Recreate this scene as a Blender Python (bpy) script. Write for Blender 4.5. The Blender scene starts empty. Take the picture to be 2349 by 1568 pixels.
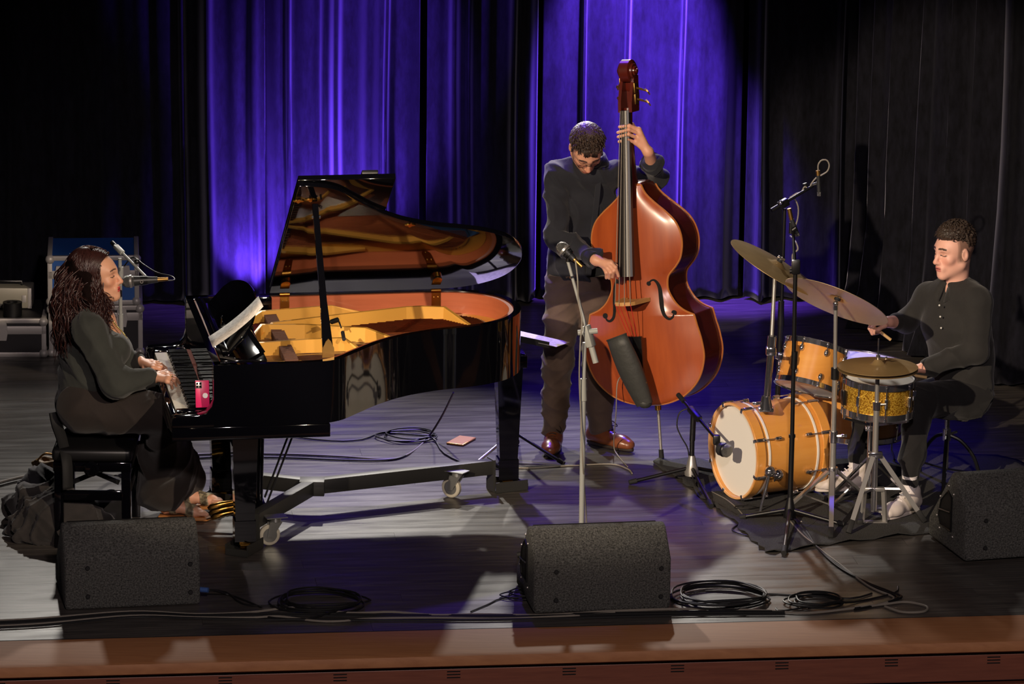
import bpy, bmesh, math, random
import numpy as np
from mathutils import Matrix, Vector, Quaternion, Euler

SC = bpy.context.scene
COL = SC.collection
random.seed(7)
PI = math.pi

# ------------------------------------------------------------------ camera
FPX = 10440.0
CAM = Vector((0.0, -22.0, 5.87))
PITCH = math.radians(13.5)
ROLL = math.radians(0.6)
cam_data = bpy.data.cameras.new('camera')
cam_data.sensor_width = 36.0
cam_data.lens = 36.0 * FPX / 2349.0
cam_data.clip_end = 200
cam = bpy.data.objects.new('camera', cam_data)
COL.objects.link(cam)
_fw = Vector((0, math.cos(PITCH), -math.sin(PITCH)))
_up0 = Vector((0, math.sin(PITCH), math.cos(PITCH)))
_rt = Vector((1, 0, 0)) * math.cos(ROLL) + _up0 * math.sin(ROLL)
_up = -Vector((1, 0, 0)) * math.sin(ROLL) + _up0 * math.cos(ROLL)
cam.matrix_world = Matrix.Translation(CAM) @ Matrix((_rt, _up, -_fw)).transposed().to_4x4()
SC.camera = cam

def _ray(x, y):
    return _fw + _rt * ((x - 1174.5) / FPX) - _up * ((y - 784.0) / FPX)
def P(x, y, z=0.0):
    """stage point seen at photo pixel (x, y) standing at height z"""
    d = _ray(x, y)
    return CAM + d * ((z - CAM.z) / d.z)
def PY(x, y, yy):
    """stage point seen at photo pixel (x, y) in the depth plane yy"""
    d = _ray(x, y)
    return CAM + d * ((yy - CAM.y) / d.y)

# ------------------------------------------------------------------ world, exposure
world = bpy.data.worlds.new('dark_hall')
SC.world = world
world.use_nodes = True
world.node_tree.nodes['Background'].inputs[0].default_value = (0.45, 0.42, 0.75, 1)
world.node_tree.nodes['Background'].inputs[1].default_value = 0.012
SC.view_settings.view_transform = 'Standard'
SC.view_settings.look = 'None'
SC.view_settings.gamma = 1.0
SC.view_settings.use_curve_mapping = False
SC.view_settings.exposure = 0.0

# ------------------------------------------------------------------ stage lamps
def spot(name, loc, target, watt, color, angle, blend=0.5, radius=0.06):
    l = bpy.data.lights.new(name, 'SPOT')
    l.energy = watt
    l.color = color
    l.spot_size = math.radians(angle)
    l.spot_blend = blend
    l.shadow_soft_size = radius
    o = bpy.data.objects.new(name, l)
    COL.objects.link(o)
    o.location = loc
    o.rotation_euler = (Vector(target) - Vector(loc)).to_track_quat('-Z', 'Y').to_euler()
    return o

WARM = (1.0, 0.80, 0.58)
COOL = (1.0, 0.93, 0.84)
BLUE = (0.07, 0.03, 1.0)
VIOL = (0.17, 0.055, 1.0)
# front of house profile spots, high left and high right of the hall, and an added wide fill that brightens fascia and monitor fronts
spot('front_spot', (-6.5, -15.0, 7.0), (1.2, -0.05, 0.85), 11500, WARM, 12.0, 0.35, 0.08)
spot('front_spot', (-1.5, -16.0, 8.0), (-0.75, -0.7, 0.95), 2800, WARM, 7.5, 0.4, 0.08)
spot('front_spot', (6.0, -14.0, 7.0), (-2.0, -1.0, 0.85), 5600, WARM, 9.5, 0.4, 0.08)
spot('front_fill', (1.0, -17.0, 7.5), (0.0, -2.6, 0.0), 2900, (1.0, 0.82, 0.78), 28, 0.5, 0.25)
# back truss, white
spot('back_spot', (-0.9, 3.0, 3.3), (-0.5, -0.8, 0.0), 600, COOL, 50, 0.5, 0.06)
spot('back_spot', (0.6, 3.1, 3.4), (0.4, -1.2, 0.0), 460, COOL, 45, 0.5, 0.06)
spot('back_spot', (2.2, 2.9, 3.3), (1.6, -1.5, 0.0), 500, COOL, 50, 0.5, 0.06)
spot('back_spot', (-2.6, 2.9, 3.3), (-2.3, -0.8, 0.0), 260, COOL, 50, 0.5, 0.06)
# blue wash on the backdrop and the floor
spot('blue_uplight', P(580, 716) + Vector((0, 0, 0.08)), PY(575, 520, 3.4), 420, VIOL, 80, 0.9, 0.04)
spot('blue_uplight', P(770, 742) + Vector((0, 0, 0.08)), PY(760, 330, 3.4), 900, VIOL, 84, 0.9, 0.04)
spot('blue_downlight', (-0.45, 2.6, 3.0), PY(770, 330, 3.4), 700, VIOL, 50, 0.9, 0.05)
spot('blue_downlight', (0.80, 2.6, 3.0), PY(1455, 50, 3.45), 5600, VIOL, 37, 0.6, 0.05)
spot('blue_downlight', (0.45, 2.5, 3.0), PY(1600, 430, 3.5), 3600, VIOL, 28, 0.8, 0.05)
spot('blue_top', (-0.3, 1.6, 4.4), (-0.25, -0.55, 0.0), 950, VIOL, 44, 1.0, 0.06)
spot('blue_top', (1.2, 2.2, 4.2), (1.0, 0.5, 0.0), 750, BLUE, 42, 0.8, 0.06)

# ------------------------------------------------------------------ materials
def lin(c):
    if isinstance(c, str):
        c = c.lstrip('#')
        c = tuple(int(c[i:i + 2], 16) for i in (0, 2, 4))
    out = []
    for v in c[:3]:
        v = v / 255.0
        out.append(v / 12.92 if v <= 0.04045 else ((v + 0.055) / 1.055) ** 2.4)
    return (out[0], out[1], out[2], 1.0)

MATS = {}
def mat(name, col, rough=0.5, metal=0.0, coat=0.0, sheen=0.0, spec=0.5, noise=None, bump=None,
        coat_rough=0.05, alpha=1.0, trans=0.0, attr=None, coord='Object', sheen_rough=0.5):
    """noise = (scale, colour2, sharpness, stretch xyz);  bump = (scale, strength, stretch xyz)"""
    m = bpy.data.materials.new(name)
    m.use_nodes = True
    nt = m.node_tree
    b = nt.nodes['Principled BSDF']
    b.inputs['Base Color'].default_value = lin(col)
    b.inputs['Roughness'].default_value = rough
    b.inputs['Metallic'].default_value = metal
    b.inputs['Coat Weight'].default_value = coat
    b.inputs['Coat Roughness'].default_value = coat_rough
    b.inputs['Sheen Weight'].default_value = sheen
    b.inputs['Sheen Roughness'].default_value = sheen_rough
    b.inputs['Specular IOR Level'].default_value = spec
    b.inputs['Alpha'].default_value = alpha
    b.inputs['Transmission Weight'].default_value = trans
    tc = None
    def coords(st):
        nonlocal tc
        if tc is None:
            tc = nt.nodes.new('ShaderNodeTexCoord')
        mp = nt.nodes.new('ShaderNodeMapping')
        mp.inputs['Scale'].default_value = st
        nt.links.new(tc.outputs[coord], mp.inputs['Vector'])
        return mp.outputs['Vector']
    if noise:
        sc_, c2, sharp, st = noise
        n = nt.nodes.new('ShaderNodeTexNoise')
        n.inputs['Scale'].default_value = sc_
        n.inputs['Detail'].default_value = 6
        n.inputs['Roughness'].default_value = 0.6
        nt.links.new(coords(st), n.inputs['Vector'])
        r = nt.nodes.new('ShaderNodeValToRGB')
        r.color_ramp.elements[0].position = 0.5 - 0.5 * sharp
        r.color_ramp.elements[1].position = 0.5 + 0.5 * sharp
        r.color_ramp.elements[0].color = lin(col)
        r.color_ramp.elements[1].color = lin(c2)
        nt.links.new(n.outputs['Fac'], r.inputs['Fac'])
        nt.links.new(r.outputs['Color'], b.inputs['Base Color'])
    if attr:
        a = nt.nodes.new('ShaderNodeVertexColor')
        a.layer_name = attr
        nt.links.new(a.outputs['Color'], b.inputs['Base Color'])
    if bump:
        sc_, strg, st = bump
        n = nt.nodes.new('ShaderNodeTexNoise')
        n.inputs['Scale'].default_value = sc_
        n.inputs['Detail'].default_value = 4
        nt.links.new(coords(st), n.inputs['Vector'])
        bp = nt.nodes.new('ShaderNodeBump')
        bp.inputs['Strength'].default_value = strg
        bp.inputs['Distance'].default_value = 0.01
        nt.links.new(n.outputs['Fac'], bp.inputs['Height'])
        nt.links.new(bp.outputs['Normal'], b.inputs['Normal'])
    MATS[name] = m
    return m

ONE = (1, 1, 1)
mat('piano_black', (5, 5, 8), 0.05, coat=0.12, spec=0.5)
mat('satin_black', (14, 14, 16), 0.4)
mat('matte_black', (16, 16, 18), 0.8)
mat('rubber', (18, 18, 19), 0.75)
mat('chrome', (225, 225, 230), 0.10, 0.97)
mat('brushed_steel', (190, 188, 184), 0.32, 0.75)
mat('grey_paint', (150, 152, 148), 0.4)
mat('brass', (200, 150, 70), 0.25, 1.0)
mat('dull_brass', (180, 140, 80), 0.4, 1.0)
mat('ivory', (225, 218, 198), 0.25, coat=0.3)
mat('white_plastic', (225, 225, 220), 0.4)

# ------------------------------------------------------------------ object helpers
ROOTM = {}
def link(o):
    COL.objects.link(o)
    return o
def tag(o, label=None, cat=None, group=None, kind=None):
    if label: o['label'] = label
    if cat: o['category'] = cat
    if group: o['group'] = group
    if kind: o['kind'] = kind
    return o
def thing(name, label, cat, loc=(0, 0, 0), rotz=0.0, group=None, matrix=None):
    o = bpy.data.objects.new(name, None)
    o.empty_display_size = 0.1
    link(o)
    m = matrix if matrix is not None else Matrix.Translation(Vector(loc)) @ Matrix.Rotation(rotz, 4, 'Z')
    o.matrix_world = m
    ROOTM[o.name] = m.copy()
    return tag(o, label, cat, group)

def frame(z, x=None, origin=(0, 0, 0)):
    """matrix whose z axis is z and whose x axis is close to x"""
    z = Vector(z).normalized()
    if x is None:
        x = Vector((1, 0, 0)) if abs(z.x) < 0.9 else Vector((0, 1, 0))
    x = Vector(x)
    x = (x - z * x.dot(z)).normalized()
    y = z.cross(x)
    m = Matrix((x, y, z)).transposed().to_4x4()
    m.translation = Vector(origin)
    return m

class MB:
    """collects geometry for one mesh object; T maps builder space into the object's space"""
    def __init__(s, T=None):
        s.v = []; s.f = []; s.T = T if T is not None else Matrix.Identity(4)
    def add(s, vs, fs, T=None):
        M = s.T @ T if T is not None else s.T
        b = len(s.v)
        s.v += [M @ Vector(v) for v in vs]
        s.f += [tuple(b + i for i in f) for f in fs]
        return s
    def box(s, c, d, T=None, bev=0.0, seg=2):
        hx, hy, hz = d[0] / 2, d[1] / 2, d[2] / 2
        if bev > 0:
            bm = bmesh.new()
            bmesh.ops.create_cube(bm, size=1.0, matrix=Matrix.Diagonal((d[0], d[1], d[2], 1)))
            bmesh.ops.bevel(bm, geom=list(bm.edges), offset=min(bev, 0.49 * min(d)), segments=seg, profile=0.5, affect='EDGES')
            s._bm(bm, Vector(c), T)
            return s
        vs = [(c[0] + i * hx, c[1] + j * hy, c[2] + k * hz) for i in (-1, 1) for j in (-1, 1) for k in (-1, 1)]
        fs = [(0, 1, 3, 2), (4, 6, 7, 5), (0, 4, 5, 1), (2, 3, 7, 6), (0, 2, 6, 4), (1, 5, 7, 3)]
        return s.add(vs, fs, T)
    def _bm(s, bm, off, T=None):
        bm.verts.index_update()
        vs = [v.co + off for v in bm.verts]
        fs = [tuple(v.index for v in f.verts) for f in bm.faces]
        bm.free()
        s.add(vs, fs, T)
    def bar(s, a, b, w, h, up=(0, 0, 1), bev=0.0):
        """rectangular bar from a to b, w across, h along up"""
        a = Vector(a); b = Vector(b)
        z = (b - a).normalized()
        x = Vector(up).cross(z)
        if x.length < 1e-5: x = Vector((1, 0, 0))
        T = frame(z, x, (a + b) / 2)
        return s.box((0, 0, 0), (w, h, (b - a).length), T, bev)
    def cyl(s, a, b, r0, r1=None, n=16, cap=True):
        if r1 is None: r1 = r0
        a = Vector(a); b = Vector(b)
        T = frame(b - a, None, a)
        L = (b - a).length
        vs = []; fs = []
        for k in range(n):
            t = 2 * PI * k / n
            vs.append((r0 * math.cos(t), r0 * math.sin(t), 0)); vs.append((r1 * math.cos(t), r1 * math.sin(t), L))
        for k in range(n):
            i, j = 2 * k, 2 * ((k + 1) % n)
            fs.append((i, j, j + 1, i + 1))
        if cap:
            fs.append(tuple(2 * k for k in reversed(range(n)))); fs.append(tuple(2 * k + 1 for k in range(n)))
        return s.add(vs, fs, T)
    def lathe(s, prof, T=None, n=32, a0=0.0, a1=2 * PI):
        """prof: list of (r, z); closed ends where r == 0"""
        full = abs(a1 - a0 - 2 * PI) < 1e-6
        m = n if full else n + 1
        vs = []; idx = []
        for (r, z) in prof:
            if r < 1e-6:
                idx.append([len(vs)] * m); vs.append((0, 0, z))
            else:
                row = []
                for k in range(m):
                    t = a0 + (a1 - a0) * k / n
                    row.append(len(vs)); vs.append((r * math.cos(t), r * math.sin(t), z))
                idx.append(row)
        fs = []
        for i in range(len(prof) - 1):
            A, B = idx[i], idx[i + 1]
            for k in range(n):
                q = (k + 1) % m
                f = [A[k], A[q], B[q], B[k]]
                g = []
                for w in f:
                    if w not in g: g.append(w)
                if len(g) > 2: fs.append(tuple(g))
        return s.add(vs, fs, T)
    def tube(s, pts, r, n=8, cap=True, closed=False):
        pts = [Vector(p) for p in pts]
        m = len(pts)
        rs = r if isinstance(r, (list, tuple)) else [r] * m
        vs = []; fs = []
        up = None
        for i, p in enumerate(pts):
            a = pts[(i - 1) % m] if closed else pts[max(0, i - 1)]
            b = pts[(i + 1) % m] if closed else pts[min(m - 1, i + 1)]
            t = b - a
            t = t.normalized() if t.length > 1e-9 else Vector((0, 0, 1))
            if up is None:
                up = Vector((0, 0, 1)) if abs(t.z) < 0.9 else Vector((1, 0, 0))
            x = up - t * up.dot(t)
            if x.length < 1e-6: x = t.orthogonal()
            x.normalize(); up = x
            y = t.cross(x)
            for k in range(n):
                w = 2 * PI * k / n
                vs.append(p + (x * math.cos(w) + y * math.sin(w)) * rs[i])
        last = m if closed else m - 1
        for i in range(last):
            j = (i + 1) % m
            for k in range(n):
                q = (k + 1) % n
                fs.append((i * n + k, i * n + q, j * n + q, j * n + k))
        if cap and not closed:
            fs.append(tuple(reversed(range(n)))); fs.append(tuple((m - 1) * n + k for k in range(n)))
        return s.add(vs, fs)
    def prism(s, outline, z0, z1, T=None, bev=0.0):
        """extrude a 2d outline (counter-clockwise) from z0 to z1"""
        n = len(outline)
        vs = [(x, y, z0) for x, y in outline] + [(x, y, z1) for x, y in outline]
        fs = [tuple(reversed(range(n))), tuple(range(n, 2 * n))]
        fs += [(i, (i + 1) % n, n + (i + 1) % n, n + i) for i in range(n)]
        if bev > 0:
            bm = bmesh.new()
            bv = [bm.verts.new(v) for v in vs]
            for f in fs: bm.faces.new([bv[i] for i in f])
            bm.normal_update()
            es = [e for e in bm.edges if len(e.link_faces) == 2 and e.calc_face_angle() > 0.6]
            bmesh.ops.bevel(bm, geom=es, offset=bev, segments=2, profile=0.5, affect='EDGES')
            s._bm(bm, Vector((0, 0, 0)), T)
            return s
        return s.add(vs, fs, T)
    def ring(s, outer, inner, z0, z1, T=None):
        """wall between two 2d loops of equal length"""
        n = len(outer)
        vs = [(x, y, z0) for x, y in outer] + [(x, y, z1) for x, y in outer] + [(x, y, z0) for x, y in inner] + [(x, y, z1) for x, y in inner]
        fs = []
        for i in range(n):
            j = (i + 1) % n
            fs += [(i, j, n + j, n + i), (2 * n + j, 2 * n + i, 3 * n + i, 3 * n + j), (n + i, n + j, 3 * n + j, 3 * n + i), (j, i, 2 * n + i, 2 * n + j)]
        return s.add(vs, fs, T)
    def sphere(s, c, r, T=None, n=16, m=10, sc=(1, 1, 1)):
        pr = [(max(0.0, math.sin(PI * i / m)) * r if 0 < i < m else 0.0, -math.cos(PI * i / m) * r) for i in range(m + 1)]
        L = Matrix.Translation(Vector(c)) @ Matrix.Diagonal((sc[0], sc[1], sc[2], 1))
        return s.lathe(pr, (T @ L) if T is not None else L, n)
    def build(s, name, m, parent=None, world=True, smooth=True, angle=40, label=None):
        """world=True: the collected points are stage coordinates"""
        me = bpy.data.meshes.new(name)
        if parent is not None and world:
            inv = ROOTM[parent.name].inverted()
            vs = [inv @ v for v in s.v]
        else:
            vs = s.v
        me.from_pydata([tuple(v) for v in vs], [], s.f)
        return finish(name, me, m, parent, smooth, angle, label)

def finish(name, me, m, parent=None, smooth=True, angle=40, label=None):
    me.validate()
    bm = bmesh.new(); bm.from_mesh(me)
    bmesh.ops.recalc_face_normals(bm, faces=bm.faces)
    bm.to_mesh(me); bm.free()
    if smooth:
        me.polygons.foreach_set('use_smooth', [True] * len(me.polygons))
        if angle < 180: me.set_sharp_from_angle(angle=math.radians(angle))
    ms = m if isinstance(m, (list, tuple)) else [m]
    for q in ms: me.materials.append(MATS[q] if isinstance(q, str) else q)
    o = bpy.data.objects.new(name, me)
    link(o)
    if parent is not None:
        o.parent = parent
        ROOTM[o.name] = ROOTM[parent.name]
    else:
        ROOTM[o.name] = Matrix.Identity(4)
    if label: o['label'] = label
    return o

def clone(o, parent, name=None, T=None):
    c = o.copy(); link(c)
    c.parent = parent
    if T is not None: c.matrix_local = T
    ROOTM[c.name] = ROOTM[parent.name] if parent else Matrix.Identity(4)
    return c

def spline(pts, n=8, closed=False):
    """Catmull-Rom through the points"""
    pts = [Vector(p) for p in pts]
    m = len(pts); out = []
    rng = range(m) if closed else range(m - 1)
    for i in rng:
        if closed: p0, p1, p2, p3 = pts[i - 1], pts[i], pts[(i + 1) % m], pts[(i + 2) % m]
        else: p0, p1, p2, p3 = pts[max(0, i - 1)], pts[i], pts[i + 1], pts[min(m - 1, i + 2)]
        for k in range(n):
            t = k / n
            out.append(0.5 * ((2 * p1) + (p2 - p0) * t + (2 * p0 - 5 * p1 + 4 * p2 - p3) * t * t + (3 * p1 - p0 - 3 * p2 + p3) * t ** 3))
    if not closed: out.append(pts[-1].copy())
    return out
def spline2(pts, n=8, closed=False):
    return [(p.x, p.y) for p in spline([(x, y, 0) for x, y in pts], n, closed)]
# ================================================================== stage
SA = math.radians(7.0)
SE = Vector((math.cos(SA), math.sin(SA), 0)); SN = Vector((-math.sin(SA), math.cos(SA), 0))
SO = Vector((0.06, -2.90, 0))
STAGE = Matrix((SE, SN, Vector((0, 0, 1)))).transposed().to_4x4(); STAGE.translation = SO

def floor_material():
    m = bpy.data.materials.new('stage_boards'); m.use_nodes = True
    nt = m.node_tree; b = nt.nodes['Principled BSDF']
    tc = nt.nodes.new('ShaderNodeTexCoord')
    def noise(scale, st, detail=5):
        mp = nt.nodes.new('ShaderNodeMapping'); mp.inputs['Scale'].default_value = st
        nt.links.new(tc.outputs['Object'], mp.inputs['Vector'])
        n = nt.nodes.new('ShaderNodeTexNoise'); n.inputs['Scale'].default_value = scale; n.inputs['Detail'].default_value = detail
        nt.links.new(mp.outputs['Vector'], n.inputs['Vector'])
        return n.outputs['Fac']
    def ramp(f, p0, p1, c0, c1):
        r = nt.nodes.new('ShaderNodeValToRGB')
        r.color_ramp.elements[0].position = p0; r.color_ramp.elements[1].position = p1
        r.color_ramp.elements[0].color = c0; r.color_ramp.elements[1].color = c1
        nt.links.new(f, r.inputs['Fac']); return r.outputs['Color']
    grain = ramp(noise(5.0, (0.6, 22, 1), 8), 0.38, 0.66, lin((50, 47, 46)), lin((84, 79, 74)))
    scuff = ramp(noise(9.0, (0.5, 9, 1), 6), 0.63, 0.74, (0, 0, 0, 1), (1, 1, 1, 1))
    mix = nt.nodes.new('ShaderNodeMix'); mix.data_type = 'RGBA'
    nt.links.new(scuff, mix.inputs[0]); nt.links.new(grain, mix.inputs[6]); mix.inputs[7].default_value = lin((112, 106, 98))
    nt.links.new(mix.outputs[2], b.inputs['Base Color'])
    rg = ramp(noise(3.0, (0.7, 5, 1), 5), 0.3, 0.7, (0.26, 0.26, 0.26, 1), (0.44, 0.44, 0.44, 1))
    nt.links.new(rg, b.inputs['Roughness'])
    b.inputs['Specular IOR Level'].default_value = 0.5
    bp = nt.nodes.new('ShaderNodeBump'); bp.inputs['Strength'].default_value = 0.12; bp.inputs['Distance'].default_value = 0.004
    nt.links.new(noise(6.0, (1, 24, 1), 6), bp.inputs['Height']); nt.links.new(bp.outputs['Normal'], b.inputs['Normal'])
    MATS['stage_boards'] = m
floor_material()
mat('under_floor', (10, 10, 10), 0.9)
mat('lip_wood', (178, 124, 82), 0.6, noise=(3.0, (148, 96, 60), 0.6, (1.2, 22, 8)), spec=0.3)
mat('fascia_wood', (134, 78, 58), 0.5, noise=(3.0, (106, 58, 44), 0.6, (1.2, 8, 22)))

floor = MB(STAGE).box((0, 3.6, -0.06), (9.0, 7.2, 0.07)).build('floor', 'under_floor', smooth=False)
tag(floor, 'dark scuffed wooden stage floor', kind='structure')
W_ = 0.141
rows = int(7.2 / W_)
rnd = random.Random(3)
meshes = {}
for L in (3.0, 3.6, 4.2):
    meshes[L] = None
for r in range(rows):
    u = -4.4 + rnd.uniform(-0.6, 0)
    while u < 4.4:
        L = rnd.choice((3.0, 3.6, 4.2))
        T = STAGE @ Matrix.Translation((u + L / 2, W_ * (r + 0.5), -0.0125 - rnd.uniform(0, 0.0006)))
        if meshes[L] is None:
            o = MB().box((0, 0, 0), (L - 0.001, W_ - 0.0016, 0.025)).build('floor_board', 'stage_boards', floor, world=False, smooth=False)
            meshes[L] = o
        else:
            o = meshes[L].copy(); link(o); o.parent = floor
        o.matrix_local = T
        u += L

# front lip of the stage: oak nosing, recessed fascia with ventilation slots
lip = MB(STAGE)
lip.prism([(-0.02, 0.0), (-0.355, 0.0), (-0.378, -0.008), (-0.385, -0.024), (-0.385, -0.050), (-0.36, -0.062), (-0.02, -0.062)], -4.5, 4.5,
          Matrix(((0, 0, 1, 0), (1, 0, 0, 0), (0, 1, 0, 0.004), (0, 0, 0, 1))))
lp = lip.build('trim_1', 'lip_wood', smooth=True, angle=35)
tag(lp, 'brown wooden nosing along the front edge of the stage', kind='structure')
gap = MB(STAGE).box((0, -0.012, -0.02), (9.0, 0.03, 0.04)).build('gap_shade', 'matte_black', smooth=False)  # black strip stands in for the shade of the open gap
tag(gap, 'black strip standing in for the shaded gap between stage boards and wooden nosing', kind='structure')
fas = MB(STAGE)
fas.box((0, -0.30, -0.135), (9.0, 0.06, 0.12), bev=0.004)
fw = fas.build('trim_3', 'fascia_wood', smooth=False)
tag(fw, 'reddish wooden stage front below the nosing with vent slots', kind='structure')
low = MB(STAGE); low.box((0, -0.31, -0.66), (9.0, 0.06, 0.90), bev=0.004)
lowb = low.build('fascia_board', 'fascia_wood', fw, smooth=False)
slotbase = None
for k, px in enumerate((-5, 257, 515, 780, 1043, 1312, 1565, 1810, 2068, 2310)):
    su = (STAGE.inverted() @ P(px, 1500, 0)).x
    for j in range(3):
        T = STAGE @ Matrix.Translation((su, -0.3305, -0.088 - 0.0135 * j))
        if slotbase is None:
            slotbase = MB().box((0, 0, 0), (0.058, 0.004, 0.0045)).build('vent_slot', 'under_floor', fw, world=False, smooth=False)
            slotbase.matrix_local = T
        else:
            c = slotbase.copy(); link(c); c.parent = fw; c.matrix_local = T

wb = MB().box((0, 4.6, 2.95), (10.5, 0.1, 6.1)).build('wall_back', 'under_floor', smooth=False)
tag(wb, 'dark back wall of the stage behind the drapes', kind='structure')

# ================================================================== curtains
def velvet():
    m = bpy.data.materials.new('velvet'); m.use_nodes = True
    nt = m.node_tree; b = nt.nodes['Principled BSDF']
    tc = nt.nodes.new('ShaderNodeTexCoord')
    mp = nt.nodes.new('ShaderNodeMapping'); mp.inputs['Scale'].default_value = (9, 9, 3.0)
    n = nt.nodes.new('ShaderNodeTexNoise'); n.inputs['Scale'].default_value = 3.0; n.inputs['Detail'].default_value = 9; n.inputs['Roughness'].default_value = 0.7
    nt.links.new(tc.outputs['Object'], mp.inputs['Vector']); nt.links.new(mp.outputs['Vector'], n.inputs['Vector'])
    r = nt.nodes.new('ShaderNodeValToRGB')
    r.color_ramp.elements[0].position = 0.35; r.color_ramp.elements[1].position = 0.68
    r.color_ramp.elements[0].color = lin((13, 13, 17)); r.color_ramp.elements[1].color = lin((25, 25, 33))
    nt.links.new(n.outputs['Fac'], r.inputs['Fac']); nt.links.new(r.outputs['Color'], b.inputs['Base Color'])
    b.inputs['Roughness'].default_value = 0.9
    b.inputs['Specular IOR Level'].default_value = 0.1
    b.inputs['Sheen Weight'].default_value = 0.35; b.inputs['Sheen Roughness'].default_value = 0.35
    b.inputs['Sheen Tint'].default_value = (0.8, 0.8, 1.0, 1)
    MATS['velvet'] = m
velvet()

def curtain(name, label, path, ridges, seed, height=5.2, hem=0.02, puddle=0.0, amp=0.05):
    """hanging cloth along a floor path; ridges = (distance along path, height of fold, half width)"""
    rd = random.Random(seed)
    pts = [Vector(p) for p in path]
    seg = [(pts[i + 1] - pts[i]).length for i in range(len(pts) - 1)]
    total = sum(seg)
    n = int(total / 0.009)
    waves = [(rd.uniform(0.20, 0.55), rd.uniform(0, 6.28), rd.uniform(0.3, 1.0)) for _ in range(6)]
    def base(s):
        for i, L in enumerate(seg):
            if s <= L or i == len(seg) - 1:
                t = (pts[i + 1] - pts[i]).normalized()
                return pts[i] + t * s, Vector((t.y, -t.x, 0))
            s -= L
    zs = [hem, hem + 0.06, hem + 0.2] + [hem + 0.2 + (height - 0.2) * k / 14 for k in range(1, 15)]
    V = []; F = []
    drift = [(rd.uniform(0.6, 1.6), rd.uniform(0, 6.28)) for _ in range(3)]
    for zi, z in enumerate(zs):
        for k in range(n + 1):
            s = total * k / n
            p, nn = base(s)
            sw = s + 0.018 * math.sin(z * 0.9 + 2.1 * s) * min(1, z)
            d = 0.0
            for (L, ph, a) in waves:
                d += a * math.sin(2 * PI * sw / L + ph + 0.25 * math.sin(z * 0.7 + ph)) * 0.35
            d = amp * (math.tanh(d * 1.4))
            for (rs, rh, rw) in ridges:
                q = (sw - rs) / rw
                if abs(q) < 4: d += rh * math.exp(-q * q)
            if puddle and z < hem + 0.3:
                d += puddle * (1 - (z - hem) / 0.3) * (0.6 + 0.4 * math.sin(s * 21 + 3 * math.sin(s * 7)))
            flare = 1.0 + 0.25 * max(0, 1 - z / 2.0)
            V.append(p + nn * (d * flare) + Vector((0, 0, z)))
    w = n + 1
    for zi in range(len(zs) - 1):
        for k in range(n):
            a = zi * w + k
            F.append((a, a + 1, a + w + 1, a + w))
    me = bpy.data.meshes.new(name); me.from_pydata([tuple(v) for v in V], [], F)
    o = finish(name, me, 'velvet', None, True, 180)
    so = o.modifiers.new('thick', 'SOLIDIFY'); so.thickness = 0.006; so.offset = 1
    tag(o, label, 'curtain', 'velvet drapes closing the back of the stage')
    return o

CA = math.radians(4.0)
CE = Vector((math.cos(CA), math.sin(CA), 0))
CO = Vector((0.0, 3.45, 0))
def cpoint(px):
    """floor point of the back curtain line under photo column px (about mid height)"""
    a = PY(px, 350, 3.45)
    for _ in range(3):
        a = PY(px, 350, 3.45 + math.tan(CA) * a.x)
    return Vector((a.x, a.y, 0))
def ridge_list(px0, items):
    p0 = cpoint(px0)
    return [((cpoint(px) - p0).length, h, w) for px, h, w in items]
back = Vector((0, 0.10, 0))
L0 = cpoint(0) - CE * 1.9
rl = lambda px: (cpoint(px) - L0).length
curtain('curtain', 'unlit black velvet drape hanging behind the flight cases', [L0, cpoint(608)],
        [(rl(x), h, w) for x, h, w in ((120, .04, .04), (240, .05, .05), (330, .05, .05), (425, .09, .022), (482, .09, .03), (545, .05, .05), (588, .05, .03))], 11, amp=0.035)
curtain('curtain', 'blue lit velvet drape hanging behind the raised piano lid', [cpoint(602) + back * 0.4, cpoint(962) + back * 0.2],
        ridge_list(602, [(640, .06, .05), (668, .07, .016), (705, .05, .06), (735, .04, .02), (775, .10, .03), (850, .09, .05), (887, .08, .014), (935, .05, .05)]), 12, amp=0.03)
curtain('curtain', 'dim violet velvet drape hanging between piano lid and bassist', [cpoint(978), cpoint(1232)],
        ridge_list(978, [(1010, .05, .05), (1045, .09, .03), (1080, .05, .02), (1120, .06, .05), (1178, .10, .02), (1212, .09, .035)]), 13, amp=0.03)
curtain('curtain', 'bright blue velvet drape hanging behind the double bass scroll', [cpoint(1243) + back * 0.6, cpoint(1700) + back * 0.3],
        ridge_list(1243, [(1290, .05, .07), (1343, .07, .012), (1395, .05, .08), (1440, .06, .016), (1500, .04, .05), (1562, .07, .012), (1600, .03, .03), (1655, .08, .05)]), 14, amp=0.022)
R1 = cpoint(2349) + CE * 1.2
curtain('curtain', 'unlit black velvet drape hanging behind the cymbals', [cpoint(1712), R1],
        ridge_list(1712, [(1745, .09, .025), (1830, .05, .06), (1925, .09, .02), (2010, .05, .05), (2090, .09, .02)]), 15, amp=0.035)
wing = [Vector((1.95, 3.1, 0)), Vector((2.25, 2.3, 0)), Vector((2.62, 1.65, 0)), Vector((3.6, 1.25, 0))]
curtain('curtain', 'grey lit side drape with crumpled hem behind the drummer', wing,
        [(0.25, .06, .03), (0.55, .06, .02), (0.85, .07, .03), (1.1, .06, .02), (1.35, .07, .03), (1.6, .08, .03), (1.85, .08, .03), (2.1, .07, .04)], 16, amp=0.05, puddle=0.09)
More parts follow.
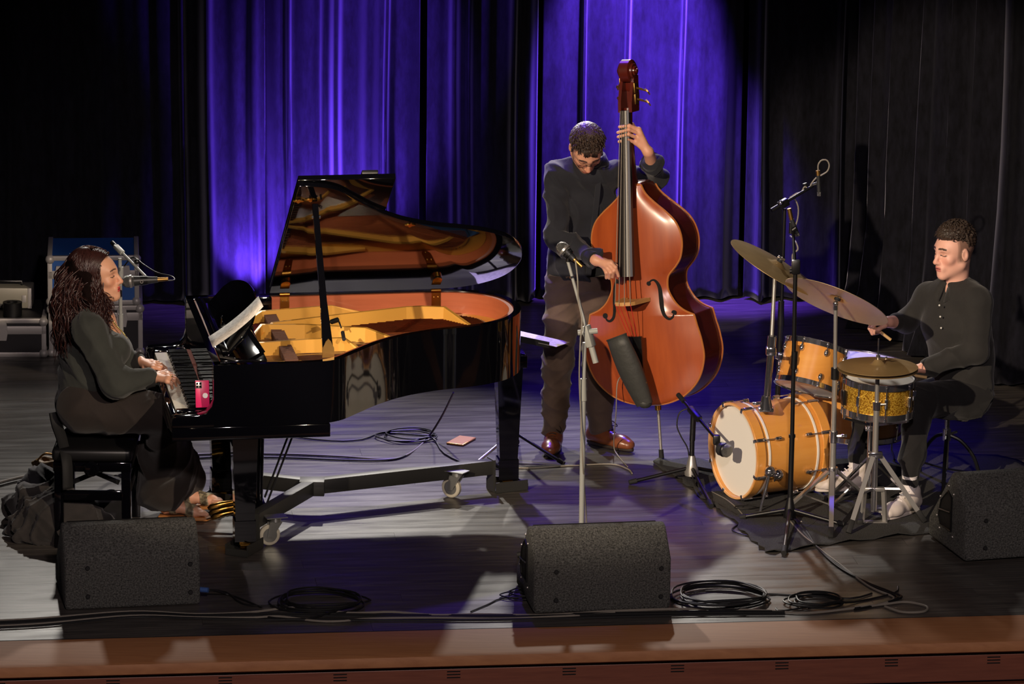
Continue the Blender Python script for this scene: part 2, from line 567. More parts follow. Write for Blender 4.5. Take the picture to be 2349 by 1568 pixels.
# ================================================================== grand piano
mat('rim_wood', (176, 98, 66), 0.35, noise=(4.0, (150, 78, 50), 0.8, (1, 1, 14)), coat=0.3, coat_rough=0.1)
mat('soundboard', (205, 125, 78), 0.45, noise=(4.0, (180, 100, 60), 0.7, (1, 22, 1)))
mat('gold_paint', (214, 160, 72), 0.38, 0.25)
mat('string_steel', (185, 180, 175), 0.3, 1.0)
mat('string_copper', (160, 90, 60), 0.35, 1.0)
mat('felt_brown', (84, 52, 38), 0.8)
mat('felt_blue', (40, 84, 140), 0.8)
mat('ebony', (9, 9, 10), 0.25, coat=0.3)
mat('dolly_paint', (40, 40, 38), 0.5)
mat('zinc', (190, 192, 190), 0.3, 0.9)
mat('wheel_rubber', (170, 165, 150), 0.6)
mat('paper', (222, 216, 208), 0.8, noise=(60.0, (186, 181, 174), 0.25, (1, 1, 1)))

PM = Matrix.Translation((-1.53, -2.13, 0)) @ Matrix.Rotation(math.radians(9.4), 4, 'Z')
PMI = PM.inverted()
def PL(x, y, z): return PMI @ P(x, y, z)
piano = thing('grand_piano', 'glossy black grand piano with raised lid on a wheeled steel dolly', 'piano', matrix=PM)
ZB, ZT, VW = 0.68, 0.97, 1.41
OUT = spline2([(.19, 0), (.45, 0), (.66, .012), (.77, .06), (.87, .185), (.985, .335), (1.12, .465), (1.28, .555), (1.42, .60), (1.54, .65), (1.65, .735), (1.725, .86), (1.755, 1.0),
               (1.745, 1.14), (1.70, 1.26), (1.61, 1.35), (1.49, 1.40), (1.35, 1.41)], 6)
OUT += [(x, VW) for x in (1.2, 1.0, .8, .6, .4, .19)]
def inset(poly, d):
    n = len(poly); res = []
    for i in range(n):
        a = Vector(poly[i - 1]); p = Vector(poly[i]); b = Vector(poly[(i + 1) % n])
        n1 = (p - a).normalized(); n2 = (b - p).normalized()
        n1 = Vector((-n1.y, n1.x)); n2 = Vector((-n2.y, n2.x))
        m = (n1 + n2).normalized()
        k = d / max(0.35, m.dot(n1))
        res.append((p.x + m.x * k, p.y + m.y * k))
    return res
IN1 = inset(OUT, 0.034); IN2 = inset(OUT, 0.056); IN3 = inset(OUT, 0.15)
pb = lambda: MB()
def part(mb, name, m, parent=piano, **k): return mb.build(name, m, parent, world=False, **k)
part(pb().ring(OUT, IN1, ZB, ZT), 'rim', 'piano_black', angle=30)
part(pb().ring(inset(OUT, 0.0345), IN2, 0.78, ZT - 0.006), 'inner_rim', 'rim_wood', angle=30)
part(pb().prism(IN2, 0.785, 0.80), 'soundboard', 'soundboard', smooth=False)
# front section
part(pb().box((.36, VW / 2, .65), (.72, VW, .06), bev=.004), 'keybed', 'piano_black')
armp = [(0, .68), (0, .71), (.006, .726), (.022, .735), (.12, .738), (.16, .748), (.182, .775), (.19, .81), (.19, .97), (.30, .97), (.30, .68)]
Tarm = Matrix(((1, 0, 0, 0), (0, 0, 1, 0), (0, 1, 0, 0), (0, 0, 0, 1)))
for v0 in (0.0, VW - 0.075):
    part(pb().prism([(a, b) for a, b in reversed(armp)], v0, v0 + 0.075, Tarm, bev=.004), 'arm', 'piano_black', angle=35)
part(pb().box((.014, VW / 2, .70), (.026, VW - .15, .045), bev=.004), 'key_slip', 'piano_black')
V0, V1 = .137, 1.25
for a, b in ((.075, V0), (V1, VW - .075)):
    part(pb().box((.105, (a + b) / 2, .71), (.15, b - a, .06), bev=.004), 'cheek_block', 'piano_black')
kw = (V1 - V0) / 52
wk = bk = None
for k in range(52):
    T = Matrix.Translation((.105, V1 - kw * (k + .5), .722))
    if wk is None:
        wk = part(pb().box((0, 0, 0), (.152, kw - .0011, .022), bev=.0012, seg=1), 'white_key', 'ivory'); o = wk
    else: o = clone(wk, piano)
    o.matrix_local = T
    if k < 51 and ((k + 5) % 7) not in (1, 4 + 0) :   # gaps E-F and B-C
        T2 = Matrix.Translation((.133, V1 - kw * (k + 1), .738))
        if bk is None:
            bk = part(pb().prism([(-.047, -.006), (.047, -.006), (.047, .012), (-.040, .012)], -kw * .22, kw * .22, Tarm), 'black_key', 'ebony', smooth=False); o = bk
        else: o = clone(bk, piano)
        o.matrix_local = T2
fb = pb().prism([(.182, .742), (.196, .742), (.245, .93), (.232, .935)], .075, VW - .075, Tarm, bev=.003)
fbo = part(fb, 'fallboard', 'piano_black')
part(pb().box((.1825, .69, .7435), (.003, 1.12, .003)), 'key_felt', mat('red_felt', (150, 70, 50), .8), fbo, smooth=False)
part(pb().box((.335, VW / 2, .962), (.21, VW - .14, .02), bev=.003), 'desk_shelf', 'piano_black')
# music desk, arched top, leaning back on its props
desk = []
N = 20
dz = lambda s: .13 + .13 * math.sin(PI * s) ** .55
front = [(s / N) for s in range(N + 1)]
dv0, dv1 = .17, 1.15
MD = MB()
cs, sn = math.cos(math.radians(42)), math.sin(math.radians(42))
prof = []
for s in front: prof.append((dv0 + (dv1 - dv0) * s, dz(s)))
outl = [(dv0, 0.0)] + [(v, h) for v, h in prof] + [(dv1, 0.0)]
Td = Matrix(((0, sn, cs, .262), (1, 0, 0, 0), (0, cs, -sn, .975), (0, 0, 0, 1)))
md = part(MB().prism(list(reversed(outl)), 0, .014, Td, bev=.002), 'music_desk', 'piano_black')
for v in (.20, .66, 1.12):
    part(MB().bar((.262 + .15 * sn, v, .975 + .15 * cs), (.435, v, .972), .024, .012, up=(0, 1, 0)), 'desk_prop', 'piano_black', md, smooth=False)
part(MB().box((.262, VW / 2 - .04, .984), (.03, .98, .012), bev=.002), 'desk_ledge', 'piano_black', md)
# open lid
TH = math.radians(32.5)
LM = Matrix(((1, 0, 0, 0), (0, -math.cos(TH), -math.sin(TH), VW), (0, math.sin(TH), -math.cos(TH), .975), (0, 0, 0, 1)))
lo = [(u, VW - v) for u, v in inset(OUT, -0.016) if u >= .63]
lo = [(.60, VW + .01)] + lo + [(.60, -.012)]
if sum(lo[i - 1][0] * lo[i][1] - lo[i][0] * lo[i - 1][1] for i in range(len(lo))) < 0: lo.reverse()
lid = part(MB(LM).prism(lo, -.022, 0, bev=.003), 'lid', 'piano_black', angle=30)
part(MB(LM).prism([(.60, 0), (1.045, 0), (1.045, 1.43), (.60, 1.43)], -.050, -.0245, bev=.003), 'front_flap', 'piano_black', lid)
part(MB(LM).box((.93, 1.40, -.062), (.075, .05, .02), bev=.004), 'flap_stop', 'satin_black', lid)
LW = PM @ LM
def LPT(px, py, t=0.0):
    """point of the lid's inner face under a photo pixel, in lid space"""
    n = LW.to_3x3() @ Vector((0, 0, 1)); o = LW.translation; d = _ray(px, py)
    return LW.inverted() @ (CAM + d * ((o - CAM).dot(n) / d.dot(n)))
star = [(math.cos(PI * k / 8) * r, math.sin(PI * k / 8) * r) for k, r in zip(range(16), [.026, .017, .012, .017] * 4)]
for px, py in ((685, 459), (713, 456), (941, 514)):
    q = LPT(px, py)
    part(MB(LM).prism([(q.x + a, q.y + b) for a, b in star], .0005, .007), 'prop_cup', 'brass', lid, smooth=False)
for u in (.665, 1.40):
    h = MB()
    for sgn, TT in ((1, LM), (-1, Matrix(((1, 0, 0, 0), (0, 0, -1, VW - .058), (0, -1, 0, ZT), (0, 0, 0, 1))))):
        pr = [(u - .022, .004), (u - .022, .075), (u - .012, .095), (u, .102), (u + .012, .095), (u + .022, .075), (u + .022, .004)]
        if sgn == 1: h.prism(list(reversed([(a, b + .058) for a, b in pr])), .0005, .005, TT)
        else: h.prism(pr, .0005, .005, TT)
    h.cyl((u - .024, VW - .055, .976), (u + .024, VW - .055, .976), .009)
    hg = part(h, 'hinge', 'brass')
    for a, b in ((-.010, .025), (.010, .025), (0, .08)):
        part(MB().sphere((u + a, VW - .064, ZT - b), .004, n=8, m=6), 'screw', 'dull_brass', hg)
# prop stick
q = LPT(722, 462); top = LM @ Vector((q.x, q.y, .012))
bot = PL(752, 805, ZT + .01)
d = (top - bot).normalized()
stick = MB()
ax = Vector((1, 0, 0))
for t0, t1, w0, w1 in ((0, .12, .050, .044), (.12, .34, .044, .030), (.34, 1.0, .030, .026)):
    a = bot.lerp(top, t0); b = bot.lerp(top, t1)
    nrm = d.cross(ax).normalized() * .011
    vs = []
    for p_, w in ((a, w0), (b, w1)):
        for sx, sy in ((-1, -1), (1, -1), (1, 1), (-1, 1)):
            vs.append(p_ + ax * (sx * w / 2) + nrm * sy)
    stick.add(vs, [(0, 1, 2, 3), (4, 7, 6, 5), (0, 4, 5, 1), (1, 5, 6, 2), (2, 6, 7, 3), (3, 7, 4, 0)])
so = part(stick, 'lid_prop', 'piano_black', smooth=False)
b_ = bot + Vector((0, -.016, -.025))
part(MB(Matrix(((1, 0, 0, b_.x), (0, 0, 1, b_.y), (0, 1, 0, b_.z), (0, 0, 0, 1)))).prism([(.028, 0), (.026, .045), (.018, .06), (.012, .075), (0, .088), (-.012, .075), (-.018, .06), (-.026, .045), (-.028, 0)], -.006, .004), 'prop_bracket', 'dull_brass', so)
part(MB().cyl(top - d * .06 - ax * .02, top - d * .06 + ax * .02, .008), 'prop_pin', 'chrome', so)
# iron frame
fr = MB()
fr.ring(inset(OUT, .058), IN3, .835, .862)
frame_o = part(fr, 'iron_frame', 'gold_paint', angle=30)
part(MB().box((.47, VW / 2, .855), (.18, VW - .12, .02), bev=.003), 'pin_plate', 'gold_paint', frame_o)
def strut(pts, w=.028, z0=.855, zt=.935, taper=True):
    m = MB()
    vs = []; fs = []
    n = len(pts)
    for i, p_ in enumerate(pts):
        a = Vector(pts[max(0, i - 1)]); b = Vector(pts[min(n - 1, i + 1)])
        t = (b - a).normalized(); nn = Vector((-t.y, t.x)) * w / 2
        z1 = zt if 0 < i < n - 1 or not taper else z0 + .02
        p2 = Vector(p_)
        vs += [(p2.x - nn.x, p2.y - nn.y, z0), (p2.x + nn.x, p2.y + nn.y, z0), (p2.x + nn.x * .7, p2.y + nn.y * .7, z1), (p2.x - nn.x * .7, p2.y - nn.y * .7, z1)]
    for i in range(n - 1):
        for k in range(4):
            fs.append((4 * i + k, 4 * i + (k + 1) % 4, 4 * i + 4 + (k + 1) % 4, 4 * i + 4 + k))
    fs += [(3, 2, 1, 0), tuple(4 * (n - 1) + k for k in range(4))]
    m.add(vs, fs)
    return part(m, 'frame_strut', 'gold_paint', frame_o, smooth=False)
def sl(*pp): return [tuple((PL(x, y, .925)).xy) for x, y in pp]
strut(sl((548, 724), (600, 715), (760, 702), (860, 697)), zt=.93)
strut(sl((590, 752), (625, 744), (780, 725), (930, 708), (965, 706), (1020, 708), (1080, 722)), zt=.935)
strut(sl((565, 765), (600, 748), (700, 748), (840, 756), (960, 772)), zt=.935, w=.03)
strut(sl((575, 800), (590, 788), (700, 780), (790, 776), (835, 782)), zt=.93, w=.03)
strut(sl((600, 828), (620, 818), (690, 815), (715, 820)), zt=.90, w=.03)
# strings, tuning pins, dampers
st = MB(); sc2 = MB(); pins = MB(); hp = MB(); dm = MB()
def bent(v):
    """u where the inner hitch edge lies at lateral v"""
    best = 0
    for i in range(len(IN3)):
        a, b = IN3[i - 1], IN3[i]
        if (a[1] - v) * (b[1] - v) <= 0 and abs(a[1] - b[1]) > 1e-6:
            u = a[0] + (b[0] - a[0]) * (v - a[1]) / (b[1] - a[1])
            best = max(best, u)
    return best
for k in range(74):
    v = .13 + 1.13 * k / 73
    v2 = v + (.12 if v > .85 else -.02) * (v - .1) * 0
    ue = bent(v) - .01
    if ue < .62: continue
    m_ = sc2 if v > .92 else st
    z_ = .868 if v <= .92 else .876
    m_.tube([(.45, v, z_), (ue, v, z_)], .0011 if v <= .92 else .0021, 4, cap=False)
    pins.cyl((.40 + .02 * (k % 3), v, .862), (.40 + .02 * (k % 3), v, .885), .0035, n=6)
    hp.cyl((ue + .012, v, .86), (ue + .012, v, .874), .003, n=5)
    if k % 2 == 0 and v > .30: dm.box((.58, v, .895), (.06, .011, .035))
for m_, nm, mt in ((st, 'treble_strings', 'string_steel'), (sc2, 'bass_strings', 'string_copper'), (pins, 'tuning_pins', 'string_steel'), (hp, 'hitch_pins', 'string_steel'), (dm, 'damper_heads', 'felt_brown')):
    o = part(m_, nm, mt, smooth=False); o['kind'] = 'stuff'
part(MB().box((1.50, .90, .866), (.10, .34, .006), Matrix.Translation((1.5, .9, 0)) @ Matrix.Rotation(-.9, 4, 'Z') @ Matrix.Translation((-1.5, -.9, 0))), 'string_felt', 'felt_blue', frame_o, smooth=False)
# far side lock block seen left of the hinge
part(MB().box((.50, VW - .065, .925), (.20, .05, .09), bev=.004), 'far_block', 'piano_black')
# legs on casters
def leg(u, v, name='leg'):
    m = MB()
    for z0, z1, a, b in ((.62, .16, .062, .044), (.16, .062, .049, .049)):
        vs = [(u + sx * w, v + sy * w, z) for z, w in ((z0, a), (z1, b)) for sx, sy in ((-1, -1), (1, -1), (1, 1), (-1, 1))]
        m.add(vs, [(3, 2, 1, 0), (4, 5, 6, 7)] + [(k, (k + 1) % 4, 4 + (k + 1) % 4, 4 + k) for k in range(4)])
    lg = part(m, 'leg', 'piano_black', smooth=False)
    part(MB().box((u, v, .052), (.05, .05, .02)).cyl((u - .02, v, .036), (u + .02, v, .036), .022), 'caster', 'brass', lg)
    return lg
brk = [(-.31, .62), (-.22, .612), (-.12, .595), (-.075, .565), (-.06, .52), (.06, .52), (.075, .565), (.12, .595), (.24, .612), (.33, .62)]
NL = (PMI @ (P(560, 1268) + Vector((0, .02, 0)))).xy
TL = (PMI @ P(1163, 1122)).xy
FL = Vector((NL.x - .02, 1.20))
for (u, v) in (NL, FL): 
    leg(u, v)
    part(MB().prism([(u + a, b) for a, b in brk], v - .05, v + .05, Tarm), 'leg_bracket', 'piano_black', smooth=False)
leg(TL.x, TL.y)
part(MB().box((TL.x, TL.y, .655), (.16, .16, .06), bev=.004), 'leg_block', 'piano_black')
# pedal lyre
ly = MB()
for v in (.60, .78): ly.cyl((.47, v, .64), (.46, v, .14), .018, .015, 12)
ly.box((.44, .69, .125), (.10, .27, .05), bev=.006)
lyo = part(ly, 'pedal_lyre', 'piano_black')
for v in (.61, .69, .77):
    pts = [(.42, v, .12), (.36, v, .115), (.30, v, .105), (.25, v, .092), (.235, v, .084)]
    part(MB().tube(pts, [.008, .010, .014, .016, .009], 10), 'pedal', 'brass', lyo)
for v in (.64, .74): part(MB().cyl((.50, v, .14), (.70, v + .02, .66), .005, n=8), 'lyre_brace', 'satin_black', lyo)

# ------------------------------------------------------------------ dolly under the piano
dol = thing('piano_dolly', 'dark steel three armed dolly with casters under the grand piano', 'dolly', P(715, 1185))
def chan(a, b):
    m = MB()
    a = Vector(a); b = Vector(b)
    m.bar(a, b, .055, .07, bev=.003)
    return m.build('arm', 'dolly_paint', dol)
zc = .125
hub = P(716, 1115, zc)
nl = Vector((PM @ Vector((NL.x, NL.y, 0)))); tl = PM @ Vector((TL.x, TL.y, 0)); fl = PM @ Vector((FL.x, FL.y, 0))
ends = []
for L_ in (nl, tl, fl):
    e = Vector((L_.x, L_.y, zc)); dr = (e - hub).normalized()
    ends.append((e - dr * .10, dr, L_))
    chan(hub - dr * .02, e - dr * .08)
    MB().bar(e - dr * .085 + Vector((0, 0, .04)), e - dr * .085 - Vector((0, 0, .12)), .012, .075, up=dr.cross(Vector((0, 0, 1)))).build('drop_plate', 'dolly_paint', dol, smooth=False)
    T = frame((0, 0, 1), dr, (L_.x, L_.y, 0))
    cup = MB(T)
    cup.box((0, 0, .006), (.17, .11, .010))
    cup.box((0, .055, .03), (.17, .006, .05)); cup.box((0, -.055, .03), (.17, .006, .05)); cup.box((.085, 0, .02), (.006, .11, .03))
    cup.build('leg_cup', 'dolly_paint', dol, smooth=False)
MB(frame((0, 0, 1), None, hub)).box((0, 0, 0), (.12, .10, .072), bev=.004).build('hub', 'dolly_paint', dol)
def caster(base, yaw, r=.05, off=.03):
    T = frame((0, 0, 1), (math.cos(yaw), math.sin(yaw), 0), (base.x, base.y, 0))
    pl = MB(T)
    pl.box((0, 0, 2 * r + .035), (.10, .07, .005)); pl.cyl((0, 0, 2 * r + .012), (0, 0, 2 * r + .034), .026)
    for s in (-1, 1):
        pl.prism([(-.03, 2 * r + .014), (off - .012, r - .01), (off + .014, r - .01), (.032, 2 * r + .014)], s * .018 - .002, s * .018 + .002, Matrix(((1, 0, 0, 0), (0, 0, 1, 0), (0, 1, 0, 0), (0, 0, 0, 1))))
    c = pl.build('caster', 'zinc', dol)
    w = MB(T)
    w.lathe([(0, -.010), (.034, -.010), (.034, .010), (0, .010)], Matrix.Translation((off, 0, r)) @ Matrix.Rotation(PI / 2, 4, 'X'), 24)
    w.build('wheel_disc', 'zinc', c)
    w = MB(T)
    w.lathe([(.034, -.013), (r - .004, -.013), (r, -.009), (r, .009), (r - .004, .013), (.034, .013)], Matrix.Translation((off, 0, r)) @ Matrix.Rotation(PI / 2, 4, 'X'), 28)
    w.build('tyre', 'wheel_rubber', c)
c0 = P(632, 1248); caster(c0, math.radians(200))
c1 = P(1048, 1142); caster(c1, math.radians(150))
c2 = fl.lerp(Vector((hub.x, hub.y, 0)), .25); caster(c2 + Vector((0, .07, 0)), math.radians(10))

# ------------------------------------------------------------------ sheet music on the desk, phone on the cheek block
sh = MB(PM)
rowsn = []
for k in range(13):
    t = k / 12
    s = t * .27
    bow = -.05 * (1 - t) ** 2
    rowsn.append((.262 + s * sn - .006 + bow, .975 + s * cs + .014 - bow * .3))
vs = []; fs = []
for (u, z) in rowsn:
    for v in (.20, .41): vs.append((u, v, z))
for k in range(12): fs.append((2 * k, 2 * k + 1, 2 * k + 3, 2 * k + 2))
sh.add(vs, fs)
o = sh.build('sheet_music', 'paper', smooth=True, angle=180)
o.modifiers.new('t', 'SOLIDIFY').thickness = .0012
tag(o, 'curled white sheet music standing on the piano desk', 'sheet music')
mat('pink_case', (232, 40, 110), 0.35)
mat('silver', (205, 200, 195), 0.3, 0.8)
mat('lens', (10, 10, 12), 0.1)
mat('gold_case', (196, 140, 84), 0.35, 0.5)
# standing pink phone
T = PM @ Matrix.Translation((.150, .112, .746)) @ Matrix.Rotation(math.radians(-12), 4, 'X')
ph = thing('phone', 'pink phone standing upright beside the piano keys', 'phone', matrix=T)
ph_m = lambda: MB()
ph_m().box((0, 0, .062), (.064, .010, .124), bev=.004).build('case', 'pink_case', ph, world=False)
cb = ph_m().box((-.016, -.006, .103), (.028, .004, .030), bev=.0015).build('camera_block', 'silver', ph, world=False)
for a, b in ((-.023, .110), (-.009, .110), (-.023, .096), (-.009, .096)):
    MB(Matrix.Translation((a, -.0085, b)) @ Matrix.Rotation(PI / 2, 4, 'X')).lathe([(0, .003), (.0048, .003), (.0048, -.003), (0, -.003)], n=14).build('lens', 'lens', cb, world=False)
MB(Matrix.Translation((.012, -.007, .055)) @ Matrix.Rotation(PI / 2, 4, 'X')).lathe([(0, .004), (.012, .004), (.012, -.004), (0, -.004)], n=20).build('grip_button', 'silver', ph, world=False)
# phone lying on the floor behind the piano
a = P(1058, 1013)
T = Matrix.Translation((a.x, a.y, .006)) @ Matrix.Rotation(math.radians(-24), 4, 'Z')
ph2 = thing('phone', 'phone in a brown case lying on the floor near the brown shoes', 'phone', matrix=T)
MB().box((0, 0, 0), (.095, .16, .010), bev=.004).build('case', 'gold_case', ph2, world=False)
MB().box((0, 0, .0052), (.084, .148, .0012)).build('back_plate', mat('brown_leather', (168, 110, 60), .5), ph2, world=False, smooth=False)
# ================================================================== double bass
mat('bass_top', (178, 86, 36), 0.36, noise=(2.6, (122, 46, 20), 0.95, (7, 1, 1.0)), coat=0.35, coat_rough=0.2)
mat('bass_rib', (96, 34, 18), 0.25, noise=(3.0, (66, 22, 14), 0.8, (2, 2, 6)), coat=0.6, coat_rough=0.1)
mat('bass_scroll', (92, 28, 16), 0.3, coat=0.5, coat_rough=0.12, noise=(8.0, (60, 18, 12), 0.8, ONE))
mat('fingerboard', (44, 40, 37), 0.34, noise=(5.0, (28, 25, 24), 0.6, (12, 12, 1)))
mat('maple', (206, 160, 96), 0.5, noise=(12.0, (176, 126, 70), 0.7, ONE))
mat('bass_string', (205, 195, 180), 0.3, 0.8)
mat('red_silk', (200, 44, 34), 0.7)
mat('quiver_leather', (52, 53, 50), 0.55, bump=(30.0, 0.25, ONE))
mat('edge_wood', (170, 104, 52), 0.35, coat=.3)
mat('blackhole', (8, 5, 4), 0.9)

E0 = P(1518, 1055)
STOP = PY(1452, 133, 0.14)
bz = (STOP - E0).normalized()
BM = frame(bz, (math.cos(math.radians(-28)), math.sin(math.radians(-28)), 0), E0)
BL = (STOP - E0).length
BM.translation = E0 - (BM.to_3x3() @ Vector((0, 1, 0))) * .10
BMI = BM.inverted()
bass = thing('double_bass', 'reddish brown double bass with f-holes held upright by the standing bassist', 'double bass', matrix=BM)
Z0 = 0.30
def bp_(m, name, mt, parent=bass, **k): return m.build(name, mt, parent, world=False, **k)
def BPL(px, py, yl):
    """bass-space point under a photo pixel in the plane y = yl of the bass"""
    n = BM.to_3x3() @ Vector((0, 1, 0)); o = BM @ Vector((0, yl, 0)); d = _ray(px, py)
    return BMI @ (CAM + d * ((o - CAM).dot(n) / d.dot(n)))
segA = spline2([(0, 0), (.10, .006), (.20, .045), (.285, .125), (.325, .23), (.320, .32), (.300, .40), (.288, .452)], 6)
segB = spline2([(.288, .452), (.235, .474), (.192, .510), (.160, .565), (.154, .605), (.162, .645), (.188, .675), (.205, .692)], 6)
segC = spline2([(.205, .692), (.234, .735), (.249, .80), (.244, .86), (.220, .915), (.175, .962), (.115, 1.01), (.068, 1.055), (.046, 1.10)], 6)
half = segA + segB[1:] + segC[1:]
hz = [b for a, b in half]; hx = [a for a, b in half]
def hw(z):
    return float(np.interp(z, hz, hx))
def depth(z): return .205 if z < .66 else .205 - .065 * min(1, (z - .66) / .44)
def arch(x, z):
    w = max(hw(z), 1e-4); c = min(1.0, abs(x) / w)
    e = math.sin(PI * min(1, max(0, (z + .02) / 1.14))) ** .45
    prof = (1 - c ** 2.2)
    if c > .8: prof *= 1 - .25 * ((c - .8) / .2)
    return .048 * e * max(0, prof)
C_ = np.cos(np.linspace(PI, 0, 25))
def plate(sign_y, bulge):
    vs = []; fs = []
    for (w, z) in half:
        for c in C_:
            x = w * c
            y = -arch(x, z) - .004 if bulge else depth(z) + .003
            vs.append((x, y, Z0 + z))
    n = len(C_)
    for i in range(len(half) - 1):
        for k in range(n - 1):
            a = i * n + k
            fs.append((a, a + 1, a + n + 1, a + n))
    return vs, fs
vs, fs = plate(-1, True)
bp_(MB().add(vs, fs), 'top_plate', 'bass_top', angle=180).modifiers.new('t', 'SOLIDIFY').thickness = .006
vs, fs = plate(1, False)
bp_(MB().add(vs, fs), 'back_plate', 'bass_rib', angle=180).modifiers.new('t', 'SOLIDIFY').thickness = .006
loop = [(w, z) for w, z in half] + [(-w, z) for w, z in reversed(half[1:])]
vs = []; fs = []
n = len(loop)
for (x, z) in loop:
    k = .985
    vs += [(x * k, 0, Z0 + z), (x * k, depth(z), Z0 + z)]
for i in range(n):
    j = (i + 1) % n
    fs.append((2 * i, 2 * j, 2 * j + 1, 2 * i + 1))
bp_(MB().add(vs, fs), 'ribs', 'bass_rib', angle=60)
for yy, nm in ((-.003, 'top_edge'), (None, 'back_edge')):
    bp_(MB().tube([(x, (depth(z) + .003) if yy is None else yy, Z0 + z) for x, z in loop], .0052, 6, closed=True), nm, 'edge_wood')
# f-holes
def fhole(path, widths):
    pts = []
    for px, py in path:
        q = BPL(px, py, -.035); q = BPL(px, py, -arch(q.x, q.z - Z0) - .004)
        pts.append((q.x, q.z))
    pts = spline2(pts, 5)
    m = MB(); vs = []; fs = []
    k = len(pts)
    for i, (x, z) in enumerate(pts):
        a = Vector(pts[max(0, i - 1)]); b = Vector(pts[min(k - 1, i + 1)])
        t = (b - a).normalized(); nn = Vector((-t.y, t.x))
        w = float(np.interp(i / (k - 1), [0, .12, .5, .88, 1], widths)) / 2
        for s in (-1, 1):
            X = x + nn.x * w * s; Zb = z + nn.y * w * s
            vs.append((X, -arch(X, Zb - Z0) - .0058, Zb))
    for i in range(k - 1): fs.append((2 * i, 2 * i + 1, 2 * i + 3, 2 * i + 2))
    m.add(vs, fs)
    for (x, z), r in ((pts[0], .011), (pts[-1], .014)):
        y = -arch(x, z - Z0) - .0062
        T = Matrix(((1, 0, 0, x), (0, 0, 1, y), (0, 1, 0, z), (0, 0, 0, 1)))
        m.prism([(r * math.cos(2 * PI * i / 14), r * math.sin(2 * PI * i / 14)) for i in range(14)], -.001, .001, T)
    return bp_(m, 'f_hole', 'blackhole', smooth=False)
fhole([(1488, 650), (1494, 643), (1503, 643), (1513, 656), (1517, 682), (1519, 705), (1524, 722), (1535, 731), (1544, 726), (1547, 717)], [.008, .008, .021, .010, .007])
fhole([(1416, 645), (1411, 649), (1408, 663), (1408, 686), (1410, 709), (1408, 727), (1400, 736), (1392, 733), (1389, 724)], [.006, .010, .018, .010, .007])
# bridge, strings, fingerboard, tailpiece
ZBR = Z0 + .535; YB = -.205
br = MB(Matrix(((1, 0, 0, 0), (0, 0, 1, 0), (0, -1, 0, 0), (0, 0, 0, 1))) if False else None)
outl = [(-.075, -.048), (-.045, -.048), (-.038, -.075), (-.015, -.09), (.015, -.09), (.038, -.075), (.045, -.048), (.075, -.048), (.07, -.08), (.062, -.13), (.055, -.175), (.044, YB + .008), (.02, YB - .002), (0, YB - .005), (-.02, YB - .002), (-.044, YB + .008), (-.055, -.175), (-.062, -.13), (-.07, -.08)]
br.prism(outl, ZBR - .009, ZBR + .009)
bp_(br, 'bridge', 'maple', smooth=False)
ZN = Z0 + 1.47; ZF = Z0 + .665
fbm = MB(); vs = []
for z, w, yc in ((ZF, .043, -.155), (ZN, .022, -.030)):
    for s in range(9):
        a = -1 + s / 4
        vs.append((a * w, yc - .012 * (1 - a * a), z))
    vs += [(w, yc + .022, z), (-w, yc + .022, z)]
k = 11
fs = [tuple(range(k)), tuple(reversed(range(k, 2 * k)))] + [(i, (i + 1) % k, k + (i + 1) % k, k + i) for i in range(k)]
bp_(fbm.add(vs, fs), 'fingerboard', 'fingerboard', angle=30)
nk = MB(); rows_ = []
for z, w, y0, y1 in ((Z0 + .99, .030, -.06, .045), (Z0 + 1.06, .030, -.058, .06), (Z0 + 1.12, .027, -.055, .035), (Z0 + 1.2, .025, -.045, .022), (Z0 + 1.4, .022, -.022, .018), (ZN + .01, .022, -.012, .03)):
    rows_.append([(w * math.sin(t), y0 + (y1 - y0) * (.5 - .5 * math.cos(t)) if False else (y0 + (y1 - y0) * (1 - math.cos(t)) / 2), z) for t in [2 * PI * i / 14 for i in range(14)]])
vs = [p for r in rows_ for p in r]
fs = [(i * 14 + j, i * 14 + (j + 1) % 14, (i + 1) * 14 + (j + 1) % 14, (i + 1) * 14 + j) for i in range(len(rows_) - 1) for j in range(14)] + [tuple(reversed(range(14))), tuple((len(rows_) - 1) * 14 + j for j in range(14))]
bp_(nk.add(vs, fs), 'neck', 'bass_scroll')
bp_(MB().box((0, .06, Z0 + 1.085), (.085, .125, .05), bev=.01), 'neck_block', 'bass_rib')
sx0 = [-.016, -.0055, .0055, .016]; sx1 = [-.042, -.015, .015, .042]
for a, b in zip(sx0, sx1):
    ytop = YB - .006 + (.010 if abs(b) > .03 else 0)
    s_ = bp_(MB().tube([(a, -.046, ZN), (b, ytop, ZBR)], .0021, 6), 'string', 'bass_string')
    bp_(MB().tube([(b, ytop, ZBR), (b * .55, -.105, Z0 + .345)], .0018, 6), 'string_end', 'red_silk', s_)
tp = MB(); vs = []
for z, w, y in ((Z0 + .36, .042, -.112), (Z0 + .30, .040, -.108), (Z0 + .085, .022, -.075)):
    vs += [(-w, y, z), (0, y - .012, z), (w, y, z), (w, y + .014, z), (-w, y + .014, z)]
fs = [(4, 3, 2, 1, 0), (10, 11, 12, 13, 14)] + [(r * 5 + i, r * 5 + (i + 1) % 5, r * 5 + 5 + (i + 1) % 5, r * 5 + 5 + i) for r in range(2) for i in range(5)]
bp_(tp.add(vs, fs), 'tailpiece', 'ebony', smooth=False)
bp_(MB().tube([(0, -.07, Z0 + .09), (0, -.03, Z0 + .012), (0, .03, Z0 - .008), (0, .1, Z0 - .01)], .004, 6), 'tail_wire', 'satin_black')
PINY = .10
pno = bp_(MB().cyl((0, PINY, .05), (0, PINY, Z0 + .02), .0075, n=12), 'endpin', 'brushed_steel')
bp_(MB().cyl((0, PINY, Z0 - .045), (0, PINY, Z0 + .015), .016, n=16), 'endpin_collar', 'brass', pno)
